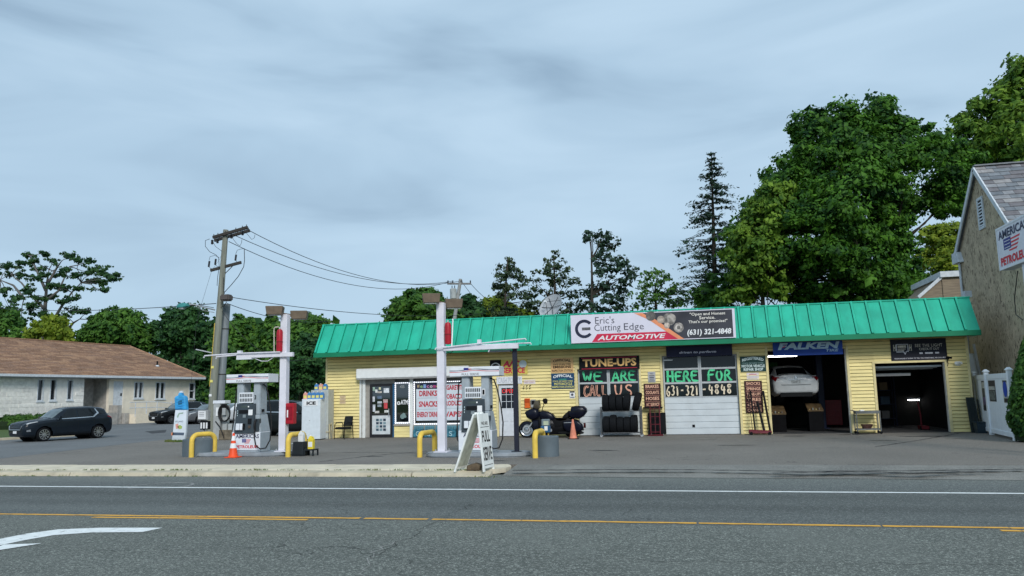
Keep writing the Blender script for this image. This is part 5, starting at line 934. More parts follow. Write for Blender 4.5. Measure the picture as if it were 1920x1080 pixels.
mpuff('seat', m_mblk, [(650, 440), (700, 440), (790, 440), (820, 395), (890, 390), (900, 440), (880, 480), (760, 500), (680, 490)], .36, .75, .4)
mpuff('engine', M('engine_dark', (.018, .018, .02), rough=.4, metal=.3, var=.5, scale=14), [(430, 480), (650, 470), (690, 560), (680, 680), (520, 700), (440, 640)], .40, .8, .5)
mpuff('crankcase', m_mblk, [(520, 600), (860, 560), (880, 650), (840, 695), (540, 705)], .44, .85, .5)
for k, (x, y) in enumerate(((560, 540), (620, 560), (600, 640))): c = P_(off6([(x, y)]), YM-.2)[0]; MB().lathe([(.001, -.05), (.06, -.045), (.075, 0), (.075, .05)], c, axis=(0, 1, 0), n=18).build('engine_cover', m_alum if k == 2 else MATS['engine_dark'], mc, smooth=40)
mpuff('rear_fender', m_mpaint, [(860, 520), (930, 490), (1040, 500), (1110, 580), (1120, 640), (1060, 640), (1000, 560), (900, 560)], .24)
sb = mpuff('saddlebag', m_mpaint, [(800, 500), (900, 485), (1030, 490), (1100, 545), (1115, 620), (1060, 665), (860, 660), (800, 590)], .22, .75, .3, -.27); mpuff('saddlebag', m_mpaint, [(800, 500), (900, 485), (1030, 490), (1100, 545), (1115, 620), (1060, 665), (860, 660), (800, 590)], .22, .75, .3, .27)
MB().bar(*P_(off6([(810, 520), (960, 515)]), YM-.385), .012, .02).build('trim_strip', m_alum, sb)
tc_ = mpuff('top_case', m_mpaint, [(890, 360), (920, 320), (925, 275), (990, 255), (1120, 260), (1165, 300), (1172, 345), (1120, 420), (1050, 460), (920, 450), (895, 410)], .58, .75, .3); MB().bar(*P_(off6([(925, 345), (1160, 330)]), YM-.285), .016, .03).build('seam', m_sblack, tc_)
mpuff('backrest_pad', m_mblk, [(800, 440), (820, 395), (890, 330), (905, 360), (890, 450)], .4)
mpuff('frame_body', m_mblk, [(300, 440), (430, 400), (560, 430), (700, 450), (900, 440), (1040, 480), (1090, 560), (1080, 660), (880, 695), (520, 712), (420, 700), (350, 640)], .36, .9, .5)
MB().tube(P_(off6([(400, 330), (330, 500), (235, 640)]), YM-.11), .028, 8).build('fork', m_alum, mc, smooth=50); MB().tube(P_(off6([(400, 330), (330, 500), (235, 640)]), YM+.11), .028, 8).build('fork', m_alum, mc, smooth=50)
MB().tube(P_(off6([(470, 320), (480, 270), (500, 250)]), YM)+P_(off6([(490, 230)]), YM-.36), .016, 6).build('handlebar', m_mblk, mc); MB().tube(P_(off6([(470, 320), (480, 270), (500, 250)]), YM)+P_(off6([(490, 230)]), YM+.36), .016, 6).build('handlebar', m_mblk, mc)
for s_ in (-1, 1): mpuff('mirror', m_mblk, [(475, 175), (490, 145), (530, 138), (555, 160), (550, 215), (520, 235), (490, 215)], .05, .8, .5, s_*.36); MB().tube(P_(off6([(490, 235), (510, 215)]), YM+s_*.36), .010, 6).build('mirror_stem', m_mblk, mc)
mpuff('tail_lamp', M('tail_red', (.06, .006, .006), rough=.3), [(1115, 520), (1145, 525), (1150, 600), (1120, 600)], .16); mpuff('exhaust', m_mblk, [(700, 660), (1080, 650), (1120, 665), (1115, 690), (1060, 700), (720, 700)], .09, .7, .4, -.26)
MB().tube([PY(960+600/8.3, 812, YM-.12), A((PY(960+560/8.3, 815, YM-.3)[0], YM-.3, .012))], .012, 6).build('side_stand', m_mblk, mc); mpuff('lower_cowl', m_mpaint, [(330, 480), (430, 470), (440, 640), (400, 660), (350, 600)], .5, .8, .5)
# ---------------------------------------------------------------- tyre rack
YR = 30.55; xr0, xr1 = PY(1128, 790, YR)[0], PY(1203, 790, YR)[0]; zu, zl = PY(1165, 771, YR)[2], PY(1165, 811, YR)[2]; ztop = PY(1165, 741, YR)[2]; m_rack = M('rack_grey', (.10, .105, .11), rough=.5, metal=.3)
t = thing('tyre_rack', 'grey two-tier tyre rack in front of the left garage door', 'rack', ((xr0+xr1)/2, YR, 0))
for x in (xr0, xr1):
    for y in (YR-.22, YR+.22): MB().bar((x, y, .06), (x, y, zu+.18), .035).build('upright', m_rack, t); MB().lathe([(.001, -.015), (.05, -.015), (.05, .015), (.001, .015)], (x, y, .05), axis=(0, 1, 0), n=12).build('castor', m_alum, t)
    MB().bar((x, YR-.22, zu+.02), (x, YR+.22, zu+.02), .03).bar((x, YR-.22, zl+.02), (x, YR+.22, zl+.02), .03).build('cross_bar', m_rack, t)
for z in (zu, zl):
    for y in (YR-.17, YR+.17): MB().bar((xr0, y, z), (xr1, y, z), .03).build('rail', m_rack, t)
def tyre(label, x, z, R, wd, lean, group):
    mb = MB(); h = wd/2; mb.lathe([(R*.62, -h*.7), (R*.72, -h), (R*.9, -h), (R*.985, -h*.8), (R, -h*.35), (R*.985, -h*.3), (R*.985, -h*.25), (R, -h*.2), (R, h*.2), (R*.985, h*.25), (R*.985, h*.3), (R, h*.35), (R*.985, h*.8), (R*.9, h), (R*.72, h), (R*.62, h*.7), (R*.62, -h*.7)], (0, 0, 0), axis=(1, 0, 0), n=36)
    o = mb.build('tyre', m_tyre, smooth=35); o.location = (x, YR, z); o.rotation_euler = (random.uniform(0, 3), lean, 0); return tag(o, label, 'tyre', group)
xx = xr0+.19
for k in range(5):
    R = (.335, .345, .335, .34, .36)[k]; wd = (.245, .245, .245, .25, .25)[k]; ln = (0, 0, .0, .12, .26)[k]; tyre(f'black tyre, {on[k]} on the upper shelf of the rack', xx+.08*(k > 3), zu+math.sqrt(R*R-.17**2)+.018+(.02 if ln else 0), R, wd, ln, 'tyres on the upper rack shelf'); xx += .265+(.05 if k > 2 else 0)
xx = xr0+.19
for k in range(5):
    R = (.325, .35, .315, .315, .345)[k]; tyre(f'black tyre, {on[k]} on the lower shelf of the rack', xx, zl+math.sqrt(R*R-.17**2)+.018, R, .25, 0, 'tyres on the lower rack shelf'); xx += .262
# ---------------------------------------------------------------- dark red hand truck and the jack stand
m_drd = M('tool_red', (.13, .012, .022), rough=.4, var=.3); YH = FY-.45
def hx(x, y): return PY(x, y, YH)
t = thing('hand_truck', 'dark red hand truck leaning below the BRAKES board', 'hand truck', (hx(1226, 815)[0], YH, 0)); b = hx(1226, 812)[2]
for px in (1219.5, 1237): a = hx(px, 790); MB().tube([(a[0], YH, .06), (a[0], YH+.16, hx(px, 764)[2]), (a[0], YH+.26, hx(px, 764)[2]+.1)], .022, 8).build('rail', m_drd, t)
xa, xb = hx(1219.5, 790)[0], hx(1237, 790)[0]; z1 = hx(1228, 764)[2]
for k in range(4): f = k/3.2; z = .14+(z1-.14)*f; MB().bar((xa, YH+.16*f*.9, z), (xb, YH+.16*f*.9, z), .025).build('rung', m_drd, t)
MB().bar(((xa+xb)/2, YH+.01, .1), ((xa+xb)/2, YH+.16, z1), .02).build('spine', m_drd, t); MB().box(xa-.12, xb+.12, YH-.2, YH+.02, .01, .05).build('toe_plate', m_drd, t, bevel=.005)
for s_ in (xa-.07, xb+.07): MB().lathe([(.001, -.03), (.09, -.03), (.09, .03), (.001, .03)], (s_, YH+.08, .09), axis=(1, 0, 0), n=16).build('wheel', m_tyre, t)
t = thing('creeper_board', 'black mechanic board stood behind the dark red hand truck', 'board', (xb+.05, FY-.2, 0)); MB().box(xa-.1, xb+.22, FY-.17, FY-.12, .04, hx(1228, 774)[2]).build('board', m_sblack, t, bevel=.02); MB().box(xa-.26, xb+.12, FY-.30, FY-.1, z1-.03, z1+.02).build('tray', m_sblack, t)
for s_ in (xa, xb+.1): MB().cyl((s_, FY-.14, 0), (s_, FY-.14, .05), .03, n=8).build('castor', m_alum, t)
YH = FY-.5; t = thing('floor_jack', 'low dark red jack base with upright black handles left of the open bay', 'jack', (hx(1425, 815)[0], YH, 0)); xa, xb = hx(1404, 812)[0], hx(1447, 812)[0]
MB().hexa([(xa, YH-.16, .05), (xb, YH-.16, .05), (xb, YH+.16, .05), (xa, YH+.16, .05), (xa, YH-.14, .2), (xb, YH-.14, .15), (xb, YH+.14, .15), (xa, YH+.14, .2)]).build('chassis', m_drd, t, bevel=.02)
for x in (xa+.08, xb-.08): MB().lathe([(.001, -.18), (.06, -.18), (.06, .18), (.001, .18)], (x, YH, .06), axis=(0, 1, 0), n=14).build('roller', m_tyre, t)
for px0, px1, yt, r in ((1411, 1404, 735, .012), (1416, 1408, 733, .03), (1433, 1421, 753, .045), (1444, 1432, 733, .04)): a, c = hx(px0, 806), hx(px1, yt); MB().tube([(a[0], YH, .14), (c[0], YH+.3, c[2])], r, 8).build('handle', m_sblack, t)
# ---------------------------------------------------------------- utility cart between the open bays
YH = FY-.42; xa, xb = hx(1604, 800)[0], hx(1650, 800)[0]; zt = hx(1627, 770)[2]; t = thing('utility_cart', 'grey two-shelf service cart between the two open bays', 'cart', ((xa+xb)/2, YH, 0)); m_cart = M('cart_grey', (.16, .17, .17), rough=.45, metal=.4, var=.3)
for z, h in ((.14, .05), (zt-.1, .1)): MB().box(xa, xb, YH-.25, YH-.235, z, z+h).box(xa, xb, YH+.2, YH+.215, z, z+h).box(xa, xa+.015, YH-.235, YH+.2, z, z+h).box(xb-.015, xb, YH-.235, YH+.2, z, z+h).box(xa+.015, xb-.015, YH-.235, YH+.2, z, z+.012).build('shelf', m_cart, t)
for x in (xa+.02, xb-.02):
    for y in (YH-.22, YH+.19): MB().bar((x, y, .1), (x, y, zt), .035).build('leg', m_cart, t); MB().lathe([(.001, -.015), (.05, -.015), (.05, .015), (.001, .015)], (x, y, .05), axis=(0, 1, 0), n=12).build('castor', m_tyre, t)
MB().tube([(xa, YH-.25, zt), (xa-.08, YH-.25, zt+.02), (xa-.08, YH+.2, zt+.02), (xa, YH+.2, zt)], .015, 6).build('push_handle', m_cart, t)
o = MB().hexa([(xa+.25, YH-.18, .165), (xb-.35, YH-.18, .165), (xb-.35, YH+.08, .165), (xa+.25, YH+.08, .165), (xa+.2, YH-.2, .34), (xb-.25, YH-.2, .34), (xb-.25, YH+.1, .34), (xa+.2, YH+.1, .34)]).build('parts_tray', M('tray_brown', (.06, .025, .02), rough=.6, var=.6, scale=18), bevel=.01); tag(o, 'brown parts tray on the lower shelf of the service cart', 'tray')
o = MB().box(xa+.18, xa+.32, YH-.12, YH+.1, zt-.085, zt+.03).build('spray_box', m_white, bevel=.01); tag(o, 'small white box on top of the service cart', 'box')
# ---------------------------------------------------------------- leaning black panel and bin by the white fence
t = thing('plastic_lid_panel', 'tall black ribbed plastic panel leaning by the right corner of the garage', 'panel', (9.85, 31.1, 0)); a, b = PY(1811, 745, 31.2), PY(1826, 745, 31.2); m_lid = M('lid_black', (.014, .022, .022), rough=.5); xL, xR, zt = a[0], PY(1833, 780, 31.2)[0], a[2]
MB().hexa([(xL, 30.95, 0), (xR+.0, 30.95, 0), (xR, 31.02, 0), (xL, 31.02, 0), (xL, 31.2, zt), (xR-.05, 31.2, zt), (xR-.05, 31.26, zt), (xL, 31.26, zt)]).build('panel', m_lid, t, bevel=.01)
for k in range(3): x = xL+.12+k*.12; MB().bar((x, 30.955, .12), (x, 31.185, zt-.08), .05, .03).build('rib', m_lid, t)
t = thing('storage_tub', 'low dark blue plastic tub in front of the leaning black panel', 'tub', (9.85, 30.7, 0)); MB().hexa([(xL+.08, 30.55, 0), (xR+.06, 30.55, 0), (xR+.06, 30.88, 0), (xL+.08, 30.88, 0), (xL+.05, 30.52, .36), (xR+.09, 30.52, .36), (xR+.09, 30.9, .36), (xL+.05, 30.9, .36)]).build('body', M('tub_blue', (.022, .04, .055), rough=.5), t, bevel=.015); MB().box(xL+.03, xR+.11, 30.5, 30.92, .36, .39).build('rim', MATS['tub_blue'], t, bevel=.008)
# ---------------------------------------------------------------- white vinyl fence with posters
m_vin = M('vinyl_white', (.84, .88, .92), rough=.45, var=.04, dirt=.12, dirtcol=(.45, .46, .42)); fa, fm, fb = G(1836, 807.5), G(1860, 815.5), G(1905, 826.5)
zf = lambda px, py, p: (ray(px, py)*(p[1]/ray(px, py)[1])+[0, 0, CAM_H])[2]
HF = 2.05; t = thing('vinyl_fence', 'white vinyl fence running forward from the garage corner', 'fence', (fm[0], fm[1], 0))
for (a, b) in ((fa, fm), (fm, fb)):
    d = b-a; Ln = np.linalg.norm(d); fr = Frame(a, d); n = max(2, int(Ln/.16))
    for k in range(n): fr.slab(MB(), Ln*k/n+.002, Ln*(k+1)/n-.002, .2, HF-.12, -.012, .012).build('board', m_vin, t, bevel=.003)
    fr.slab(MB(), 0, Ln, .08, .22, -.03, .03).build('bottom_rail', m_vin, t, bevel=.006); fr.slab(MB(), 0, Ln, HF-.2, HF-.04, -.03, .03).build('top_rail', m_vin, t, bevel=.006)
for p in (fa, fm, fb):
    o = MB().box(p[0]-.065, p[0]+.065, p[1]-.065, p[1]+.065, 0, HF+.06).build('post', m_vin, t, bevel=.006)
    MB().hexa([(p[0]-.09, p[1]-.09, HF+.06), (p[0]+.09, p[1]-.09, HF+.06), (p[0]+.09, p[1]+.09, HF+.06), (p[0]-.09, p[1]+.09, HF+.06), (p[0]-.03, p[1]-.03, HF+.13), (p[0]+.03, p[1]-.03, HF+.13), (p[0]+.03, p[1]+.03, HF+.13), (p[0]-.03, p[1]+.03, HF+.13)]).box(p[0]-.09, p[0]+.09, p[1]-.09, p[1]+.09, HF+.04, HF+.06).build('post_cap', m_vin, o)
def poster(label, a, d, s0, s1, b0, b1, bands):
    fr = Frame(a, d); t = thing('poster', label, 'poster', fr.p(s0, b0, .02)); fr.slab(MB(), s0, s1, b0, b1, .014, .02).build('sheet', bands[0], t)
    for y0, y1, x0, x1, m in bands[1:]: fr.slab(MB(), s0+(s1-s0)*x0, s0+(s1-s0)*x1, b0+(b1-b0)*y0, b0+(b1-b0)*y1, .018, .023).build('printed_panel', m, t)
m_pa, m_pb_, m_pc = M('poster_dark', (.03, .03, .04), rough=.5, var=.6, scale=10), M('poster_mauve', (.16, .1, .22), rough=.5, var=.5, scale=9), M('poster_pale', (.5, .5, .46), rough=.5, var=.4, scale=12)
def fspan(px, a, d):
    r = ray(px, 760); s_ = (r[0]*a[1]-r[1]*a[0])/(r[1]*d[0]-r[0]*d[1]); return s_*np.linalg.norm(d)
d1, d2 = fm-fa, fb-fm; s0, s1 = 1.05, 1.6
L1 = np.linalg.norm(d1); poster('dark tall poster on the far panel of the white fence', fa, d1, L1*.62, L1*.86, .78, 1.8, (m_pa, (.75, .95, .1, .9, m_pc), (.2, .45, .1, .9, m_pb_)))
L2 = np.linalg.norm(d2); poster('black and white poster right of the middle fence post', fm, d2, L2*.10, L2*.40, 1.12, 1.8, (m_pa, (.55, .72, .05, .95, m_pc), (.08, .5, .1, .9, M('poster_grey', (.2, .22, .2), var=.6, scale=9))))
fr = Frame(fm, d2); poster('white poster with blue oval on the near panel of the fence', fm, d2, L2*.72, L2*.92, 1.1, 1.8, (m_pc, (.9, .97, .1, .9, m_pa), (.03, .2, .1, .9, m_pa)))
mb = MB(); c_ = fr.p(L2*.82, 1.52, .024); mb.prism([c_+fr.u*.16*math.cos(k*.3)*L2*.08/.16+fr.v*.24*math.sin(k*.3) for k in range(21)], fr.n*.004); o = mb.build('printed_mark', M('poster_blue', (.02, .07, .42))); par = [x for x in bpy.data.objects if x.get('label', '').startswith('white poster with blue')][0]; o.parent = par; off = OFF[par.name]; o.location = (-off[0], -off[1], -off[2])
# ---------------------------------------------------------------- forecourt pole sign
PXS = 8.0; t0, b0_ = PX(1868, 430, PXS), PX(1876, 508, PXS); zt, zb = t0[2], b0_[2]; yF = (t0[1]+b0_[1])/2; wS = 2.05
t = thing('pole_sign', 'white fuel brand sign with flag map on a white post at the right edge', 'sign', (PXS+.15, yF-1.3, 0)); frs = Frame((PXS, yF, zb), (0, -1, 0)); m_lite = M('sign_face_white', (.72, .73, .80), rough=.35, var=.05)
MB().box(PXS, PXS+.3, yF-wS, yF, zb, zt).build('cabinet', m_pumpG, t, bevel=.01); Hs = zt-zb; frs.slab(MB(), .05, wS-.05, .05, Hs-.05, 0, .012).build('face', m_lite, t)
for s_ in ((0, wS, 0, .05), (0, wS, Hs-.05, Hs), (0, .05, .05, Hs-.05), (wS-.05, wS, .05, Hs-.05)): frs.slab(MB(), *s_, 0, .025).build('frame', m_pumpW, t)
lettering('AMERICAS', frs, .12, 1.95, Hs*.70, Hs*.90, m_pnavy, t, c=.018, bold=.03); flagmap(frs, .42, Hs*.34, 1.05, Hs*.34, t, .017); lettering('PETROLEUM', frs, .14, 1.95, Hs*.08, Hs*.28, m_flagr, t, c=.018, bold=.05)
py_ = yF-1.25; MB().box(PXS+.07, PXS+.23, py_-.08, py_+.08, 0, zb).build('post', m_wpost, t, bevel=.01); q = Frame((PXS+.05, py_-.1, 0), (0, -1, 0)); MB().box(PXS+.06, PXS+.24, py_-1.4, py_-.1, zb-1.3, zb-.1).build('price_panel', m_lite, t); MB().box(PXS+.07, PXS+.23, py_-1.6, py_-1.44, 0, zb).build('post', m_wpost, t, bevel=.01)
lettering('9', q, .2, .5, zb-.9, zb-.4, m_redp, t, c=.002, bold=.04)
MB().tube([PX(1908, 508, PXS+.1), PX(1902, 560, PXS+.3), PX(1905, 590, PXS+.3), PX(1918, 600, PXS+.1)], .012, 5).build('cable', m_sblack, t)
# ---------------------------------------------------------------- air machine, flag, signs near the utility pole
ax = PY(410, 800, 30.9)[0]; Y = 30.9
def z_(px, py, Y=Y): return PY(px, py, Y)[2]
def x_(px, Y=Y): return PY(px, 790, Y)[0]
t = thing('air_machine', 'tyre air machine with a coiled black hose behind fuel pump 3', 'air machine', (x_(415), Y, 0)); m_am = M('machine_grey', (.40, .42, .42), rough=.5, var=.15); m_blk = M('planter_timber', (.17, .14, .10), rough=.9, var=.4, scale=6)
MB().box(x_(413), x_(440), Y-.1, Y+.5, 0, z_(425, 806)).build('base_block', m_blk, t, bevel=.02); MB().box(x_(399), x_(412), Y, Y+.4, 0, z_(405, 757)).build('cabinet', m_am, t, bevel=.02); MB().box(x_(398.5), x_(421), Y-.02, Y+.42, z_(405, 757), z_(405, 751)).build('cap', m_pumpW, t, bevel=.01)
MB().box(x_(416), x_(424), Y+.05, Y+.25, z_(420, 806), z_(420, 760)).build('hose_post', m_am, t); mb = MB(); c_ = PY(421, 774, Y-.05); rr = (x_(432)-x_(410))/2
for k in range(5):
    r_ = rr*(1-.05*k); mb.tube([c_+A((r_*math.cos(a), -.03+.02*k, r_*1.25*math.sin(a)-.02*k)) for a in np.linspace(0, 2*math.pi, 25)], .026, 6, caps=False)
mb.build('hose_coil', m_rubber, t, smooth=50); MB().tube([PY(404, 790, Y-.03), PY(412, 800, Y-.1), PY(418, 815, Y-.15), PY(420, 822, Y-.15)], .02, 6).build('hose', m_rubber, t); MB().box(x_(405), x_(410), Y-.03, Y, z_(405, 780), z_(405, 764)).build('coin_slot', m_white, t); MB().box(x_(418), x_(424), Y-.08, Y+.02, z_(421, 778), z_(421, 765)).build('hook', m_am, t)
MB().box(x_(428), x_(440), Y+.0, Y+.3, z_(430, 806)+.0, z_(430, 795)).build('vent_box', m_am, t)
t = thing('notice_box', 'white notice box above a black leaflet holder in front of the utility pole', 'sign', (x_(387), Y-.2, 0)); MB().box(x_(377), x_(396), Y-.25, Y-.05, z_(386, 787), z_(386, 769)).build('case', m_greyp, t, bevel=.01); MB().box(x_(378), x_(392), Y-.262, Y-.25, z_(386, 785.5), z_(386, 770.5)).build('panel', m_white, t); MB().box(x_(381), x_(397), Y-.22, Y-.08, z_(386, 805), z_(386, 789)).build('leaflet_holder', m_sblack, t)
for k in range(3): MB().box(x_(382+5*k), x_(385+5*k), Y-.23, Y-.222, z_(386, 803), z_(386, 792)).build('leaflet', m_white, t)
for k in range(3): MB().box(x_(380), x_(389), Y-.266, Y-.262, z_(386, 774+3*k), z_(386, 773.2+3*k)).build('printed_line', m_txt, t)
MB().bar((x_(386), Y-.13, 0), (x_(386), Y-.13, z_(386, 790)), .06).build('post', m_greyp, t)
# bottle-shaped water flag
YB = G(338, 828)[1]; t = thing('feather_flag', 'bottle-shaped blue and white water flag on the grass patch', 'flag', (PY(338, 828, YB)[0], YB, 0)); ff = lambda pts: P_([(318+x/7.717, 725+y/7.717) for x, y in pts], YB)
m_fw, m_fb_ = M('flag_white', (.66, .72, .78), rough=.6, var=.05), M('flag_blue', (.05, .36, .72), rough=.5, var=.25, scale=4)
MB().puff(ff([(95, 335), (262, 335), (245, 660), (225, 785), (42, 785), (60, 660)]), (0, .14, 0), .96, .4).build('lower_print', m_fw, t, smooth=50)
MB().puff(ff([(88, 165), (105, 140), (140, 125), (150, 90), (185, 88), (195, 125), (235, 135), (250, 160), (262, 335), (95, 335)]), (0, .2, 0), .9, .4).build('bottle_top', m_fb_, t, smooth=50); MB().puff(ff([(148, 66), (188, 60), (192, 88), (148, 90)]), (0, .1, 0)).build('cap', m_fw, t)
for pts, m in (([(60, 660), (226, 664), (222, 702), (55, 700)], M('flag_slate', (.09, .12, .17))), ([(45, 660), (78, 660), (72, 702), (40, 702)], m_bor), ([(100, 545), (140, 530), (150, 600), (110, 610)], M('flag_coral', (.72, .35, .28))), ([(130, 575), (165, 552), (200, 575), (190, 608), (150, 614)], M('flag_lime', (.38, .5, .12))), ([(120, 430), (150, 380), (215, 370), (210, 390), (160, 395), (135, 455)], M('flag_sage', (.35, .48, .4))), ([(140, 215), (200, 195), (205, 250), (150, 265)], M('flag_teal', (.02, .14, .26)))):
    MB().prism([p+A((0, -.105 if m.name == 'flag_teal' else -.074, 0)) for p in ff(pts)], (0, -.004, 0)).build('printed_panel', m, t)
a, b = ff([(102, 515), (215, 490)]); frf = Frame((0, YB-.078, 0), (1, 0, 0)); lettering('POLAND', frf, a[0], b[0], a[2], b[2], MATS['flag_slate'], t, c=.002)
for z in (185, 225, 275, 305): a, b = ff([(100, z), (250, z)]); MB().tube([a+A((0, -.085, 0)), (a+b)/2+A((0, -.115, -.02)), b+A((0, -.085, 0))], .012, 5).build('bottle_ridge', M('flag_ridge', (.02, .2, .55)), t)
mb = MB(); c_ = PY(336, 829, YB)
for _ in range(900): a = random.uniform(0, 6.28); r = math.sqrt(random.random()); tuft(mb, c_[0]+.1+.75*r*math.cos(a), c_[1]+.35*r*math.sin(a), .0, .09, 4, .04)
tag(mb.build('grass_tuft', m_weed), 'patch of green grass at the foot of the water flag', 'grass', kind='stuff')
# ================================================================ vehicles
def hermite(xs, ys, x):
    i = int(np.clip(np.searchsorted(xs, x)-1, 0, len(xs)-2)); h = xs[i+1]-xs[i]; t = (x-xs[i])/h
    def slope(k):
        if k <= 0 or k >= len(xs)-1: j = min(max(k, 0), len(xs)-2) if k <= 0 else len(xs)-2; return (ys[j+1]-ys[j])/(xs[j+1]-xs[j])
        a, b = (ys[k]-ys[k-1])/(xs[k]-xs[k-1]), (ys[k+1]-ys[k])/(xs[k+1]-xs[k]); s = np.where(a*b > 0, 2*a*b/(a+b+1e-12*np.sign(a+b+1e-12)), 0); return s
    m0, m1 = slope(i), slope(i+1); t2, t3 = t*t, t*t*t
    return (2*t3-3*t2+1)*ys[i]+(t3-2*t2+t)*h*m0+(-2*t3+3*t2)*ys[i+1]+(t3-t2)*h*m1
# stations: x from the nose, underside, half width, belt height, belt half width, roof (or bonnet) height, roof half width
SUV = [(0, .42, .66, .74, .58, .80, .42), (.06, .30, .78, .84, .70, .90, .48), (.22, .24, .86, .92, .78, .98, .52), (.6, .22, .90, .98, .83, 1.03, .56), (1.15, .22, .92, 1.04, .87, 1.09, .60), (1.32, .22, .92, 1.05, .875, 1.13, .62), (1.95, .22, .92, 1.06, .88, 1.55, .60), (2.4, .22, .92, 1.07, .88, 1.64, .60), (3.2, .22, .92, 1.10, .88, 1.655, .60), (3.8, .23, .92, 1.14, .87, 1.61, .58), (4.08, .26, .91, 1.16, .86, 1.54, .56), (4.26, .3, .89, 1.13, .83, 1.30, .55), (4.38, .34, .86, 1.06, .79, 1.10, .52), (4.45, .42, .78, .96, .70, 1.0, .46)]
SEDAN = [(0, .40, .62, .62, .56, .66, .40), (.07, .28, .76, .72, .68, .77, .46), (.25, .22, .84, .80, .76, .84, .52), (.7, .20, .89, .88, .82, .92, .56), (1.2, .20, .91, .95, .86, .99, .60), (1.4, .20, .91, .96, .865, 1.03, .61), (2.05, .20, .91, .97, .87, 1.39, .57), (2.5, .20, .91, .98, .87, 1.46, .57), (3.1, .20, .91, 1.0, .87, 1.45, .56), (3.5, .20, .91, 1.01, .86, 1.36, .55), (4.1, .22, .90, 1.03, .84, 1.09, .56), (4.35, .25, .89, 1.03, .82, 1.07, .60), (4.7, .32, .86, 1.0, .78, 1.05, .58), (4.8, .42, .76, .90, .66, .94, .5)]
class Car:
    def __init__(s, st, scale=1.):
        s.xs = np.array([q[0] for q in st]); s.ys = np.array([q[1:] for q in st], float); s.L = st[-1][0]
    def prof(s, x):
        zb, w, zbe, wb, zr, wr = hermite(s.xs, s.ys, np.clip(x, 0, s.L))
        return np.array([(0, zb), (w*.85, zb), (w*.965, zb+.10), (w, zb+(zbe-zb)*.55), (w*.985, zbe-.10), (wb, zbe), (wr+.02, zr-.055), (wr*.82, zr-.008), (0, zr+.015)])
    def pt(s, x, t):
        sg = 1 if t <= 8 else -1; t = t if t <= 8 else 16-t; P = s.prof(x); i = min(int(t), 7); f = t-i; y, z = P[i]*(1-f)+P[i+1]*f
        return A((x-s.L/2, -sg*y, z))                   # t<8: the left side as the driver sits (nose at -x)
    def nrm(s, x, t, e=.02):
        n = np.cross(s.pt(min(x+e, s.L), t)-s.pt(max(x-e, 0), t), s.pt(x, min(t+e, 16))-s.pt(x, max(t-e, 0))); return n/(np.linalg.norm(n)+1e-12)
    def body(s, par, mat, wheels, R):
        xs = np.unique(np.concatenate([np.linspace(0, s.L, 110), s.xs])); ts = np.unique(np.concatenate([np.linspace(0, 16, 65), np.array([4.6, 5.15, 10.85])])); V = np.array([[s.pt(x, t) for t in ts] for x in xs]); nx, nt = len(xs), len(ts); keep = np.ones((nx-1, nt-1), bool)
        for wx in wheels:
            c = A((wx-s.L/2, R)); ra = R+.065; d = V[:, :, [0, 2]]-c; r = np.linalg.norm(d, axis=2); side = np.abs(V[:, :, 1]) > .5
            m = side & (r > ra-.04) & (r < ra+.03); f = np.where(m, ra/np.maximum(r, 1e-6), 1)
            for k, q in ((0, 0), (2, 1)): V[:, :, k] = np.where(m, c[q]+d[:, :, q]*f, V[:, :, k])
            ctr = (V[:-1, :-1]+V[1:, :-1]+V[:-1, 1:]+V[1:, 1:])/4; rc = np.linalg.norm(ctr[:, :, [0, 2]]-c, axis=2); keep &= ~((rc < ra-.004) & (np.abs(ctr[:, :, 1]) > .5))
        fs = [(i*nt+j, (i+1)*nt+j, (i+1)*nt+j+1, i*nt+j+1) for i in range(nx-1) for j in range(nt-1) if keep[i, j]]
        mb = MB(); mb.add(V.reshape(-1, 3), fs); mb.f.append(tuple(range(nt))); mb.f.append(tuple((nx-1)*nt+j for j in reversed(range(nt))))
        return mb.build('body', mat, par, smooth=45, local=True)
    def patch(s, name, mat, par, c, nu=8, nv=4, off=.006, both=False):
        for mir in ((0, 1) if both else (0,)):
            mb = MB(); k = [(x, 16-t) if mir else (x, t) for x, t in c]
            for i in range(nu+1):
                for j in range(nv+1):
                    u, v = i/nu, j/nv; x = (k[0][0]*(1-u)+k[1][0]*u)*(1-v)+(k[3][0]*(1-u)+k[2][0]*u)*v; t = (k[0][1]*(1-u)+k[1][1]*u)*(1-v)+(k[3][1]*(1-u)+k[2][1]*u)*v
                    n = s.nrm(x, t); p = s.pt(x, t); ctr = A((0, 0, .8)); n = n if n@(p-ctr*A((1, 1, 1))) > 0 or n[2] > .5 else -n
                    mb.v.append(tuple(p+n*off))
            for i in range(nu):
                for j in range(nv): mb.f.append((i*(nv+1)+j, (i+1)*(nv+1)+j, (i+1)*(nv+1)+j+1, i*(nv+1)+j+1))
            o = mb.build(name, mat, par, smooth=45, local=True)
        return o
m_cglass = M('car_glass', (.008, .011, .013), rough=.06, spec=.35, var=.2); m_cglass2 = M('car_glass_pale', (.10, .13, .14), rough=.05, spec=1., var=.2); m_trimc = M('car_chrome', (.62, .64, .66), rough=.25, metal=.9, var=.05); m_plast = M('car_plastic', (.008, .009, .010), rough=.65, spec=.15); m_lampc = M('car_headlamp', (.55, .58, .60), rough=.1, var=.3, scale=14); m_lampr = M('car_taillamp', (.22, .008, .012), rough=.15)
def paint_(name, col, rough=.22): return M(name, col, rough=rough, var=.06, spec=.32)
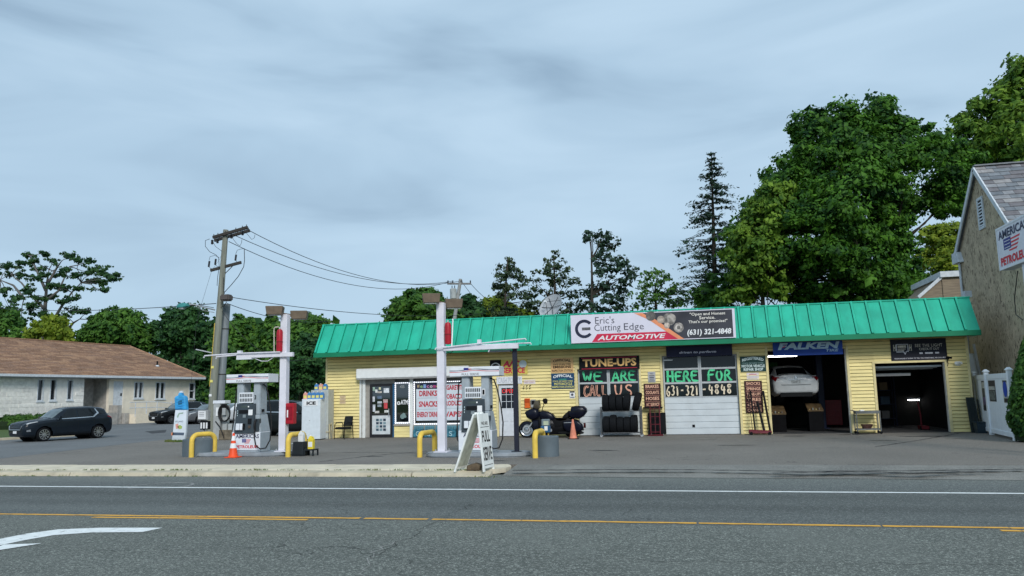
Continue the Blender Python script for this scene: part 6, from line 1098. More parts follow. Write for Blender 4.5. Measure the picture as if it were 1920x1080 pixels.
def wheels(par, car, xs, R, mt=None, spokes=10):
    for wx in xs:
        for s_ in (-1, 1):
            c = A((wx-car.L/2, s_*.80, R)); wd = .22; h = wd/2
            w_ = MB().lathe([(R*.70, -h*.8), (R*.9, -h), (R*.98, -h*.7), (R, 0), (R*.98, h*.7), (R*.9, h), (R*.70, h*.8), (R*.70, -h*.8)], c, axis=(0, 1, 0), n=30).build('wheel', m_tyre, par, smooth=40, local=True)
            MB().lathe([(R+.06, -.30), (R+.06, -.02)], c-A((0, s_*.0, 0))+A((0, -s_*.12 if s_ > 0 else .44, 0))*A((0, 1, 0)), axis=(0, 1, 0), n=24).build('arch_liner', m_plast, par, smooth=40, local=True)
            f = s_*h*.72; rm = MB().lathe([(R*.72, f), (R*.69, f*.8), (R*.64, f*.45), (.001, f*.4)] if s_ > 0 else [(.001, f*.4), (R*.64, f*.45), (R*.69, f*.8), (R*.72, f)], c, axis=(0, 1, 0), n=30); rm2 = MB()
            rm.build('rim_barrel', m_plast, w_, smooth=40, local=True)
            for k in range(spokes): a = 2*math.pi*k/spokes; d = A((math.cos(a), 0, math.sin(a))); rm2.bar(c+d*R*.10+A((0, f*.95, 0)), c+d*R*.69+A((0, f*.9, 0)), R*.105, .03, up=(0, 1, 0))
            rm2.lathe([(.001, f*.95-.02), (R*.16, f*.95-.02), (R*.16, f*.95+.02), (.001, f*.95+.02)], c, axis=(0, 1, 0), n=14); rm2.lathe([(R*.66, f*.9-.02), (R*.72, f*.9-.02), (R*.72, f*.9+.015), (R*.66, f*.9+.015), (R*.66, f*.9-.02)], c, axis=(0, 1, 0), n=30); rm2.build('rim', mt or m_trimc, w_, smooth=40, local=True)
def suv(label, loc, rz, col, group='parked cars', rack=False):
    t = thing('parked_car', label, 'car', loc, rz, group, local=True); car = Car(SUV); pm = paint_('paint_'+'_'.join('%d' % (v*1000) for v in col), col); wx = (.93, 3.66); R = .345
    bo = car.body(t, pm, wx, R); wheels(t, car, wx, R); P = car.patch
    ws_ = P('windscreen', m_cglass2, t, [(1.36, 6.05), (1.36, 9.95), (1.92, 9.9), (1.92, 6.1)], 10, 6); P('rear_window', m_cglass, t, [(4.25, 6.1), (4.25, 9.9), (4.10, 9.85), (4.10, 6.15)], 10, 4)
    P('window', m_cglass, t, [(1.62, 5.10), (2.52, 5.10), (2.52, 5.90), (2.08, 5.90)], 8, 4, both=True); P('window', m_cglass, t, [(2.60, 5.10), (3.38, 5.10), (3.50, 5.88), (2.60, 5.90)], 8, 4, both=True); P('window', m_cglass, t, [(3.50, 5.14), (4.05, 5.35), (3.97, 5.80), (3.60, 5.86)], 6, 4, both=True)
    P('window_trim', m_trimc, t, [(1.55, 5.0), (3.42, 5.0), (3.42, 5.07), (1.55, 5.07)], 14, 1, .008, True); P('window_trim', m_trimc, t, [(3.42, 5.03), (3.70, 5.40), (3.60, 5.46), (3.36, 5.08)], 4, 1, .009, True); P('window_trim', m_trimc, t, [(3.70, 5.40), (3.56, 5.90), (3.50, 5.90), (3.60, 5.46)], 4, 1, .009, True)
    hl = P('headlight', m_lampc, t, [(.14, 4.55), (.62, 4.75), (.60, 4.98), (.12, 4.98)], 6, 3, .01, True); P('tail_light', m_lampr, t, [(4.15, 4.5), (4.40, 4.3), (4.40, 4.95), (4.10, 4.95)], 6, 3, .01, True)
    P('sill', m_plast, t, [(1.40, 1.0), (3.20, 1.0), (3.20, 2.15), (1.40, 2.15)], 10, 3, .006, True); P('fog_light', m_trimc, t, [(.12, 2.6), (.30, 2.6), (.28, 3.0), (.12, 2.9)], 3, 2, .012, True)
    for x in (1.50, 2.56, 3.40): P('door_seam', m_plast, t, [(x, 2.2), (x+.012, 2.2), (x+.012, 5.0), (x, 5.0)], 1, 8, .003, True)
    for x in (2.30, 3.20): P('door_handle', pm, t, [(x, 4.25), (x+.2, 4.25), (x+.2, 4.45), (x, 4.45)], 3, 1, .03, True)
    x0 = -car.L/2; g = MB().hexa([(x0-.012, -.50, .58), (x0-.012, .50, .58), (x0+.1, .50, .58), (x0+.1, -.50, .58), (x0+.02, -.62, .80), (x0+.02, .62, .80), (x0+.1, .62, .80), (x0+.1, -.62, .80)]).build('grille', m_plast, t, local=True, bevel=.02)
    MB().tube([(x0+.0, -.60, .78), (x0-.03, -.5, .60), (x0-.03, .5, .60), (x0+.0, .60, .78)], .02, 6).build('grille_trim', m_trimc, g, local=True); MB().box(x0-.03, x0-.015, -.16, .16, .42, .54).build('number_plate', m_white, t, local=True); MB().box(car.L/2-.01, car.L/2+.01, -.17, .17, .78, .9).build('number_plate', m_white, t, local=True)
    for s_ in (-1, 1):
        MB().puff([(x0+1.62, s_*1.02, 1.05), (x0+1.62, s_*.90, 1.05), (x0+1.62, s_*.90, 1.2), (x0+1.62, s_*1.02, 1.2)], (.12, 0, 0)).build('mirror', pm, t, smooth=50, local=True)
        if rack: MB().tube([(x0+2.2, s_*.52, 1.64), (x0+2.3, s_*.52, 1.70), (x0+3.6, s_*.52, 1.70), (x0+3.75, s_*.52, 1.63)], .018, 6).build('roof_rail', m_plast, t, local=True)
    return t
def sedan(label, loc, rz, col, group='parked cars'):
    t = thing('parked_car', label, 'car', loc, rz, group, local=True); car = Car(SEDAN); pm = paint_('paint_'+'_'.join('%d' % (v*1000) for v in col), col); wx = (.95, 3.73); R = .325
    car.body(t, pm, wx, R); wheels(t, car, wx, R, spokes=7); P = car.patch
    P('windscreen', m_cglass2, t, [(1.44, 6.05), (1.44, 9.95), (2.02, 9.9), (2.02, 6.1)], 10, 6); P('rear_window', m_cglass, t, [(4.04, 6.0), (4.04, 10.0), (3.52, 9.85), (3.52, 6.15)], 10, 6)
    P('window', m_cglass, t, [(1.72, 5.10), (2.60, 5.10), (2.60, 5.90), (2.18, 5.90)], 8, 4, both=True); P('window', m_cglass, t, [(2.68, 5.10), (3.55, 5.14), (3.34, 5.85), (2.68, 5.90)], 8, 4, both=True)
    P('headlight', m_lampc, t, [(.14, 4.5), (.62, 4.7), (.60, 4.98), (.12, 4.98)], 6, 3, .01, True); P('window_trim', m_trimc, t, [(1.65, 5.0), (3.6, 5.02), (3.6, 5.08), (1.65, 5.07)], 14, 1, .008, True)
    for x in (1.6, 2.64, 3.5): P('door_seam', m_plast, t, [(x, 2.2), (x+.012, 2.2), (x+.012, 5.0), (x, 5.0)], 1, 8, .003, True)
    x0 = -car.L/2; MB().box(x0-.01, x0+.08, -.45, .45, .50, .62).build('grille', m_plast, t, local=True, bevel=.02); MB().box(x0-.03, x0-.01, -.16, .16, .34, .46).build('number_plate', M('plate_gold', (.6, .4, .08)), t, local=True)
    for s_ in (-1, 1): MB().puff([(x0+1.72, s_*1.0, .98), (x0+1.72, s_*.88, .98), (x0+1.72, s_*.88, 1.1), (x0+1.72, s_*1.0, 1.1)], (.12, 0, 0)).build('mirror', pm, t, smooth=50, local=True)
    # stern: lamps wrapping the corners, plate, lid seam, bumper
    xe = car.L/2
    P('tail_light', m_lampr, t, [(4.40, 4.1), (4.79, 3.9), (4.79, 4.95), (4.30, 5.0)], 8, 4, .012, True)
    for s_ in (-1, 1): MB().hexa([(xe-.10, s_*.42, .80), (xe-.10, s_*.78, .80), (xe-.02, s_*.74, .80), (xe-.005, s_*.42, .80), (xe-.1, s_*.34, .95), (xe-.1, s_*.78, .98), (xe-.03, s_*.74, .98), (xe-.01, s_*.34, .95)]).build('tail_light', m_lampr, t, local=True, bevel=.015); MB().hexa([(xe-.05, s_*.36, .88), (xe-.05, s_*.62, .88), (xe-.0, s_*.62, .88), (xe+.005, s_*.36, .88), (xe-.05, s_*.36, .95), (xe-.05, s_*.62, .96), (xe-.0, s_*.62, .96), (xe+.0, s_*.36, .95)]).build('reverse_light', m_lampc, t, local=True, bevel=.01)
    MB().box(xe-.02, xe+.015, -.17, .17, .72, .84).build('number_plate', M('plate_grey2', (.45, .47, .47), var=.5, scale=20), t, local=True); MB().box(xe-.02, xe+.016, -.3, .3, .86, .885).build('boot_trim', m_trimc, t, local=True); MB().lathe([(.05, 0), (.05, .02), (.02, .02)], (xe-.0, 0, .94), axis=(1, 0, 0), n=14).build('badge', m_trimc, t, local=True)
    MB().tube([(xe-.06, -.74, .70), (xe+.012, -.5, .66), (xe+.02, 0, .655), (xe+.012, .5, .66), (xe-.06, .74, .70)], .008, 5).build('bumper_seam', m_plast, t, local=True); MB().box(xe-.5, xe-.05, -.6, .6, .2, .36).build('underside', m_plast, t, local=True)
    return t
def face(dx, dy): return math.atan2(dy, dx)+math.pi        # nose (local -x) points along (dx, dy)
fw, rw = G(88, 828), G(190, 822.5); d = A((-math.sin(.34), -math.cos(.34)))     # nose towards the main road
ctr = fw[:2]+A((math.sin(.34), math.cos(.34)))*1.365; side = A((d[1], -d[0]));
if side@(-ctr) > 0: side = -side
ctr = ctr+side*.80+A((-.28, -.1))
suv('black crossover parked at the kerb in front of the pale house', (ctr[0], ctr[1], 0.004), face(*d), (.008, .013, .020)).scale = (.93, .93, .93)
suv('dark crossover facing out behind the water flag beside the pale house', (PY(338, 780, 54.5)[0], 54.5, 0.004), face(-.36, -.93), (.010, .012, .014))
sedan('dark grey sedan between the water flag and the utility pole', (PY(394, 780, 53.5)[0], 53.5, 0.004), face(-.36, -.93), (.10, .105, .115))
sedan('white sedan half hidden behind the air machine', (PY(440, 780, 54)[0], 54, 0.004), face(-.36, -.93), (.62, .64, .66))
suv('black crossover seen from the side behind pump 3 and the freezer', (PY(545, 800, 33.9)[0], 34.3, 0), face(.995, .1), (.010, .014, .016))
# white sedan on the two-post lift inside the open bay
cz = 1.16; px_c = PY(1495, 740, FY+1.6)
sd_ = sedan('white sedan raised on the lift in the open bay, seen from behind', (px_c[0]-.18, FY+1.25+2.4, cz), face(-.05, 1), (.62, .645, .65), 'cars in the repair bays'); sd_.name = 'lifted_car'
lf = thing('car_lift', 'dark blue two-post lift under the raised white sedan', 'lift', (4.0, FY+3.6, 0.012)); m_lift = M('lift_blue', (.012, .018, .05), rough=.4)
xl_, xr_ = px_c[0]-.18-1.25, px_c[0]-.18+1.32
for x in (max(xl_, 2.42), xr_): MB().box(x-.13, x+.13, FY+3.3, FY+3.6, .012, 3.4).build('column', m_lift, lf, bevel=.02); MB().box(x-.22, x+.22, FY+3.2, FY+3.7, .012, .05).build('foot_plate', m_lift, lf)
for x, s_ in ((max(xl_, 2.42), 1), (xr_, -1)):
    for yy in (-1.0, 1.1): MB().bar((x+s_*.1, FY+3.45, cz+.06), (x+s_*.62, FY+3.45+yy, cz+.10), .12, .1).build('arm', m_lift, lf); MB().cyl((x+s_*.62, FY+3.45+yy, cz+.1), (x+s_*.62, FY+3.45+yy, cz+.24), .06, n=10).build('pad', m_rubber, lf)
# shop contents seen in the bays
m_wood = M('bench_wood', (.10, .065, .03), rough=.7, var=.5, scale=7)
def bench(label, x0, x1, y0, y1, z, tilt=0.):
    t = thing('work_bench', label, 'bench', ((x0+x1)/2, (y0+y1)/2, .012)); MB().hexa([(x0, y0, z), (x1, y0, z), (x1, y1, z+tilt), (x0, y1, z+tilt), (x0, y0, z+.05), (x1, y0, z+.05), (x1, y1, z+.05+tilt), (x0, y1, z+.05+tilt)]).build('top', m_wood, t)
    MB().box(x0+.02, x1-.02, y0+.02, y1-.02, .012, z-.002).build('cabinet', m_dark, t)  # near-black filler box standing in for the shade beneath the top
    for k in range(4): MB().box(x0+.05+k*(x1-x0-.1)/4, x0+(k+.75)*(x1-x0-.1)/4, y0+.02, y0+.1, z+.05, z+.10+.04*(k % 2)).build('part_bin', M('bin_%d' % k, ((.3, .2, .08), (.2, .22, .2), (.35, .3, .12), (.12, .1, .08))[k]), t)
bench('wooden bench under the left of the raised sedan', 2.86, 3.45, FY+1.0, FY+1.9, .68, .28); bench('wooden bench under the right of the raised sedan', 4.28, 4.85, FY+1.2, FY+1.9, .78, .24)
t = thing('tool_chest', 'red tool chest deep in the bay behind the lift', 'tool chest', (5.6, FY+4.9, .012)); MB().box(5.3, 6.1, FY+4.7, FY+5.2, .1, 1.15).build('cabinet', M('chest_red', (.22, .015, .02), rough=.4), t, bevel=.01)
for k in range(5): MB().box(5.33, 6.07, FY+4.68, FY+4.7, .16+k*.19, .32+k*.19).build('drawer', MATS['chest_red'], t)
for x in (5.36, 6.0): MB().cyl((x, FY+4.9, .012), (x, FY+4.9, .1), .05, n=8).build('castor', m_tyre, t)
t = thing('pallet_jack', 'red upright jack inside the right edge of the rightmost bay', 'jack', (8.5, FY+1.9, .012)); x = 8.5; y = FY+1.9
MB().box(x-.12, x+.14, y-.3, y+.3, .03, .16).build('base', M('jack_red', (.16, .010, .015), rough=.5), t, bevel=.015); MB().tube([(x, y+.2, .15), (x+.02, y+.3, .55), (x-.02, y+.36, 1.05)], .03, 8).build('handle', MATS['jack_red'], t)
for s_ in (-.13, .15): MB().lathe([(.001, -.02), (.06, -.02), (.06, .02), (.001, .02)], (x+s_, y-.2, .072), axis=(1, 0, 0), n=12).build('wheel', m_tyre, t)
t = thing('storage_shelf', 'dark steel shelving with cartons along the back of the rightmost bay', 'shelf', (7.4, FY+5.2, .012))
for x in (6.7, 8.3):
    for y in (FY+5.0, FY+5.45): MB().bar((x, y, .012), (x, y, 2.2), .04).build('upright', m_lift, t)
for z in (.3, .9, 1.5, 2.1): MB().box(6.68, 8.32, FY+4.98, FY+5.47, z, z+.03).build('shelf', m_lift, t)
for k in range(9): x = 6.75+(k % 3)*.5; z = (.33, .93, 1.53)[k//3]; o = MB().box(x, x+.3+.05*(k % 2), FY+5.05, FY+5.4, z, z+.2+.06*(k % 3)).build('carton', M('carton_%d' % (k % 4), ((.22, .15, .08), (.08, .12, .16), (.25, .22, .2), (.12, .05, .04))[k % 4], rough=.8)); tag(o, f'{("brown", "slate", "grey", "maroon")[k % 4]} carton, {("left", "middle", "right")[k % 3]} on the {("bottom", "middle", "upper")[k//3]} shelf at the back of the rightmost bay', 'carton', 'cartons in the rightmost bay')
o = MB().box(2.9, 3.7, FY+5.56, FY+5.59, 2.55, 2.85).build('wall_poster', M('poster_green', (.03, .22, .05), var=.4)); tag(o, 'green poster on the back wall left of the raised sedan', 'poster')
o = MB().box(4.9, 5.3, FY+5.56, FY+5.59, 1.6, 2.2).build('wall_poster', M('poster_slate', (.12, .13, .13), var=.7, scale=7)); tag(o, 'grey wall chart right of the raised sedan', 'poster')
# ================================================================ neighbouring buildings
EVZ = 3.8
def GZ(x, y, z): d = ray(x, y); return d*((z-CAM_H)/d[2])+[0, 0, CAM_H]
ea, eb = GZ(0, 701, EVZ), GZ(386, 708, EVZ); hd_ = eb-ea; hd_ = hd_/np.linalg.norm(hd_); hn_ = np.cross(hd_, (0, 0, 1)); hn_ = hn_ if hn_[0] > 0 else -hn_    # along the front; outward
hs = eb-hd_*34                                     # front runs on past the left edge of the picture
m_stone = M('house_stone', (.80, .78, .73), rough=.85, var=.1, scale=3, bump=.3, bscale=20); m_stucco = M('house_stucco', (.80, .73, .61), rough=.85, var=.08, scale=2, bump=.1)
m_shing = M('shingle_brown', (.20, .105, .065), rough=.85, col2=(.115, .065, .045), scale=3.2, lo=.3, hi=.7); m_wtr = M('house_white_trim', (.62, .66, .70), rough=.5)
wall_o = hs-hn_*.7; LH = 34-.7; frh = Frame((wall_o[0], wall_o[1], 0), hd_)
if frh.n@hn_ < 0: frh = Frame((wall_o[0], wall_o[1], 0), hd_); frh.n = A(hn_)
DH = 11.
house = thing('pale_house', 'long low pale stone and stucco house with brown shingle roof', 'building', (eb[0], eb[1], 0))
def hspan(px, y=740.):
    r = ray(px, y); a = frh.o; s_ = (r[1]*a[0]-r[0]*a[1])/(r[0]*frh.u[1]-r[1]*frh.u[0]); return s_
def hz(px, y, back=0.):
    s_ = hspan(px, y); p = frh.p(s_, 0, -back); r = ray(px, y); k = (p[0]**2+p[1]**2)**.5/(r[0]**2+r[1]**2)**.5; return CAM_H+r[2]*k
s_rec0, s_rec1 = hspan(157), hspan(204)            # recessed porch between the stone part and the stucco part
zt_ = EVZ-.12
# main walls with real openings
def hwall(a0, a1, mat, opens, back=0.):
    xs = sorted({a0, a1, *[o[0] for o in opens], *[o[1] for o in opens]})
    for x0, x1 in zip(xs[:-1], xs[1:]):
        op = [o for o in opens if o[0] <= x0+1e-6 and o[1] >= x1-1e-6]
        if op: o = op[0]; frh.slab(MB(), x0, x1, 0, o[2], -.25-back, -back).build('wall', mat, house); frh.slab(MB(), x0, x1, o[3], zt_, -.25-back, -back).build('wall', mat, house)
        else: frh.slab(MB(), x0, x1, 0, zt_, -.25-back, -back).build('wall', mat, house)
m_hpane = M('house_pane', (.012, .016, .022), rough=.06, spec=.7, var=.4, scale=2)
def hwin(px0, px1, yt, yb, mull=0, cross=False):
    a0, a1 = hspan(px0), hspan(px1); xm = (px0+px1)/2; z1, z0 = hz(xm, yt), hz(xm, yb); return (a0, a1, z0, z1, mull, cross)
Wst = [hwin(69, 81, 711, 752), hwin(93, 105, 711, 751), hwin(125, 136, 712, 750)]
Wsu = [hwin(250.5, 268, 716, 747, 1), hwin(291, 309, 716.5, 748, 1), hwin(354, 365, 718, 748, 0, True)]
Dor = hwin(212.5, 231, 715, 765)
hwall(0, s_rec0, m_stone, [w_[:4] for w_ in Wst]); hwall(s_rec1, LH, m_stucco, [w_[:4] for w_ in Wsu]+[Dor[:4]])
hwall(s_rec0-.2, s_rec1+.2, M('porch_stone', (.40, .38, .35), rough=.9, var=.2, scale=4), [], 1.6)
frh.slab(MB(), s_rec1, s_rec1+.2, 0, zt_, -1.6, -.25).build('wall', MATS['porch_stone'], house); frh.slab(MB(), s_rec0-.2, s_rec0, 0, zt_, -1.6, -.25).build('wall', MATS['porch_stone'], house)
for a0, a1, z0, z1, mull, cross in Wst+Wsu:
    wn = frh.slab(frh.slab(frh.slab(frh.slab(MB(), a0, a0+.07, z0, z1, -.14, .03), a1-.07, a1, z0, z1, -.14, .03), a0+.07, a1-.07, z1-.07, z1, -.14, .03), a0+.07, a1-.07, z0, z0+.07, -.14, .03)
    if mull: frh.slab(wn, (a0+a1)/2-.06, (a0+a1)/2+.06, z0+.07, z1-.07, -.14, .02)
    if cross: frh.slab(wn, a0+.07, a1-.07, (z0+z1)/2-.035, (z0+z1)/2+.035, -.14, .02)
    o = wn.build('window', m_wtr, house)
    if mull:
        for p, q in ((a0+.07, (a0+a1)/2-.06), ((a0+a1)/2+.06, a1-.07)): frh.slab(MB(), p, q, z0+.07, z1-.07, -.12, -.1).build('pane', m_hpane, o)
    elif cross:
        for p, q in ((z0+.07, (z0+z1)/2-.035), ((z0+z1)/2+.035, z1-.07)): frh.slab(MB(), a0+.07, a1-.07, p, q, -.12, -.1).build('pane', m_hpane, o)
    else: frh.slab(MB(), a0+.07, a1-.07, z0+.07, z1-.07, -.12, -.1).build('pane', m_hpane, o)
    frh.slab(MB(), a0-.06, a1+.06, z0-.1, z0-.002, -.1, .08).build('sill', m_wtr, o)
a0, a1, z0, z1 = Dor[:4]; do = frh.slab(MB(), a0, a1, z0, z1, -.1, -.05).build('door', m_wtr, house)
frh.slab(MB(), a1-.25, a1-.15, (z0+z1)/2-.1, (z0+z1)/2+.12, -.05, .0).build('handle', m_sblack, do)
# stone courses of the left part, proud of the wall
m_blk2 = [M('stone_block_%d' % k, c, rough=.9, var=.12, scale=5, bump=.3, bscale=18) for k, c in enumerate(((.82, .80, .75), (.76, .74, .70), (.85, .83, .78)))]
sa = hspan(2); cnt = 0; zc = .25
while zc < zt_-.2 and cnt < 285:
    x = max(0, sa)-random.uniform(0, .5); hh = random.choice((.2, .26, .3))
    while x < s_rec0-.1 and cnt < 285:
        ln = random.uniform(.55, 1.3); x1 = min(x+ln, s_rec0); bad = [w_ for w_ in Wst if x < w_[1]+.08 and x1 > w_[0]-.08 and zc+hh > w_[2]-.12 and zc < w_[3]+.05]
        if not bad and x1-x > .2: frh.slab(MB(), x+.012, x1-.012, zc+.01, min(zc+hh, zt_)-.01, -.01, random.uniform(.012, .035)).build('stone', random.choice(m_blk2), house, bevel=.01); cnt += 1
        x = x1
    zc += hh
# porch steps, ramp and rails
sp = (s_rec0+s_rec1)/2; stp = thing('porch_steps', 'grey stone block steps and planter before the recessed porch', 'steps', frh.p(sp, 0, 1)); stp_m = MATS['porch_stone']
z_st = hz(185, 772); frh.slab(MB(), hspan(152), hspan(182), 0, z_st*.75, .02, 1.1).build('planter_wall', stp_m, stp); frh.slab(MB(), hspan(183), hspan(204), 0, z_st*.9, .02, 1.0).build('planter_wall', stp_m, stp); frh.slab(MB(), hspan(205), hspan(213), 0, hz(209, 760), .02, .9).build('step_block', stp_m, stp); frh.slab(MB(), hspan(214), hspan(222), 0, hz(216, 775), .02, 1.2).build('step_block', stp_m, stp)
rp = thing('access_ramp', 'cream access ramp with thin rails in front of the house door', 'ramp', frh.p(hspan(260), 0, 1.2)); m_ramp = M('ramp_cream', (.84, .74, .58), rough=.8, var=.06)
r0, r1, r2 = hspan(223), hspan(264), hspan(291); zr = hz(240, 772)*.8
frh.slab(MB(), r0, r1, 0, zr, .9, 1.8).build('ramp_wall', m_ramp, rp); mb = MB(); mb.hexa([frh.p(r1, 0, .9), frh.p(r2, 0, .9), frh.p(r2, 0, 1.8), frh.p(r1, 0, 1.8), frh.p(r1, zr, .9), frh.p(r2, zr*.72, .9), frh.p(r2, zr*.72, 1.8), frh.p(r1, zr, 1.8)]); mb.build('ramp_wall', m_ramp, rp)
for hgt in (.95, .5): MB().tube([frh.p(r0-.6, zr+hgt, 1.75), frh.p(r1, zr+hgt, 1.75), frh.p(r2+3, zr*.4+hgt, 1.75)], .03, 5).build('rail', m_wtr, rp)
for s_ in (r0, (r0+r1)/2, r1, r2): MB().bar(frh.p(s_, zr*.7, 1.75), frh.p(s_, zr+.95, 1.75), .05).build('baluster', m_wtr, rp)
# gutter, soffit and hipped shingle roof
frh2 = frh
MBg = MB(); frh.slab(MBg, -.5, LH+.7, EVZ-.16, EVZ+.02, .58, .72); MBg.build('gutter', m_wtr, house, bevel=.01); frh.slab(MB(), -.5, LH+.7, EVZ-.22, EVZ-.17, -.25, .58).build('soffit', M('soffit_shade', (.30, .33, .36), rough=.8), house)
frh.slab(MB(), LH-.25, LH, 0, zt_, -DH, -.26).build('wall', m_stucco, house)
back = 6.2; rr = ray(338, 655); # ridge end: on the line 'back' metres behind the front wall
o2 = frh.p(0, 0, -back); s_r = (rr[1]*o2[0]-rr[0]*o2[1])/(rr[0]*frh.u[1]-rr[1]*frh.u[0]); pr_ = o2+frh.u*s_r; kz = (pr_[0]**2+pr_[1]**2)**.5/(rr[0]**2+rr[1]**2)**.5; RZh = CAM_H+rr[2]*kz
E0, E1 = frh.p(-.7, EVZ, .7), frh.p(LH+.7, EVZ, .7); B0, B1 = frh.p(-.7, EVZ, -2*back-.7), frh.p(LH+.7, EVZ, -2*back-.7); R0, R1 = frh.p(-.7, RZh, -back), frh.p(min(s_r, LH-1.5), RZh, -back)
roof = MB().add([E0, E1, R1, R0, B0, B1, E0-A((0, 0, .08)), E1-A((0, 0, .08)), B0-A((0, 0, .08)), B1-A((0, 0, .08))], [(0, 1, 2, 3), (1, 5, 2), (5, 4, 3, 2), (4, 0, 3), (0, 6, 7, 1), (1, 7, 9, 5), (6, 8, 9, 7), (5, 9, 8, 4), (4, 8, 6, 0)]).build('roof', m_shing, house)
up = R1-E1; slen = RZh-EVZ; mats_s = [M('shingle_%d' % k, c, rough=.9, var=.3, scale=9) for k, c in enumerate(((.37, .22, .14), (.29, .17, .11), (.42, .255, .16), (.31, .19, .13)))]
nrm_ = np.cross(frh.u, R0-E0); nrm_ /= np.linalg.norm(nrm_); nrm_ = nrm_ if nrm_[2] > 0 else -nrm_
NC = 26; sh_m = MB(); shm = [MB() for _ in mats_s]
sL = max(hspan(-20), 0)
for c_ in range(NC):
    f0, f1 = c_/NC, (c_+1)/NC; a = sL
    end = (LH+.7)*(1-f0)+min(s_r, LH-1.5)*f0
    while a < end:
        ln = random.uniform(.55, 1.15); b_ = min(a+ln, end); k = random.randrange(len(mats_s)); lift = .012+random.uniform(0, .012)
        def rp_(s_, f, l): return frh.p(s_, EVZ+slen*f, .7-(back+.7)*f)+nrm_*l
        shm[k].hexa([rp_(a, f0, .0), rp_(b_-.015, f0, .0), rp_(b_-.015, f0, lift+.02), rp_(a, f0, lift+.02), rp_(a, f1, .0), rp_(b_-.015, f1, .0), rp_(b_-.015, f1, .006), rp_(a, f1, .006)]); a = b_
for k, mb in enumerate(shm): o = mb.build('shingles', mats_s[k], roof); o['kind'] = 'stuff'
hp = E1-(E1-R1)*.0; vp = frh.p(hspan(320), 0, -1.6); f_ = (1.6+.7)/(back+.7); vz = EVZ+slen*f_; MB().cyl((vp[0], vp[1], vz-.1), (vp[0], vp[1], vz+.45), .07, n=10).build('vent_pipe', m_sblack, roof); MB().lathe([(.2, 0), (.1, .12)], (vp[0], vp[1], vz-.02), n=12).build('flashing', m_wtr, roof)
MB().bar(R0+A((0, 0, .03)), R1+A((0, 0, .03)), .25, .06).build('ridge_cap', mats_s[2], roof); MB().bar(E1+A((0, 0, .05)), R1+A((0, 0, .03)), .22, .06).build('ridge_cap', mats_s[2], roof)
# ---------------------------------------------------------------- stucco house at the right edge
XW = 10.9; apx, evL, rkR = PX(1832, 316, XW), PX(1798, 474, XW), PX(1905, 430, XW)
m_rst = M('rough_stucco', (.54, .44, .305), rough=.95, col2=(.41, .335, .235), scale=3, bump=1., bscale=9, dirt=.25, dirtcol=(.12, .10, .08))
def stuccomarks(m):
    t = m.node_tree; b = t.nodes['Principled BSDF']; src = b.inputs['Base Color'].links[0].from_socket; tc = t.nodes.new('ShaderNodeTexCoord'); mp = t.nodes.new('ShaderNodeMapping'); mp.inputs['Scale'].default_value = (2.6, 2.6, 1.2); t.links.new(tc.outputs['Object'], mp.inputs[0])
    n = t.nodes.new('ShaderNodeTexNoise'); n.inputs['Scale'].default_value = 2.2; n.inputs['Detail'].default_value = 3.; n.inputs['Distortion'].default_value = 2.2; t.links.new(mp.outputs[0], n.inputs['Vector'])
    r = t.nodes.new('ShaderNodeMapRange'); r.inputs[1].default_value = .565; r.inputs[2].default_value = .62; r.inputs[4].default_value = .8; t.links.new(n.outputs[0], r.inputs[0])
    x = t.nodes.new('ShaderNodeMix'); x.data_type = 'RGBA'; t.links.new(r.outputs[0], x.inputs[0]); t.links.new(src, x.inputs[6]); x.inputs[7].default_value = (.10, .075, .05, 1); t.links.new(x.outputs[2], b.inputs['Base Color'])
stuccomarks(m_rst)
sp_ = (apx[2]-rkR[2])/(apx[1]-rkR[1]); yN_ = 25.2; zN = apx[2]-sp_*(apx[1]-yN_); spL = (apx[2]-evL[2])/(evL[1]-apx[1]); yB_ = evL[1]
rh = thing('stucco_house', 'tan rough stucco gabled house with grey slate roof at the right', 'building', (XW+4, 31, 0)); XE = XW+14
MB().prism([(XW, yB_, 0), (XW, yN_, 0), (XW, yN_, zN), (XW, apx[1], apx[2]), (XW, yB_, evL[2])], (.3, 0, 0)).build('gable_wall', m_rst, rh)
MB().box(XW+.3, XE, yN_, yN_+.3, 0, zN).build('wall', m_rst, rh); MB().box(XW+.3, XE, yB_-.3, yB_, 0, evL[2]).build('wall', m_rst, rh)
m_sl = [M('slate_%d' % k, c, rough=.55, var=.2, scale=4) for k, c in enumerate(((.20, .215, .235), (.15, .165, .185), (.26, .265, .28), (.17, .16, .17), (.30, .29, .29)))]
ov = .12; ridge0, ridge1 = A((XW-ov, apx[1], apx[2]+.08)), A((XE, apx[1], apx[2]+.08)); f0 = A((XW-ov, yN_-.3, apx[2]+.08-sp_*(apx[1]-yN_+.3))); bk0 = A((XW-ov, yB_+.25, apx[2]+.08-spL*(yB_+.25-apx[1])))
rf = MB().add([f0, f0+A((XE-XW+ov, 0, 0)), ridge1, ridge0, bk0, bk0+A((XE-XW+ov, 0, 0))], [(0, 1, 2, 3), (3, 2, 5, 4)]).prism([f0-A((0, 0, .02)), ridge0-A((0, 0, .02)), bk0-A((0, 0, .02)), bk0-A((0, 0, .12)), ridge0-A((0, 0, .14)), f0-A((0, 0, .12))], (XE-XW, 0, 0)).build('roof', m_sl[1], rh)
dv = f0-ridge0; nl = np.cross((1, 0, 0), dv); nl /= np.linalg.norm(nl); nl = nl if nl[2] > 0 else -nl; Lr = np.linalg.norm(dv); ncr = int(Lr/.26); cnt = 0
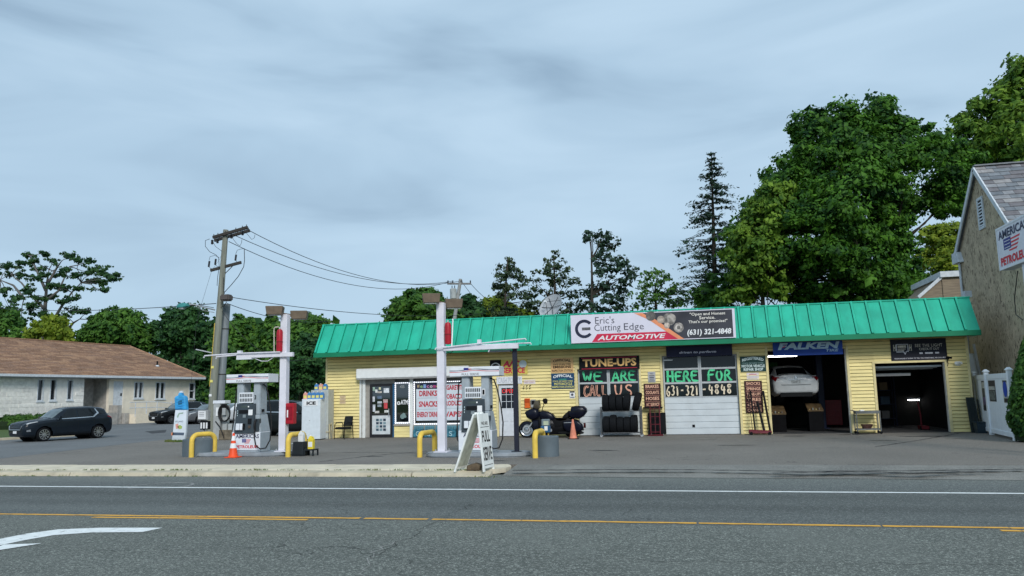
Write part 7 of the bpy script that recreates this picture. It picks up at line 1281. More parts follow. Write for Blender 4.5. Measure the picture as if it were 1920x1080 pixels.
for r_ in range(ncr):
    x = XW-ov-.2*(r_ % 2)
    while x < XW+3.4 and cnt < 260:
        ln = random.uniform(.28, .62); x0, x1 = max(x, XW-ov), x+ln; p0, p1 = ridge0+dv*(r_/ncr), ridge0+dv*((r_+1)/ncr)
        if x1-x0 > .06: q = lambda xx, pp, l: A((xx, pp[1], pp[2]))+nl*l; MB().hexa([q(x0, p1, 0), q(x1-.012, p1, 0), q(x1-.012, p1, .03), q(x0, p1, .03), q(x0, p0, 0), q(x1-.012, p0, 0), q(x1-.012, p0, .008), q(x0, p0, .008)]).build('slate', random.choice(m_sl), rf); cnt += 1
        x = x1
MB().bar(ridge0+A((0, 0, .02)), ridge1+A((0, 0, .02)), .25, .05).build('ridge_cap', m_sl[0], rf)
MB().bar(ridge0-A((.02, 0, .1)), f0-A((.02, 0, .1)), .05, .18).build('rake_board', m_wtr, rh); MB().bar(ridge0-A((.02, 0, .1)), bk0-A((.02, 0, .1)), .05, .18).build('rake_board', m_wtr, rh)
MB().hexa([(XW-.2, yB_-.5, evL[2]-.45), (XW+.1, yB_-.5, evL[2]-.45), (XW+.1, yB_+.3, evL[2]-.45), (XW-.2, yB_+.3, evL[2]-.45), (XW-.2, yB_-.25, evL[2]), (XW+.1, yB_-.25, evL[2]), (XW+.1, yB_+.3, evL[2]), (XW-.2, yB_+.3, evL[2])]).build('eave_return', m_wtr, rh, bevel=.01)
v0, v1 = PX(1835, 372, XW), PX(1846, 428, XW); yc = (v0[1]+v1[1])/2; frv = Frame((XW, yc+.30, v1[2]), (0, -1, 0)); Wv, Hv = .60, v0[2]-v1[2]
vn = frv.slab(frv.slab(frv.slab(frv.slab(MB(), 0, .1, 0, Hv, -.02, .05), Wv-.1, Wv, 0, Hv, -.02, .05), .1, Wv-.1, 0, .1, -.02, .05), .1, Wv-.1, Hv-.1, Hv, -.02, .05).build('louvre_vent', m_wtr, rh); frv.slab(MB(), .1, Wv-.1, .1, Hv-.1, -.05, .004).build('vent_back', m_sblack, vn)
for k in range(8): z = .12+k*(Hv-.24)/8; mb = MB(); mb.hexa([frv.p(.1, z, .005), frv.p(Wv-.1, z, .005), frv.p(Wv-.1, z, .05), frv.p(.1, z, .05), frv.p(.1, z+.06, .005), frv.p(Wv-.1, z+.06, .005), frv.p(Wv-.1, z+.07, .012), frv.p(.1, z+.07, .012)]); mb.build('louvre', m_wtr, vn)
dp = MB().tube([(XW-.06, yB_-.12, evL[2]-.4), (XW-.06, yB_-.12, .1)], .05, 8).build('downpipe', m_wtr, rh)
# back wing with white fascia, behind the garage
w0, w1 = PY(1765, 512, 41.0), PY(1802, 510, 41.0); bwg = thing('back_wing', 'small brick wing with white fascia behind the garage roof', 'building', (w0[0]+1, 41.5, 0)); m_bw = M('wing_brick', (.30, .24, .17), rough=.9, col2=(.2, .16, .12), scale=2, stretch=(1, 1, 8), bump=.3)
MB().box(w0[0], w1[0]+4, 41.0, 46, 0, w0[2]-.22).build('wall', m_bw, bwg); MB().box(w0[0]-.1, w1[0]+4.1, 40.85, 46.1, w0[2]-.22, w0[2]+.06).build('fascia', m_wtr, bwg, bevel=.01); s0 = PY(1726, 558, 41.0); MB().prism([(s0[0], 41.05, s0[2]), (w0[0], 41.05, w0[2]-.25), (w0[0], 41.05, 3.5), (s0[0], 41.05, 3.5)], (0, 4, 0)).build('lean_to', m_bw, bwg); MB().bar((s0[0]-.1, 41.0, s0[2]+.02), (w0[0], 41.0, w0[2]-.18), .12, .14).build('rake_board', m_wtr, bwg)
o = MB().box(*sorted((PX(1797, 550, 10.5)[0]-.12, 10.62)), 33.2, 33.5, PY(1803, 558, 33.3)[2], PY(1803, 546, 33.3)[2]).build('roof_vent_box', m_wtr, rh)
pw0 = PY(1816, 662, 33.2); t = thing('rear_gate', 'pale blue-white panel behind the fence between garage and stucco house', 'panel', (10.3, 33.3, 0)); MB().box(PY(1814, 700, 33.3)[0], PY(1829, 700, 33.3)[0]+.1, 33.3, 33.36, 0, PY(1820, 663, 33.3)[2]).build('panel', m_vin, t); MB().bar((10.75, 33.0, 0), (10.45, 33.05, PY(1818, 645, 33)[2]), .08).build('pipe', m_alum, t)
# white building glimpsed behind the freezer
wb = thing('white_shed', 'white building glimpsed behind the dark tree left of the garage', 'building', (-21, 52, 0)); x0, x1 = PY(575, 740, 52)[0], PY(640, 740, 52)[0]; zt = PY(600, 707, 52)[2]; MB().box(x0, x1, 52, 58, 0, zt).build('wall', m_trimW, wb); MB().prism([(x0-.3, 51.7, zt), (x1+.3, 51.7, zt), ((x0+x1)/2, 51.7, zt+1.2)], (0, 6.6, 0)).build('roof', M('shed_roof', (.25, .25, .25)), wb); MB().box(x0+1.0, x0+1.9, 51.96, 52, .8, 1.8).build('window', m_hpane, wb)
# ================================================================ utility poles and wires
m_pole = M('pole_wood', (.27, .285, .24), rough=.9, col2=(.18, .185, .155), scale=3, stretch=(4, 4, .3), bump=.4, bscale=20); m_arm = M('crossarm', (.05, .045, .04), rough=.9, var=.3); m_wire = M('wire_black', (.02, .02, .022), rough=.6); m_ins = M('insulator', (.03, .03, .035), rough=.35)
YP = 35.6; Q = lambda x, y, dY=0.: PY(x, y, YP+dY)
base, top = Q(394, 812), Q(423.5, 431); base[2] = 0
up1 = thing('utility_pole', 'leaning wooden utility pole with two crossarms near the air machine', 'utility pole', (base[0], YP, 0))
MB().tube([base, base*.5+top*.5, top], [.20, .17, .13], 14).build('pole', m_pole, up1, smooth=50)
pole_at = lambda z: base+(top-base)*(z/top[2])
a1 = [(Q(393, 443, -.5), Q(458, 424, -.5)), (Q(396, 449, .25), Q(462, 430, .25))]
for a, b in a1:
    a = a+A((0, .3, 0)); b = b+A((0, .3, 0)); MB().bar(a, b, .12, .14).build('crossarm', m_arm, up1)
    for f in (.02, .14, .36, .66, .85, .97):
        p = a+(b-a)*f; MB().cyl(p+A((0, 0, .04)), p+A((0, 0, .16)), .02, n=6).build('pin', m_ins, up1)
for px, py in ((398, 451), (408, 449), (434, 440), (455, 434)): p = Q(px, py); MB().lathe([(.04, 0), (.07, .04), (.05, .08), (.075, .12), (.05, .16), (.075, .2), (.03, .24)], p-A((0, 0, .2)), n=10).build('insulator', m_ins, up1, smooth=40)
a, b = Q(395, 507), Q(452, 492); MB().bar(a, b, .1, .14).build('crossarm', m_arm, up1); MB().bar(Q(420, 515), Q(437, 498), .03, .03).build('brace', m_arm, up1)
for px, py in ((392, 495), (404, 491), (442, 483)): p = Q(px, py, -.1); MB().lathe([(.03, -.16), (.05, -.14), (.05, .14), (.03, .16)], p, axis=(.12, 0, 1), n=10).build('cutout', m_ins, up1); MB().tube([p-A((0, 0, .14)), p+A((.05, .05, -.22)), p+A((.18, .1, -.26))], .012, 5).build('lead', m_wire, up1)
def jump(pts, r=.011, par=up1): return MB().tube([Q(x, y, -.15) for x, y in pts], r, 5).build('lead', m_wire, par, smooth=60)
jump([(393, 448), (385, 451), (385, 462), (393, 472), (405, 478), (410, 484), (411, 500), (408, 520), (407, 536)], .014); jump([(399, 453), (404, 462), (416, 471)]); jump([(392, 488), (394, 481), (403, 479), (411, 483)]); jump([(436, 440), (437, 448), (444, 457), (450, 461), (453, 455), (453.5, 449)]); jump([(450, 433), (462, 437), (472, 449), (477, 446), (478, 440)]); jump([(458, 466), (458.5, 488), (457, 500), (447, 518), (433, 535), (420, 549)], .018); jump([(442, 476), (445, 469), (451, 467), (458, 466)]); jump([(419, 520), (419, 540), (421, 551)], .016)
p = Q(424, 558, -.3); MB().box(p[0]-.26, p[0]+.26, p[1]-.2, p[1]+.25, p[2]-.17, p[2]+.15).build('junction_box', M('box_rust', (.10, .085, .08), rough=.7), up1, bevel=.06, seg=2); jump([(425, 566), (420, 574), (414, 576)], .02)
# street light arm with its teal head
lh = Q(344, 574, -1.0); la = thing('street_light', 'teal cobra-head street light on a short arm of the utility pole', 'street light', Q(402, 580)); MB().tube([Q(403, 581), Q(385, 577, -.4), Q(365, 571, -.8), Q(352, 570, -1.0)], .035, 8).build('arm', m_alum, la, smooth=50); MB().puff([Q(333, 575, -1), Q(337, 570, -1), Q(346, 568, -1), Q(354, 569, -1), Q(354, 574, -1), Q(346, 577, -1), Q(335, 578, -1)], (0, .3, 0)).build('lamp_head', M('lamp_teal', (.05, .25, .24), rough=.5), la, smooth=50); MB().puff([Q(335, 577, -1), Q(346, 576.5, -1), Q(345, 580, -1), Q(337, 580, -1)], (0, .22, 0)).build('lens', m_alum, la, smooth=50); MB().tube([Q(402, 586), Q(380, 582, -.4), Q(366, 574, -.8)], .018, 6).build('brace', m_alum, la); MB().tube([Q(401, 577), Q(378, 573, -.5), Q(358, 571, -.9)], .016, 5).build('cable', m_wire, la); MB().bar(Q(367, 655, -.5), Q(400, 662, -.0), .05).build('guy_strut', m_alum, la)
MB().tube([Q(430, 440), Q(412, 486), Q(397, 507)], .006, 4).build('guy_wire', m_wire, up1); MB().tube([Q(397, 507), Q(378, 570, -.5), Q(368, 610, -1), Q(361, 690, -1.2), Q(357, 735, -1.4)], .008, 4).build('guy_wire', m_wire, up1)
for z in (1.9, 2.6, 3.3): p = pole_at(z); MB().box(p[0]-.1, p[0]+.04, p[1]-.2, p[1]-.17, z, z+.12).build('pole_tag', m_white if z < 2 else m_pyel, up1)
MB().bar(pole_at(2.4)+A((-.16, -.05, 0)), pole_at(5.6)+A((-.15, -.05, 0)), .08).build('guy_guard', M('guard_yellow2', (.55, .40, .08), rough=.7, var=.3), up1)
sp2 = thing('stub_pole', 'thick grey stub pole standing right behind the leaning utility pole', 'pole', (Q(404, 812, .6)[0], YP+.6, 0)); b2, t2 = Q(407, 812, .55), Q(425, 570, .55); b2[2] = 0; MB().tube([b2, t2], [.24, .19], 14).build('pole', M('pole_grey', (.24, .27, .29), rough=.9, var=.25, scale=3, stretch=(4, 4, .3)), sp2, smooth=50)
for f in (.25, .45, .8): p = b2+(t2-b2)*f; MB().lathe([(.255-.05*f, 0), (.255-.05*f, .05)], p, n=14).build('band', m_arm, sp2)
# distant pole with its transformer
Y2 = 60.; Q2 = lambda x, y: PY(x, y, Y2); tb, tt = Q2(849, 620), Q2(863.5, 523); tb = tt-(tt-tb)/np.linalg.norm(tt-tb)*(tt[2]/((tt-tb)[2]/np.linalg.norm(tt-tb))); up2 = thing('utility_pole', 'distant utility pole with grey transformer behind the garage roof', 'utility pole', tb)
MB().tube([tb, tt], [.19, .13], 10).build('pole', M('pole_pale', (.33, .34, .34), rough=.9), up2); MB().bar(Q2(839, 532), Q2(883, 532), .1, .14).build('crossarm', M('arm_grey', (.2, .2, .2)), up2); p = Q2(851, 551); MB().lathe([(.001, -.42), (.26, -.40), (.27, .36), (.2, .42), (.001, .44)], p+A((0, -.15, 0)), n=16).build('transformer', M('transformer_grey', (.40, .43, .43), rough=.5), up2, smooth=40)
for s_ in (-.1, .12): MB().cyl(p+A((s_, -.15, .4)), p+A((s_, -.15, .65)), .035, n=6).build('bushing', m_ins, up2)
for px in (840, 849, 866, 882): p2 = Q2(px, 531); MB().cyl(p2, p2+A((0, 0, .22)), .05, n=6).build('insulator', m_ins, up2)
def wire(label, P0, P1, sag, r=.017, n=22):
    P0, P1 = A(P0), A(P1); o = MB().tube([P0+(P1-P0)*t-A((0, 0, sag*4*t*(1-t))) for t in np.linspace(0, 1, n)], r, 5).build('power_line', m_wire, smooth=60); return tag(o, label, 'wire', 'overhead wires')
wire('topmost overhead wire between the two utility poles', Q(461, 429), Q2(866, 526), 1.3, .018); wire('second overhead wire between the two utility poles', Q(437, 440), Q2(849, 527), 1.1, .018); wire('third overhead wire between the two utility poles', Q(429, 453), Q2(841, 529), 1.35, .018)
wire('overhead wire passing behind the lamps from the junction box', Q(431, 557), PY(905, 588, 60), .5, .018); wire('lower overhead wire running behind the left lamp', Q(426, 569), PY(620, 602, 52), .4, .018); wire('thin service wire sagging from the pole to the garage corner', Q(412, 577), PY(592, 668, FY+3), 1.1, .013)
wire('overhead wire leaving the pole to the left above the house', Q(405, 569), PY(-60, 572, 62), .45, .02)
wire('wire falling right from the distant pole to the trees', Q2(882, 531), PY(940, 575, 66), .3, .02); wire('inner wire falling right from the distant pole', Q2(866, 528), PY(925, 590, 66), .3, .02)
# ================================================================ trees and shrubs
m_bark = M('bark', (.075, .062, .05), rough=.95, col2=(.04, .035, .03), scale=5, stretch=(3, 3, .6), bump=.5, bscale=15); m_barkp = M('bark_pale', (.17, .16, .15), rough=.95, col2=(.10, .095, .09), scale=5, stretch=(3, 3, .6))
LEAF = dict(maple=leafmat('leaf_maple', (.005, .042, .010), (.11, .27, .022), .3), maplel=leafmat('leaf_maple_light', (.03, .10, .010), (.20, .33, .035), .3), dark=leafmat('leaf_dark', (.012, .052, .02), (.06, .16, .038), .3), mid=leafmat('leaf_mid', (.016, .07, .014), (.12, .26, .035), .3), yel=leafmat('leaf_yellow', (.10, .17, .014), (.36, .44, .045), .4), conif=leafmat('needle', (.014, .036, .026), (.05, .10, .055), .15), pine=leafmat('needle_brown', (.018, .045, .028), (.09, .13, .05), .2), sparse=leafmat('leaf_sparse', (.014, .06, .024), (.075, .16, .045), .3), hedge=leafmat('leaf_hedge', (.014, .06, .010), (.10, .22, .03), .3))
def leafmesh(name, C, N, S, mat, parent, asp=.62):
    """one small folded leaf-clump face per centre; random orientation about normal N, size S"""
    S = S*np.exp(rng.normal(-.05, .32, len(S))); n = len(C); N = N/np.maximum(np.linalg.norm(N, axis=1, keepdims=True), 1e-9); r = rng.normal(size=(n, 3)); U = np.cross(N, r); U /= np.maximum(np.linalg.norm(U, axis=1, keepdims=True), 1e-9); W_ = np.cross(N, U); s = S[:, None]
    j = rng.uniform(.7, 1.3, (n, 1)); v = np.empty((n, 5, 3)); v[:, 0] = C-U*s; v[:, 1] = C-W_*s*asp*j+U*s*.1-N*s*.15; v[:, 2] = C+U*s*rng.uniform(.7, 1.2, (n, 1))-N*s*.2; v[:, 3] = C+W_*s*asp/j+U*s*.1-N*s*.15; v[:, 4] = C+N*s*.12
    me = bpy.data.meshes.new(name); off = A(OFF.get(parent.name, (0, 0, 0))); V = (v-off).reshape(-1, 3).astype(np.float32); me.vertices.add(n*5); me.vertices.foreach_set('co', V.ravel())
    idx = (np.array([[0, 1, 4], [1, 2, 4], [2, 3, 4], [3, 0, 4]])[None]+np.arange(n)[:, None, None]*5).reshape(-1); me.loops.add(len(idx)); me.loops.foreach_set('vertex_index', idx.astype(np.int32)); me.polygons.add(n*4); me.polygons.foreach_set('loop_start', np.arange(0, n*12, 3, dtype=np.int32)); me.polygons.foreach_set('loop_total', np.full(n*4, 3, np.int32)); me.update(calc_edges=True); me.validate()
    return link(name, me, mat, parent)
def inpoly(pts, poly):
    x, y = pts[:, 0], pts[:, 1]; r = np.zeros(len(pts), bool); n = len(poly); j = n-1
    for i in range(n):
        xi, yi = poly[i]; xj, yj = poly[j]; c = ((yi > y) != (yj > y)) & (x < (xj-xi)*(y-yi)/(yj-yi+1e-9)+xi); r ^= c; j = i
    return r
def edgedist(pts, poly):
    d = np.full(len(pts), 1e9); P = np.array(poly, float)
    for i in range(len(P)):
        a, b = P[i-1], P[i]; t = np.clip(((pts-a)@(b-a))/((b-a)@(b-a)+1e-9), 0, 1); d = np.minimum(d, np.linalg.norm(pts-(a+t[:, None]*(b-a)), axis=1))
    return d
def cluster(C, rad, k, flat=.6, up=.5):
    """k leaf centres round each clump centre"""
    n = len(C); m = 6; kk = max(3, k//m); dd = rng.normal(size=(n, m, 3)); dd /= np.linalg.norm(dd, axis=2, keepdims=True); dd *= rng.uniform(.45, 1.1, (n, m, 1))*rad[:, None, None]; dd[:, :, 2] *= flat
    o = (dd[:, :, None]+rng.normal(size=(n, m, kk, 3))*A((.30, .30, .15))*rad[:, None, None, None]).reshape(n, m*kk, 3); d = o/np.maximum(np.linalg.norm(o, axis=2, keepdims=True), 1e-6)
    P = C[:, None]+o; N = d*1.0+rng.normal(size=d.shape)*.55; N[:, :, 2] += up; return P.reshape(-1, 3), N.reshape(-1, 3)
def limb(mb, a, b, r0, r1, n=5, bend=.08):
    a, b = A(a), A(b); L_ = np.linalg.norm(b-a); pts = [a]
    for t in (.33, .66): pts.append(a+(b-a)*t+rng.normal(0, bend*L_*.5, 3)*A((1, 1, .5)))
    mb.tube(pts+[b], [r0, r0*.7+r1*.3, r0*.35+r1*.65, r1], n, caps=False)
def tree(label, D, trunk, outline, leaf, nclump=300, per=45, crad=(.5, .9), size=(.14, .22), holes=(), depth=1., bark=m_bark, name='leafy_tree', group='trees behind the garage', tr=.3, nlimb=40, flat=.6, maxt=6., shell=.55, cat='tree'):
    rough = []
    for i in range(len(outline)):
        a, b = A(outline[i]), A(outline[(i+1) % len(outline)]); nn = A((b[1]-a[1], a[0]-b[0]))
        rough += [a, a+(b-a)*.33+nn*rng.uniform(-.16, .16), a+(b-a)*.67+nn*rng.uniform(-.16, .16)]
    outline = [tuple(p) for p in rough]; mpp = D/(CAM_F*.975)*1.03; lo = np.min(outline, 0); hi = np.max(outline, 0); pts = []
    while len(pts) < nclump:
        q = rng.uniform(lo, hi, (nclump, 2)); q = q[inpoly(q, outline)]
        for h in holes: q = q[~inpoly(q, h)]
        pts += list(q)
    pts = np.array(pts[:nclump]); ed = edgedist(pts, outline)*mpp; T = np.minimum(ed*1.25+.35, maxt)*depth; sgn = rng.choice((-1, 1), nclump, p=(.66, .34)); mag = np.where(rng.random(nclump) < shell, rng.uniform(.75, 1.05, nclump), rng.uniform(0, .8, nclump)); dy = sgn*mag*T
    C = np.array([PY(x, y, D+d) for (x, y), d in zip(pts, dy)]); rad = rng.uniform(*crad, nclump); rad = np.where(rng.random(nclump) < .3, rad, np.minimum(rad, np.maximum(ed*1.2, .4)))
    # lower the perspective shift of the clumps far from the middle plane: keep the crown a solid of its own
    tp = [PY(x, y, D) for x, y in trunk]; tp[0] = A((tp[0][0], tp[0][1], 0)); t = thing(name, label, cat, tp[0], group=group)
    mb = MB(); rs = list(np.linspace(tr, tr*.28, len(tp))); mb.tube(tp, rs, 9, caps=False)
    zs = np.array([p[2] for p in tp])
    for i in rng.choice(nclump, min(nlimb, nclump), replace=False):
        c = C[i]; k = np.clip(np.searchsorted(zs, c[2]-np.linalg.norm((c-tp[-1])[:2])*.7-.4), 1, len(tp)-1); f = rng.random(); b = tp[k-1]*(1-f)+tp[k]*f; limb(mb, b, c, tr*.22, .02)
    mb.build('trunk', bark, t, smooth=60)
    P, N = cluster(C, rad, per, flat); leafmesh('crown', P, N, rng.uniform(*size, len(P)), LEAF[leaf], t); return t
# big maple behind the garage
tree('large dense dark green maple rising behind the right half of the garage', 55, [(1655, 700), (1650, 500), (1640, 380), (1635, 260)], [(1352, 565), (1355, 520), (1395, 505), (1350, 490), (1372, 455), (1375, 420), (1405, 400), (1415, 365), (1440, 350), (1455, 310), (1485, 280), (1490, 235), (1530, 205), (1560, 222), (1590, 195), (1615, 215), (1625, 190), (1670, 182), (1690, 215), (1725, 235), (1760, 240), (1790, 262), (1835, 285), (1830, 330), (1815, 400), (1770, 410), (1740, 380), (1715, 400), (1700, 430), (1705, 470), (1725, 510), (1735, 560), (1700, 570)], 'maple', 640, 190, (.65, 1.25), (.10, .17), holes=[[(1690, 320), (1740, 300), (1760, 330), (1735, 370), (1700, 380)], [(1700, 420), (1735, 415), (1730, 500), (1712, 480)]], tr=.5, nlimb=110, maxt=6.5, shell=.6)
tree('lighter green maple boughs on the left flank of the large maple', 52, [(1440, 720), (1430, 560), (1428, 470)], [(1352, 560), (1372, 500), (1352, 480), (1375, 440), (1405, 400), (1425, 360), (1460, 330), (1480, 400), (1470, 480), (1480, 560)], 'maplel', 170, 60, (.45, .8), (.12, .19), tr=.2, nlimb=40)
tree('tall green tree at the upper right behind the stucco house', 60, [(1990, 700), (1965, 420), (1950, 280)], [(1790, 340), (1775, 300), (1800, 265), (1788, 230), (1825, 190), (1850, 180), (1870, 160), (1900, 150), (1905, 110), (1940, 90), (2020, 80), (2060, 250), (2040, 420), (1900, 400), (1830, 330)], 'maplel', 520, 60, (.6, 1.0), (.14, .22), tr=.45, nlimb=60)
tree('yellow-green tree seen between the maple and the stucco house', 84, [(1770, 720), (1768, 560), (1765, 500)], [(1705, 560), (1715, 510), (1725, 450), (1760, 420), (1800, 418), (1820, 450), (1815, 500), (1830, 560)], 'yel', 190, 60, (.5, .85), (.15, .23), tr=.25, nlimb=40)
tree('dark round tree behind the lamp on the shop roof', 66, [(795, 700), (795, 620)], [(725, 605), (735, 575), (755, 555), (775, 545), (800, 540), (825, 552), (840, 570), (860, 600), (850, 625), (740, 625)], 'mid', 260, 60, (.6, .9), (.16, .24), tr=.3)
def hedge_line(label, D, outline, leaf, n, grp='trees behind the garage', per=55, tx=None, size=(.17, .26)):
    xs = [p[0] for p in outline]; c = tx or (min(xs)+max(xs))/2; ys = [p[1] for p in outline]; return tree(label, D, [(c, 730), (c+3, (min(ys)+max(ys))/2+10), (c+1, min(ys)+20)], outline, leaf, n, per, (.55, 1.), size, tr=.28, nlimb=30, group=grp)
hedge_line('small bushy tree between the lamp and the open-crowned trees', 68, [(860, 605), (868, 575), (880, 552), (895, 570), (905, 590), (915, 610), (890, 620)], 'dark', 70)
hedge_line('yellowish low tree under the leftmost open-crowned tree', 70, [(900, 610), (905, 575), (925, 558), (950, 565), (965, 580), (990, 585), (1000, 612)], 'yel', 110)
# four airy trees over the middle of the roof: each a stem with flat sprays
def airy(label, D, trunk, sprays, leaf, per=55, size=(.09, .16), tr=.2, group='airy trees over the roof', bark=m_bark, name='open_crowned_tree', dens=10):
    mpp = D/(CAM_F*.97); tp = [PY(x, y, D) for x, y in trunk]; tp[0] = A((tp[0][0], tp[0][1], 0)); t = thing(name, label, 'tree', tp[0], group=group); mb = MB(); mb.tube(tp, list(np.linspace(tr, .04, len(tp))), 8, caps=False); zs = np.array([p[2] for p in tp]); CC, RR = [], []
    for (x, y, rx, ry) in sprays:
        dY = rng.uniform(-1, 1)*min(2.2, rx*mpp*1.4); rx, ry = rx*1.15, ry*1.2; c = PY(x, y, D+dY); k = int(np.clip(np.searchsorted(zs, c[2]-np.hypot(*(c-tp[-1])[:2])*.35-.3), 1, len(tp)-1)); b = tp[k-1]*.5+tp[k]*.5; limb(mb, b, c, .06, .015, 4, .06)
        n = max(3, int(rx*ry*mpp*mpp*dens)); d = rng.normal(size=(n, 3)); d /= np.linalg.norm(d, axis=1, keepdims=True); d *= rng.uniform(.2, 1, (n, 1))**.5
        for q in d: p = c+q*A((rx*mpp, rx*mpp*.9, ry*mpp)); CC.append(p); RR.append(rng.uniform(.25, .5))
        for q in d[:3]: limb(mb, c, c+q*A((rx*mpp, rx*mpp*.9, ry*mpp)), .018, .008, 3, .1)
    mb.build('trunk', bark, t, smooth=60); P, N = cluster(np.array(CC), np.array(RR), 26, .6); leafmesh('crown', P, N, rng.uniform(*size, len(P)), LEAF[leaf], t); return t
airy('leftmost of the open-crowned dark trees above the roof', 66, [(945, 720), (947, 600), (948, 540), (952, 485)], [(952, 490, 8, 8), (945, 503, 14, 8), (960, 512, 14, 8), (940, 520, 16, 7), (968, 520, 14, 7), (930, 537, 10, 6), (955, 538, 18, 7), (978, 535, 10, 5), (945, 550, 14, 6), (965, 555, 14, 8), (985, 565, 16, 10), (940, 585, 20, 14), (965, 590, 18, 12)], 'pine', dens=26)
airy('second open-crowned tree above the roof, behind the satellite dish', 70, [(1040, 720), (1040, 600), (1040, 530), (1038, 478)], [(1038, 480, 6, 8), (1030, 495, 12, 7), (1048, 492, 12, 7), (1015, 510, 14, 6), (1040, 512, 14, 7), (1060, 510, 12, 6), (1000, 527, 14, 6), (1030, 530, 18, 7), (1062, 528, 16, 7), (1080, 530, 12, 6), (1005, 548, 18, 8), (1040, 550, 20, 8), (1075, 553, 18, 8), (1000, 572, 20, 10), (1035, 575, 20, 10), (1070, 578, 22, 10), (1095, 570, 12, 8), (1010, 592, 24, 8), (1060, 592, 24, 6)], 'pine', dens=20)
airy('tall crooked dark tree third in the row above the roof', 64, [(1112, 720), (1110, 590), (1110, 520), (1108, 450)], [(1110, 442, 14, 7), (1135, 440, 16, 6), (1105, 448, 10, 6), (1128, 455, 18, 7), (1145, 458, 14, 7), (1130, 475, 14, 8), (1150, 490, 20, 9), (1120, 490, 12, 6), (1170, 500, 16, 8), (1135, 510, 20, 9), (1165, 520, 18, 8), (1180, 513, 10, 6), (1130, 535, 22, 9), (1160, 540, 20, 9), (1110, 550, 18, 9), (1145, 562, 24, 10), (1120, 580, 24, 8), (1160, 580, 18, 7)], 'conif', dens=26)
airy('pale green thin tree fourth in the row above the banner', 62, [(1232, 720), (1230, 580), (1228, 530)], [(1235, 510, 14, 6), (1218, 518, 14, 7), (1250, 520, 14, 8), (1205, 535, 12, 8), (1230, 535, 20, 8), (1262, 538, 14, 8), (1200, 555, 16, 9), (1225, 555, 18, 9), (1255, 555, 18, 9), (1280, 552, 10, 8), (1210, 572, 18, 8), (1245, 572, 20, 8), (1275, 570, 12, 7)], 'mid', dens=20, size=(.09, .14))
# spruce
def spruce(label, D, px, ytop, ybase, wmax, nwh=30, leaf='conif', group='conifers'):
    mpp = D/(CAM_F*.97); top = PY(px, ytop, D); b = PY(px+4, ybase, D); b[2] = 0; t = thing('spruce_tree', label, 'tree', b, group=group); mb = MB(); mb.tube([b, top*.6+b*.4, top], [.28, .16, .03], 9, caps=False); H = top[2]; C = []; N = []; S = []; z0 = H*.30
    for k in range(nwh):
        f = k/(nwh-1); z = z0+(H-z0)*(f**.92); R_ = wmax*mpp*(1-f)**.78*(1.0 if f > .22 else .62+1.7*f)+.15; ax = b+(top-b)*(z/H)
        for j in range(rng.integers(5, 9)):
            a = rng.uniform(0, 6.283); L_ = R_*rng.uniform(.45, 1.2); d = A((math.cos(a), math.sin(a), rng.uniform(-.12, .14))); tip = ax+d*L_-A((0, 0, L_*.10)); mb.tube([ax, ax+d*L_*.5, tip], [.03, .018, .006], 4, caps=False)
            if f < .2 and rng.random() < .35: continue
            for q in range(int(9+L_*22)):
                u = rng.uniform(.18, 1); p = ax+(tip-ax)*u+rng.normal(0, 1, 3)*A((.13, .13, .05))*(.5+u); C.append(p); N.append(rng.normal(0, .5, 3)+A((0, 0, 1.))); S.append(rng.uniform(.08, .15))
    mb.build('trunk', m_bark, t, smooth=60); leafmesh('crown', np.array(C), np.array(N), np.array(S), LEAF[leaf], t, .4); return t
spruce('tall dark spruce with drooping tiers left of the large maple', 60, 1334, 289, 620, 100, 34)
tree('leafy growth at the foot of the spruce', 58, [(1335, 720), (1330, 560)], [(1300, 590), (1305, 545), (1335, 510), (1350, 530), (1340, 560), (1365, 575), (1370, 600), (1310, 602)], 'mid', 60, 45, (.35, .6), (.12, .18), tr=.12, nlimb=14)
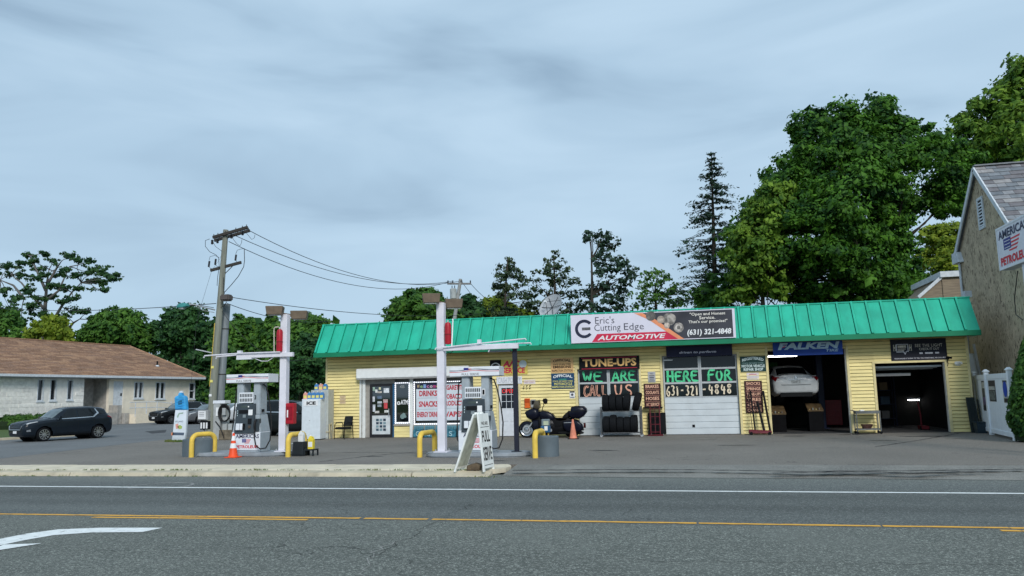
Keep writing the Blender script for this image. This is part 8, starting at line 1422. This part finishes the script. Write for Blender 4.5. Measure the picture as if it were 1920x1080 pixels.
# ---------------------------------------------------------------- left: the trees behind the pale house and the street
GL = 'trees behind the pale house'
def bigleft():
    D = 82.; mpp = D/(CAM_F*.97)
    limbs = [[(78, 720), (83, 630), (84, 580), (88, 530), (92, 505)], [(100, 600), (115, 575), (135, 548), (152, 530)], [(84, 580), (60, 555), (40, 530), (20, 515)], [(88, 535), (105, 505), (115, 490)], [(86, 545), (70, 510), (55, 480)], [(92, 560), (110, 545), (130, 500)], [(125, 620), (138, 605), (150, 598)], [(45, 560), (25, 535), (0, 525)]]
    t = thing('spreading_tree', 'tall spreading open-limbed tree behind the left end of the house', 'tree', PY(78, 720, D)*A((1, 1, 0)), group=GL); mb = MB()
    for k, L_ in enumerate(limbs):
        pts = [PY(x, y, D+(rng.uniform(-2, 2) if i and k else 0)) for i, (x, y) in enumerate(L_)]
        if k == 0: pts[0][2] = 0
        mb.tube(pts, list(np.linspace(.42 if k == 0 else .2, .05, len(pts))), 7, caps=False)
    sp = [(62, 490, 16, 7), (110, 515, 16, 7), (45, 515, 16, 7), (140, 515, 16, 8), (190, 530, 14, 7), (95, 555, 18, 7), (75, 560, 16, 8), (135, 560, 14, 6), (15, 500, 26, 9), (40, 495, 20, 8), (50, 478, 14, 6), (20, 515, 20, 7), (85, 475, 14, 5), (100, 490, 16, 7), (130, 480, 24, 9), (148, 488, 14, 8), (70, 505, 18, 8), (85, 515, 16, 8), (65, 525, 14, 6), (100, 535, 16, 8), (125, 505, 14, 6), (120, 538, 14, 7), (170, 490, 14, 9), (180, 505, 18, 12), (165, 510, 14, 9), (195, 515, 16, 9), (210, 522, 14, 9), (220, 515, 10, 6), (175, 525, 18, 7), (150, 540, 16, 6), (198, 543, 10, 4), (115, 565, 18, 6), (140, 580, 18, 6), (158, 585, 12, 8), (125, 592, 14, 7), (175, 600, 14, 12), (30, 560, 24, 10), (20, 585, 24, 12), (55, 545, 16, 8), (55, 575, 22, 12), (80, 590, 18, 12), (40, 605, 26, 12), (80, 615, 20, 12), (10, 545, 16, 6), (0, 610, 16, 14)]
    CC, RR = [], []
    for (x, y, rx, ry) in sp:
        rx, ry = rx*1.1, ry*1.15; c = PY(x, y, D+rng.uniform(-3.2, 3.2)); n = int(rx*ry*mpp*mpp*10)+5
        d = rng.normal(size=(n, 3)); d /= np.linalg.norm(d, axis=1, keepdims=True); d *= np.abs(rng.normal(.55, .38, (n, 1)))
        for q in d: CC.append(c+q*A((rx*mpp, rx*mpp, ry*mpp))); RR.append(rng.uniform(.25, .5))
        near = min(([PY(px, py, D) for L_ in limbs for px, py in L_]), key=lambda p: np.linalg.norm(p-c)); limb(mb, near, c, .07, .02, 4, .08)
        for q in d[:4]: limb(mb, c, c+q*A((rx*mpp, rx*mpp, ry*mpp)), .022, .008, 3, .1)
    mb.build('trunk', m_barkp, t, smooth=60); P, N = cluster(np.array(CC), np.array(RR), 30, .55); leafmesh('crown', P, N, rng.uniform(.11, .19, len(P)), LEAF['sparse'], t)
bigleft()
def hl(label, D, outline, leaf, n, **k): return hedge_line(label, D, outline, leaf, n, GL, **k)
hl('low bright green bushy tree just behind the house ridge', 74, [(50, 645), (60, 615), (85, 595), (110, 598), (125, 615), (135, 645)], 'yel', 110)
hl('low green tree at the far left behind the house ridge', 76, [(-40, 645), (-30, 590), (0, 570), (25, 585), (45, 610), (55, 645)], 'mid', 130)
hl('dark green tree behind the house ridge right of the open-limbed tree', 78, [(135, 650), (150, 625), (175, 605), (190, 585), (230, 578), (260, 585), (275, 610), (285, 655), (200, 660)], 'mid', 300)
hl('dense dark tree left of the utility pole above the house hip', 80, [(265, 655), (275, 610), (300, 590), (335, 578), (370, 575), (395, 590), (410, 640), (405, 760), (360, 760), (340, 660)], 'dark', 400)
hl('tall dense tree right behind the leaning utility pole', 74, [(395, 760), (400, 640), (410, 610), (435, 598), (455, 590), (480, 595), (490, 640), (485, 765)], 'mid', 380, tx=445)
hl('broad green tree behind the lamps of the left post', 70, [(470, 760), (475, 640), (490, 610), (500, 595), (530, 605), (555, 605), (585, 590), (608, 595), (625, 620), (625, 720), (560, 760)], 'mid', 520, tx=550)
hl('olive lighter tree top above the red tank of the left post', 72, [(480, 640), (495, 605), (520, 600), (555, 615), (590, 596), (615, 605), (612, 645), (550, 665)], 'maplel', 170, tx=540)
tree('dark crooked tree standing left of the garage corner', 44, [(560, 790), (568, 745), (580, 715), (575, 680)], [(545, 745), (540, 700), (545, 655), (570, 630), (600, 640), (620, 670), (618, 715), (590, 728), (575, 735)], 'dark', 190, 50, (.4, .75), (.10, .16), tr=.2, nlimb=40, group='trees beside the garage', holes=[[(592, 690), (610, 690), (606, 728), (592, 724)]])
hl('low clipped hedge bank behind the parked cars', 66, [(395, 775), (400, 735), (440, 728), (490, 735), (500, 775)], 'mid', 170, tx=450, size=(.14, .2))
# far tree belt closing the gaps
def belt(label, D, outline, leaf, n, tx): return tree(label, D, [(tx, 735), (tx+2, 660)], outline, leaf, n, 45, (.9, 1.5), (.28, .42), tr=.35, nlimb=12, group='far trees')
belt('far dark tree behind the left house roof', 115, [(-60, 700), (-60, 600), (20, 610), (70, 640), (150, 640), (200, 625), (280, 640), (300, 700)], 'dark', 260, 100)
belt('far dark tree filling in behind the parked cars', 105, [(270, 770), (280, 660), (340, 620), (420, 630), (500, 640), (620, 640), (640, 770)], 'dark', 420, 470)
# clipped bushes by the pale house and the arborvitae at the right edge
def bush(label, c, rx, ry, h, n, leaf='hedge', name='clipped_bush', grp=None, size=(.05, .085), taper=0.):
    t = thing(name, label, 'bush', (c[0], c[1], 0), group=grp); d = rng.normal(size=(n, 3)); d /= np.linalg.norm(d, axis=1, keepdims=True); d[:, 2] = np.abs(d[:, 2])
    if taper: zz_ = rng.random(n)**1.15; a = rng.uniform(0, 6.283, n); r = (1-zz_)**.62*(.85+.3*rng.random(n)); r = np.minimum(r, 1.0)*(.72+.28*np.minimum(1, zz_*6)); P = np.stack([c[0]+rx*r*np.cos(a), c[1]+ry*r*np.sin(a), .08+zz_*h], 1); Nn = np.stack([np.cos(a), np.sin(a), np.full(n, .45)], 1)
    else: k = 1+.12*np.sin(d[:, :1]*9)*np.sin(d[:, 1:2]*8); P = np.array([c[0], c[1], h*.15])+d*k*A((rx, ry, h*.85))*rng.uniform(.82, 1.03, (n, 1)); Nn = d
    leafmesh('foliage', P, Nn+rng.normal(0, .35, (n, 3)), rng.uniform(*size, n), LEAF[leaf], t)
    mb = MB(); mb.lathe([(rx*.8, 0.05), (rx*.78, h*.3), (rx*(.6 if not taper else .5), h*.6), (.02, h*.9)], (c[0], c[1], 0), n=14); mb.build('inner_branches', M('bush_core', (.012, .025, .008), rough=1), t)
    for k in range(3): MB().tube([(c[0]+.1*k-.1, c[1], 0), (c[0]+.15*k-.15, c[1]+.05, h*.4)], .03, 5).build('stem', m_bark, t)
for k, (px, lab) in enumerate(((4, 'leftmost rounded clipped bush against the house wall'), (28, 'middle rounded clipped bush against the house wall'), (60, 'third clipped bush behind the crossover bonnet'))):
    p = frh.p(hspan(px), 0, 1.0); h = hz(px, 784)*.95; bush(lab, p, 1.35 if k != 2 else 1.1, .9, max(h, 1.0), 2600, grp='clipped bushes by the pale house', size=(.06, .1))
hb = G(1920, 832); bush('tall green arborvitae at the right edge before the white fence', (PY(1889, 790, 25.9)[0]+.95, 25.9), .95, .9, 3.3, 15000, 'hedge', 'arborvitae', size=(.04, .075), taper=1.)
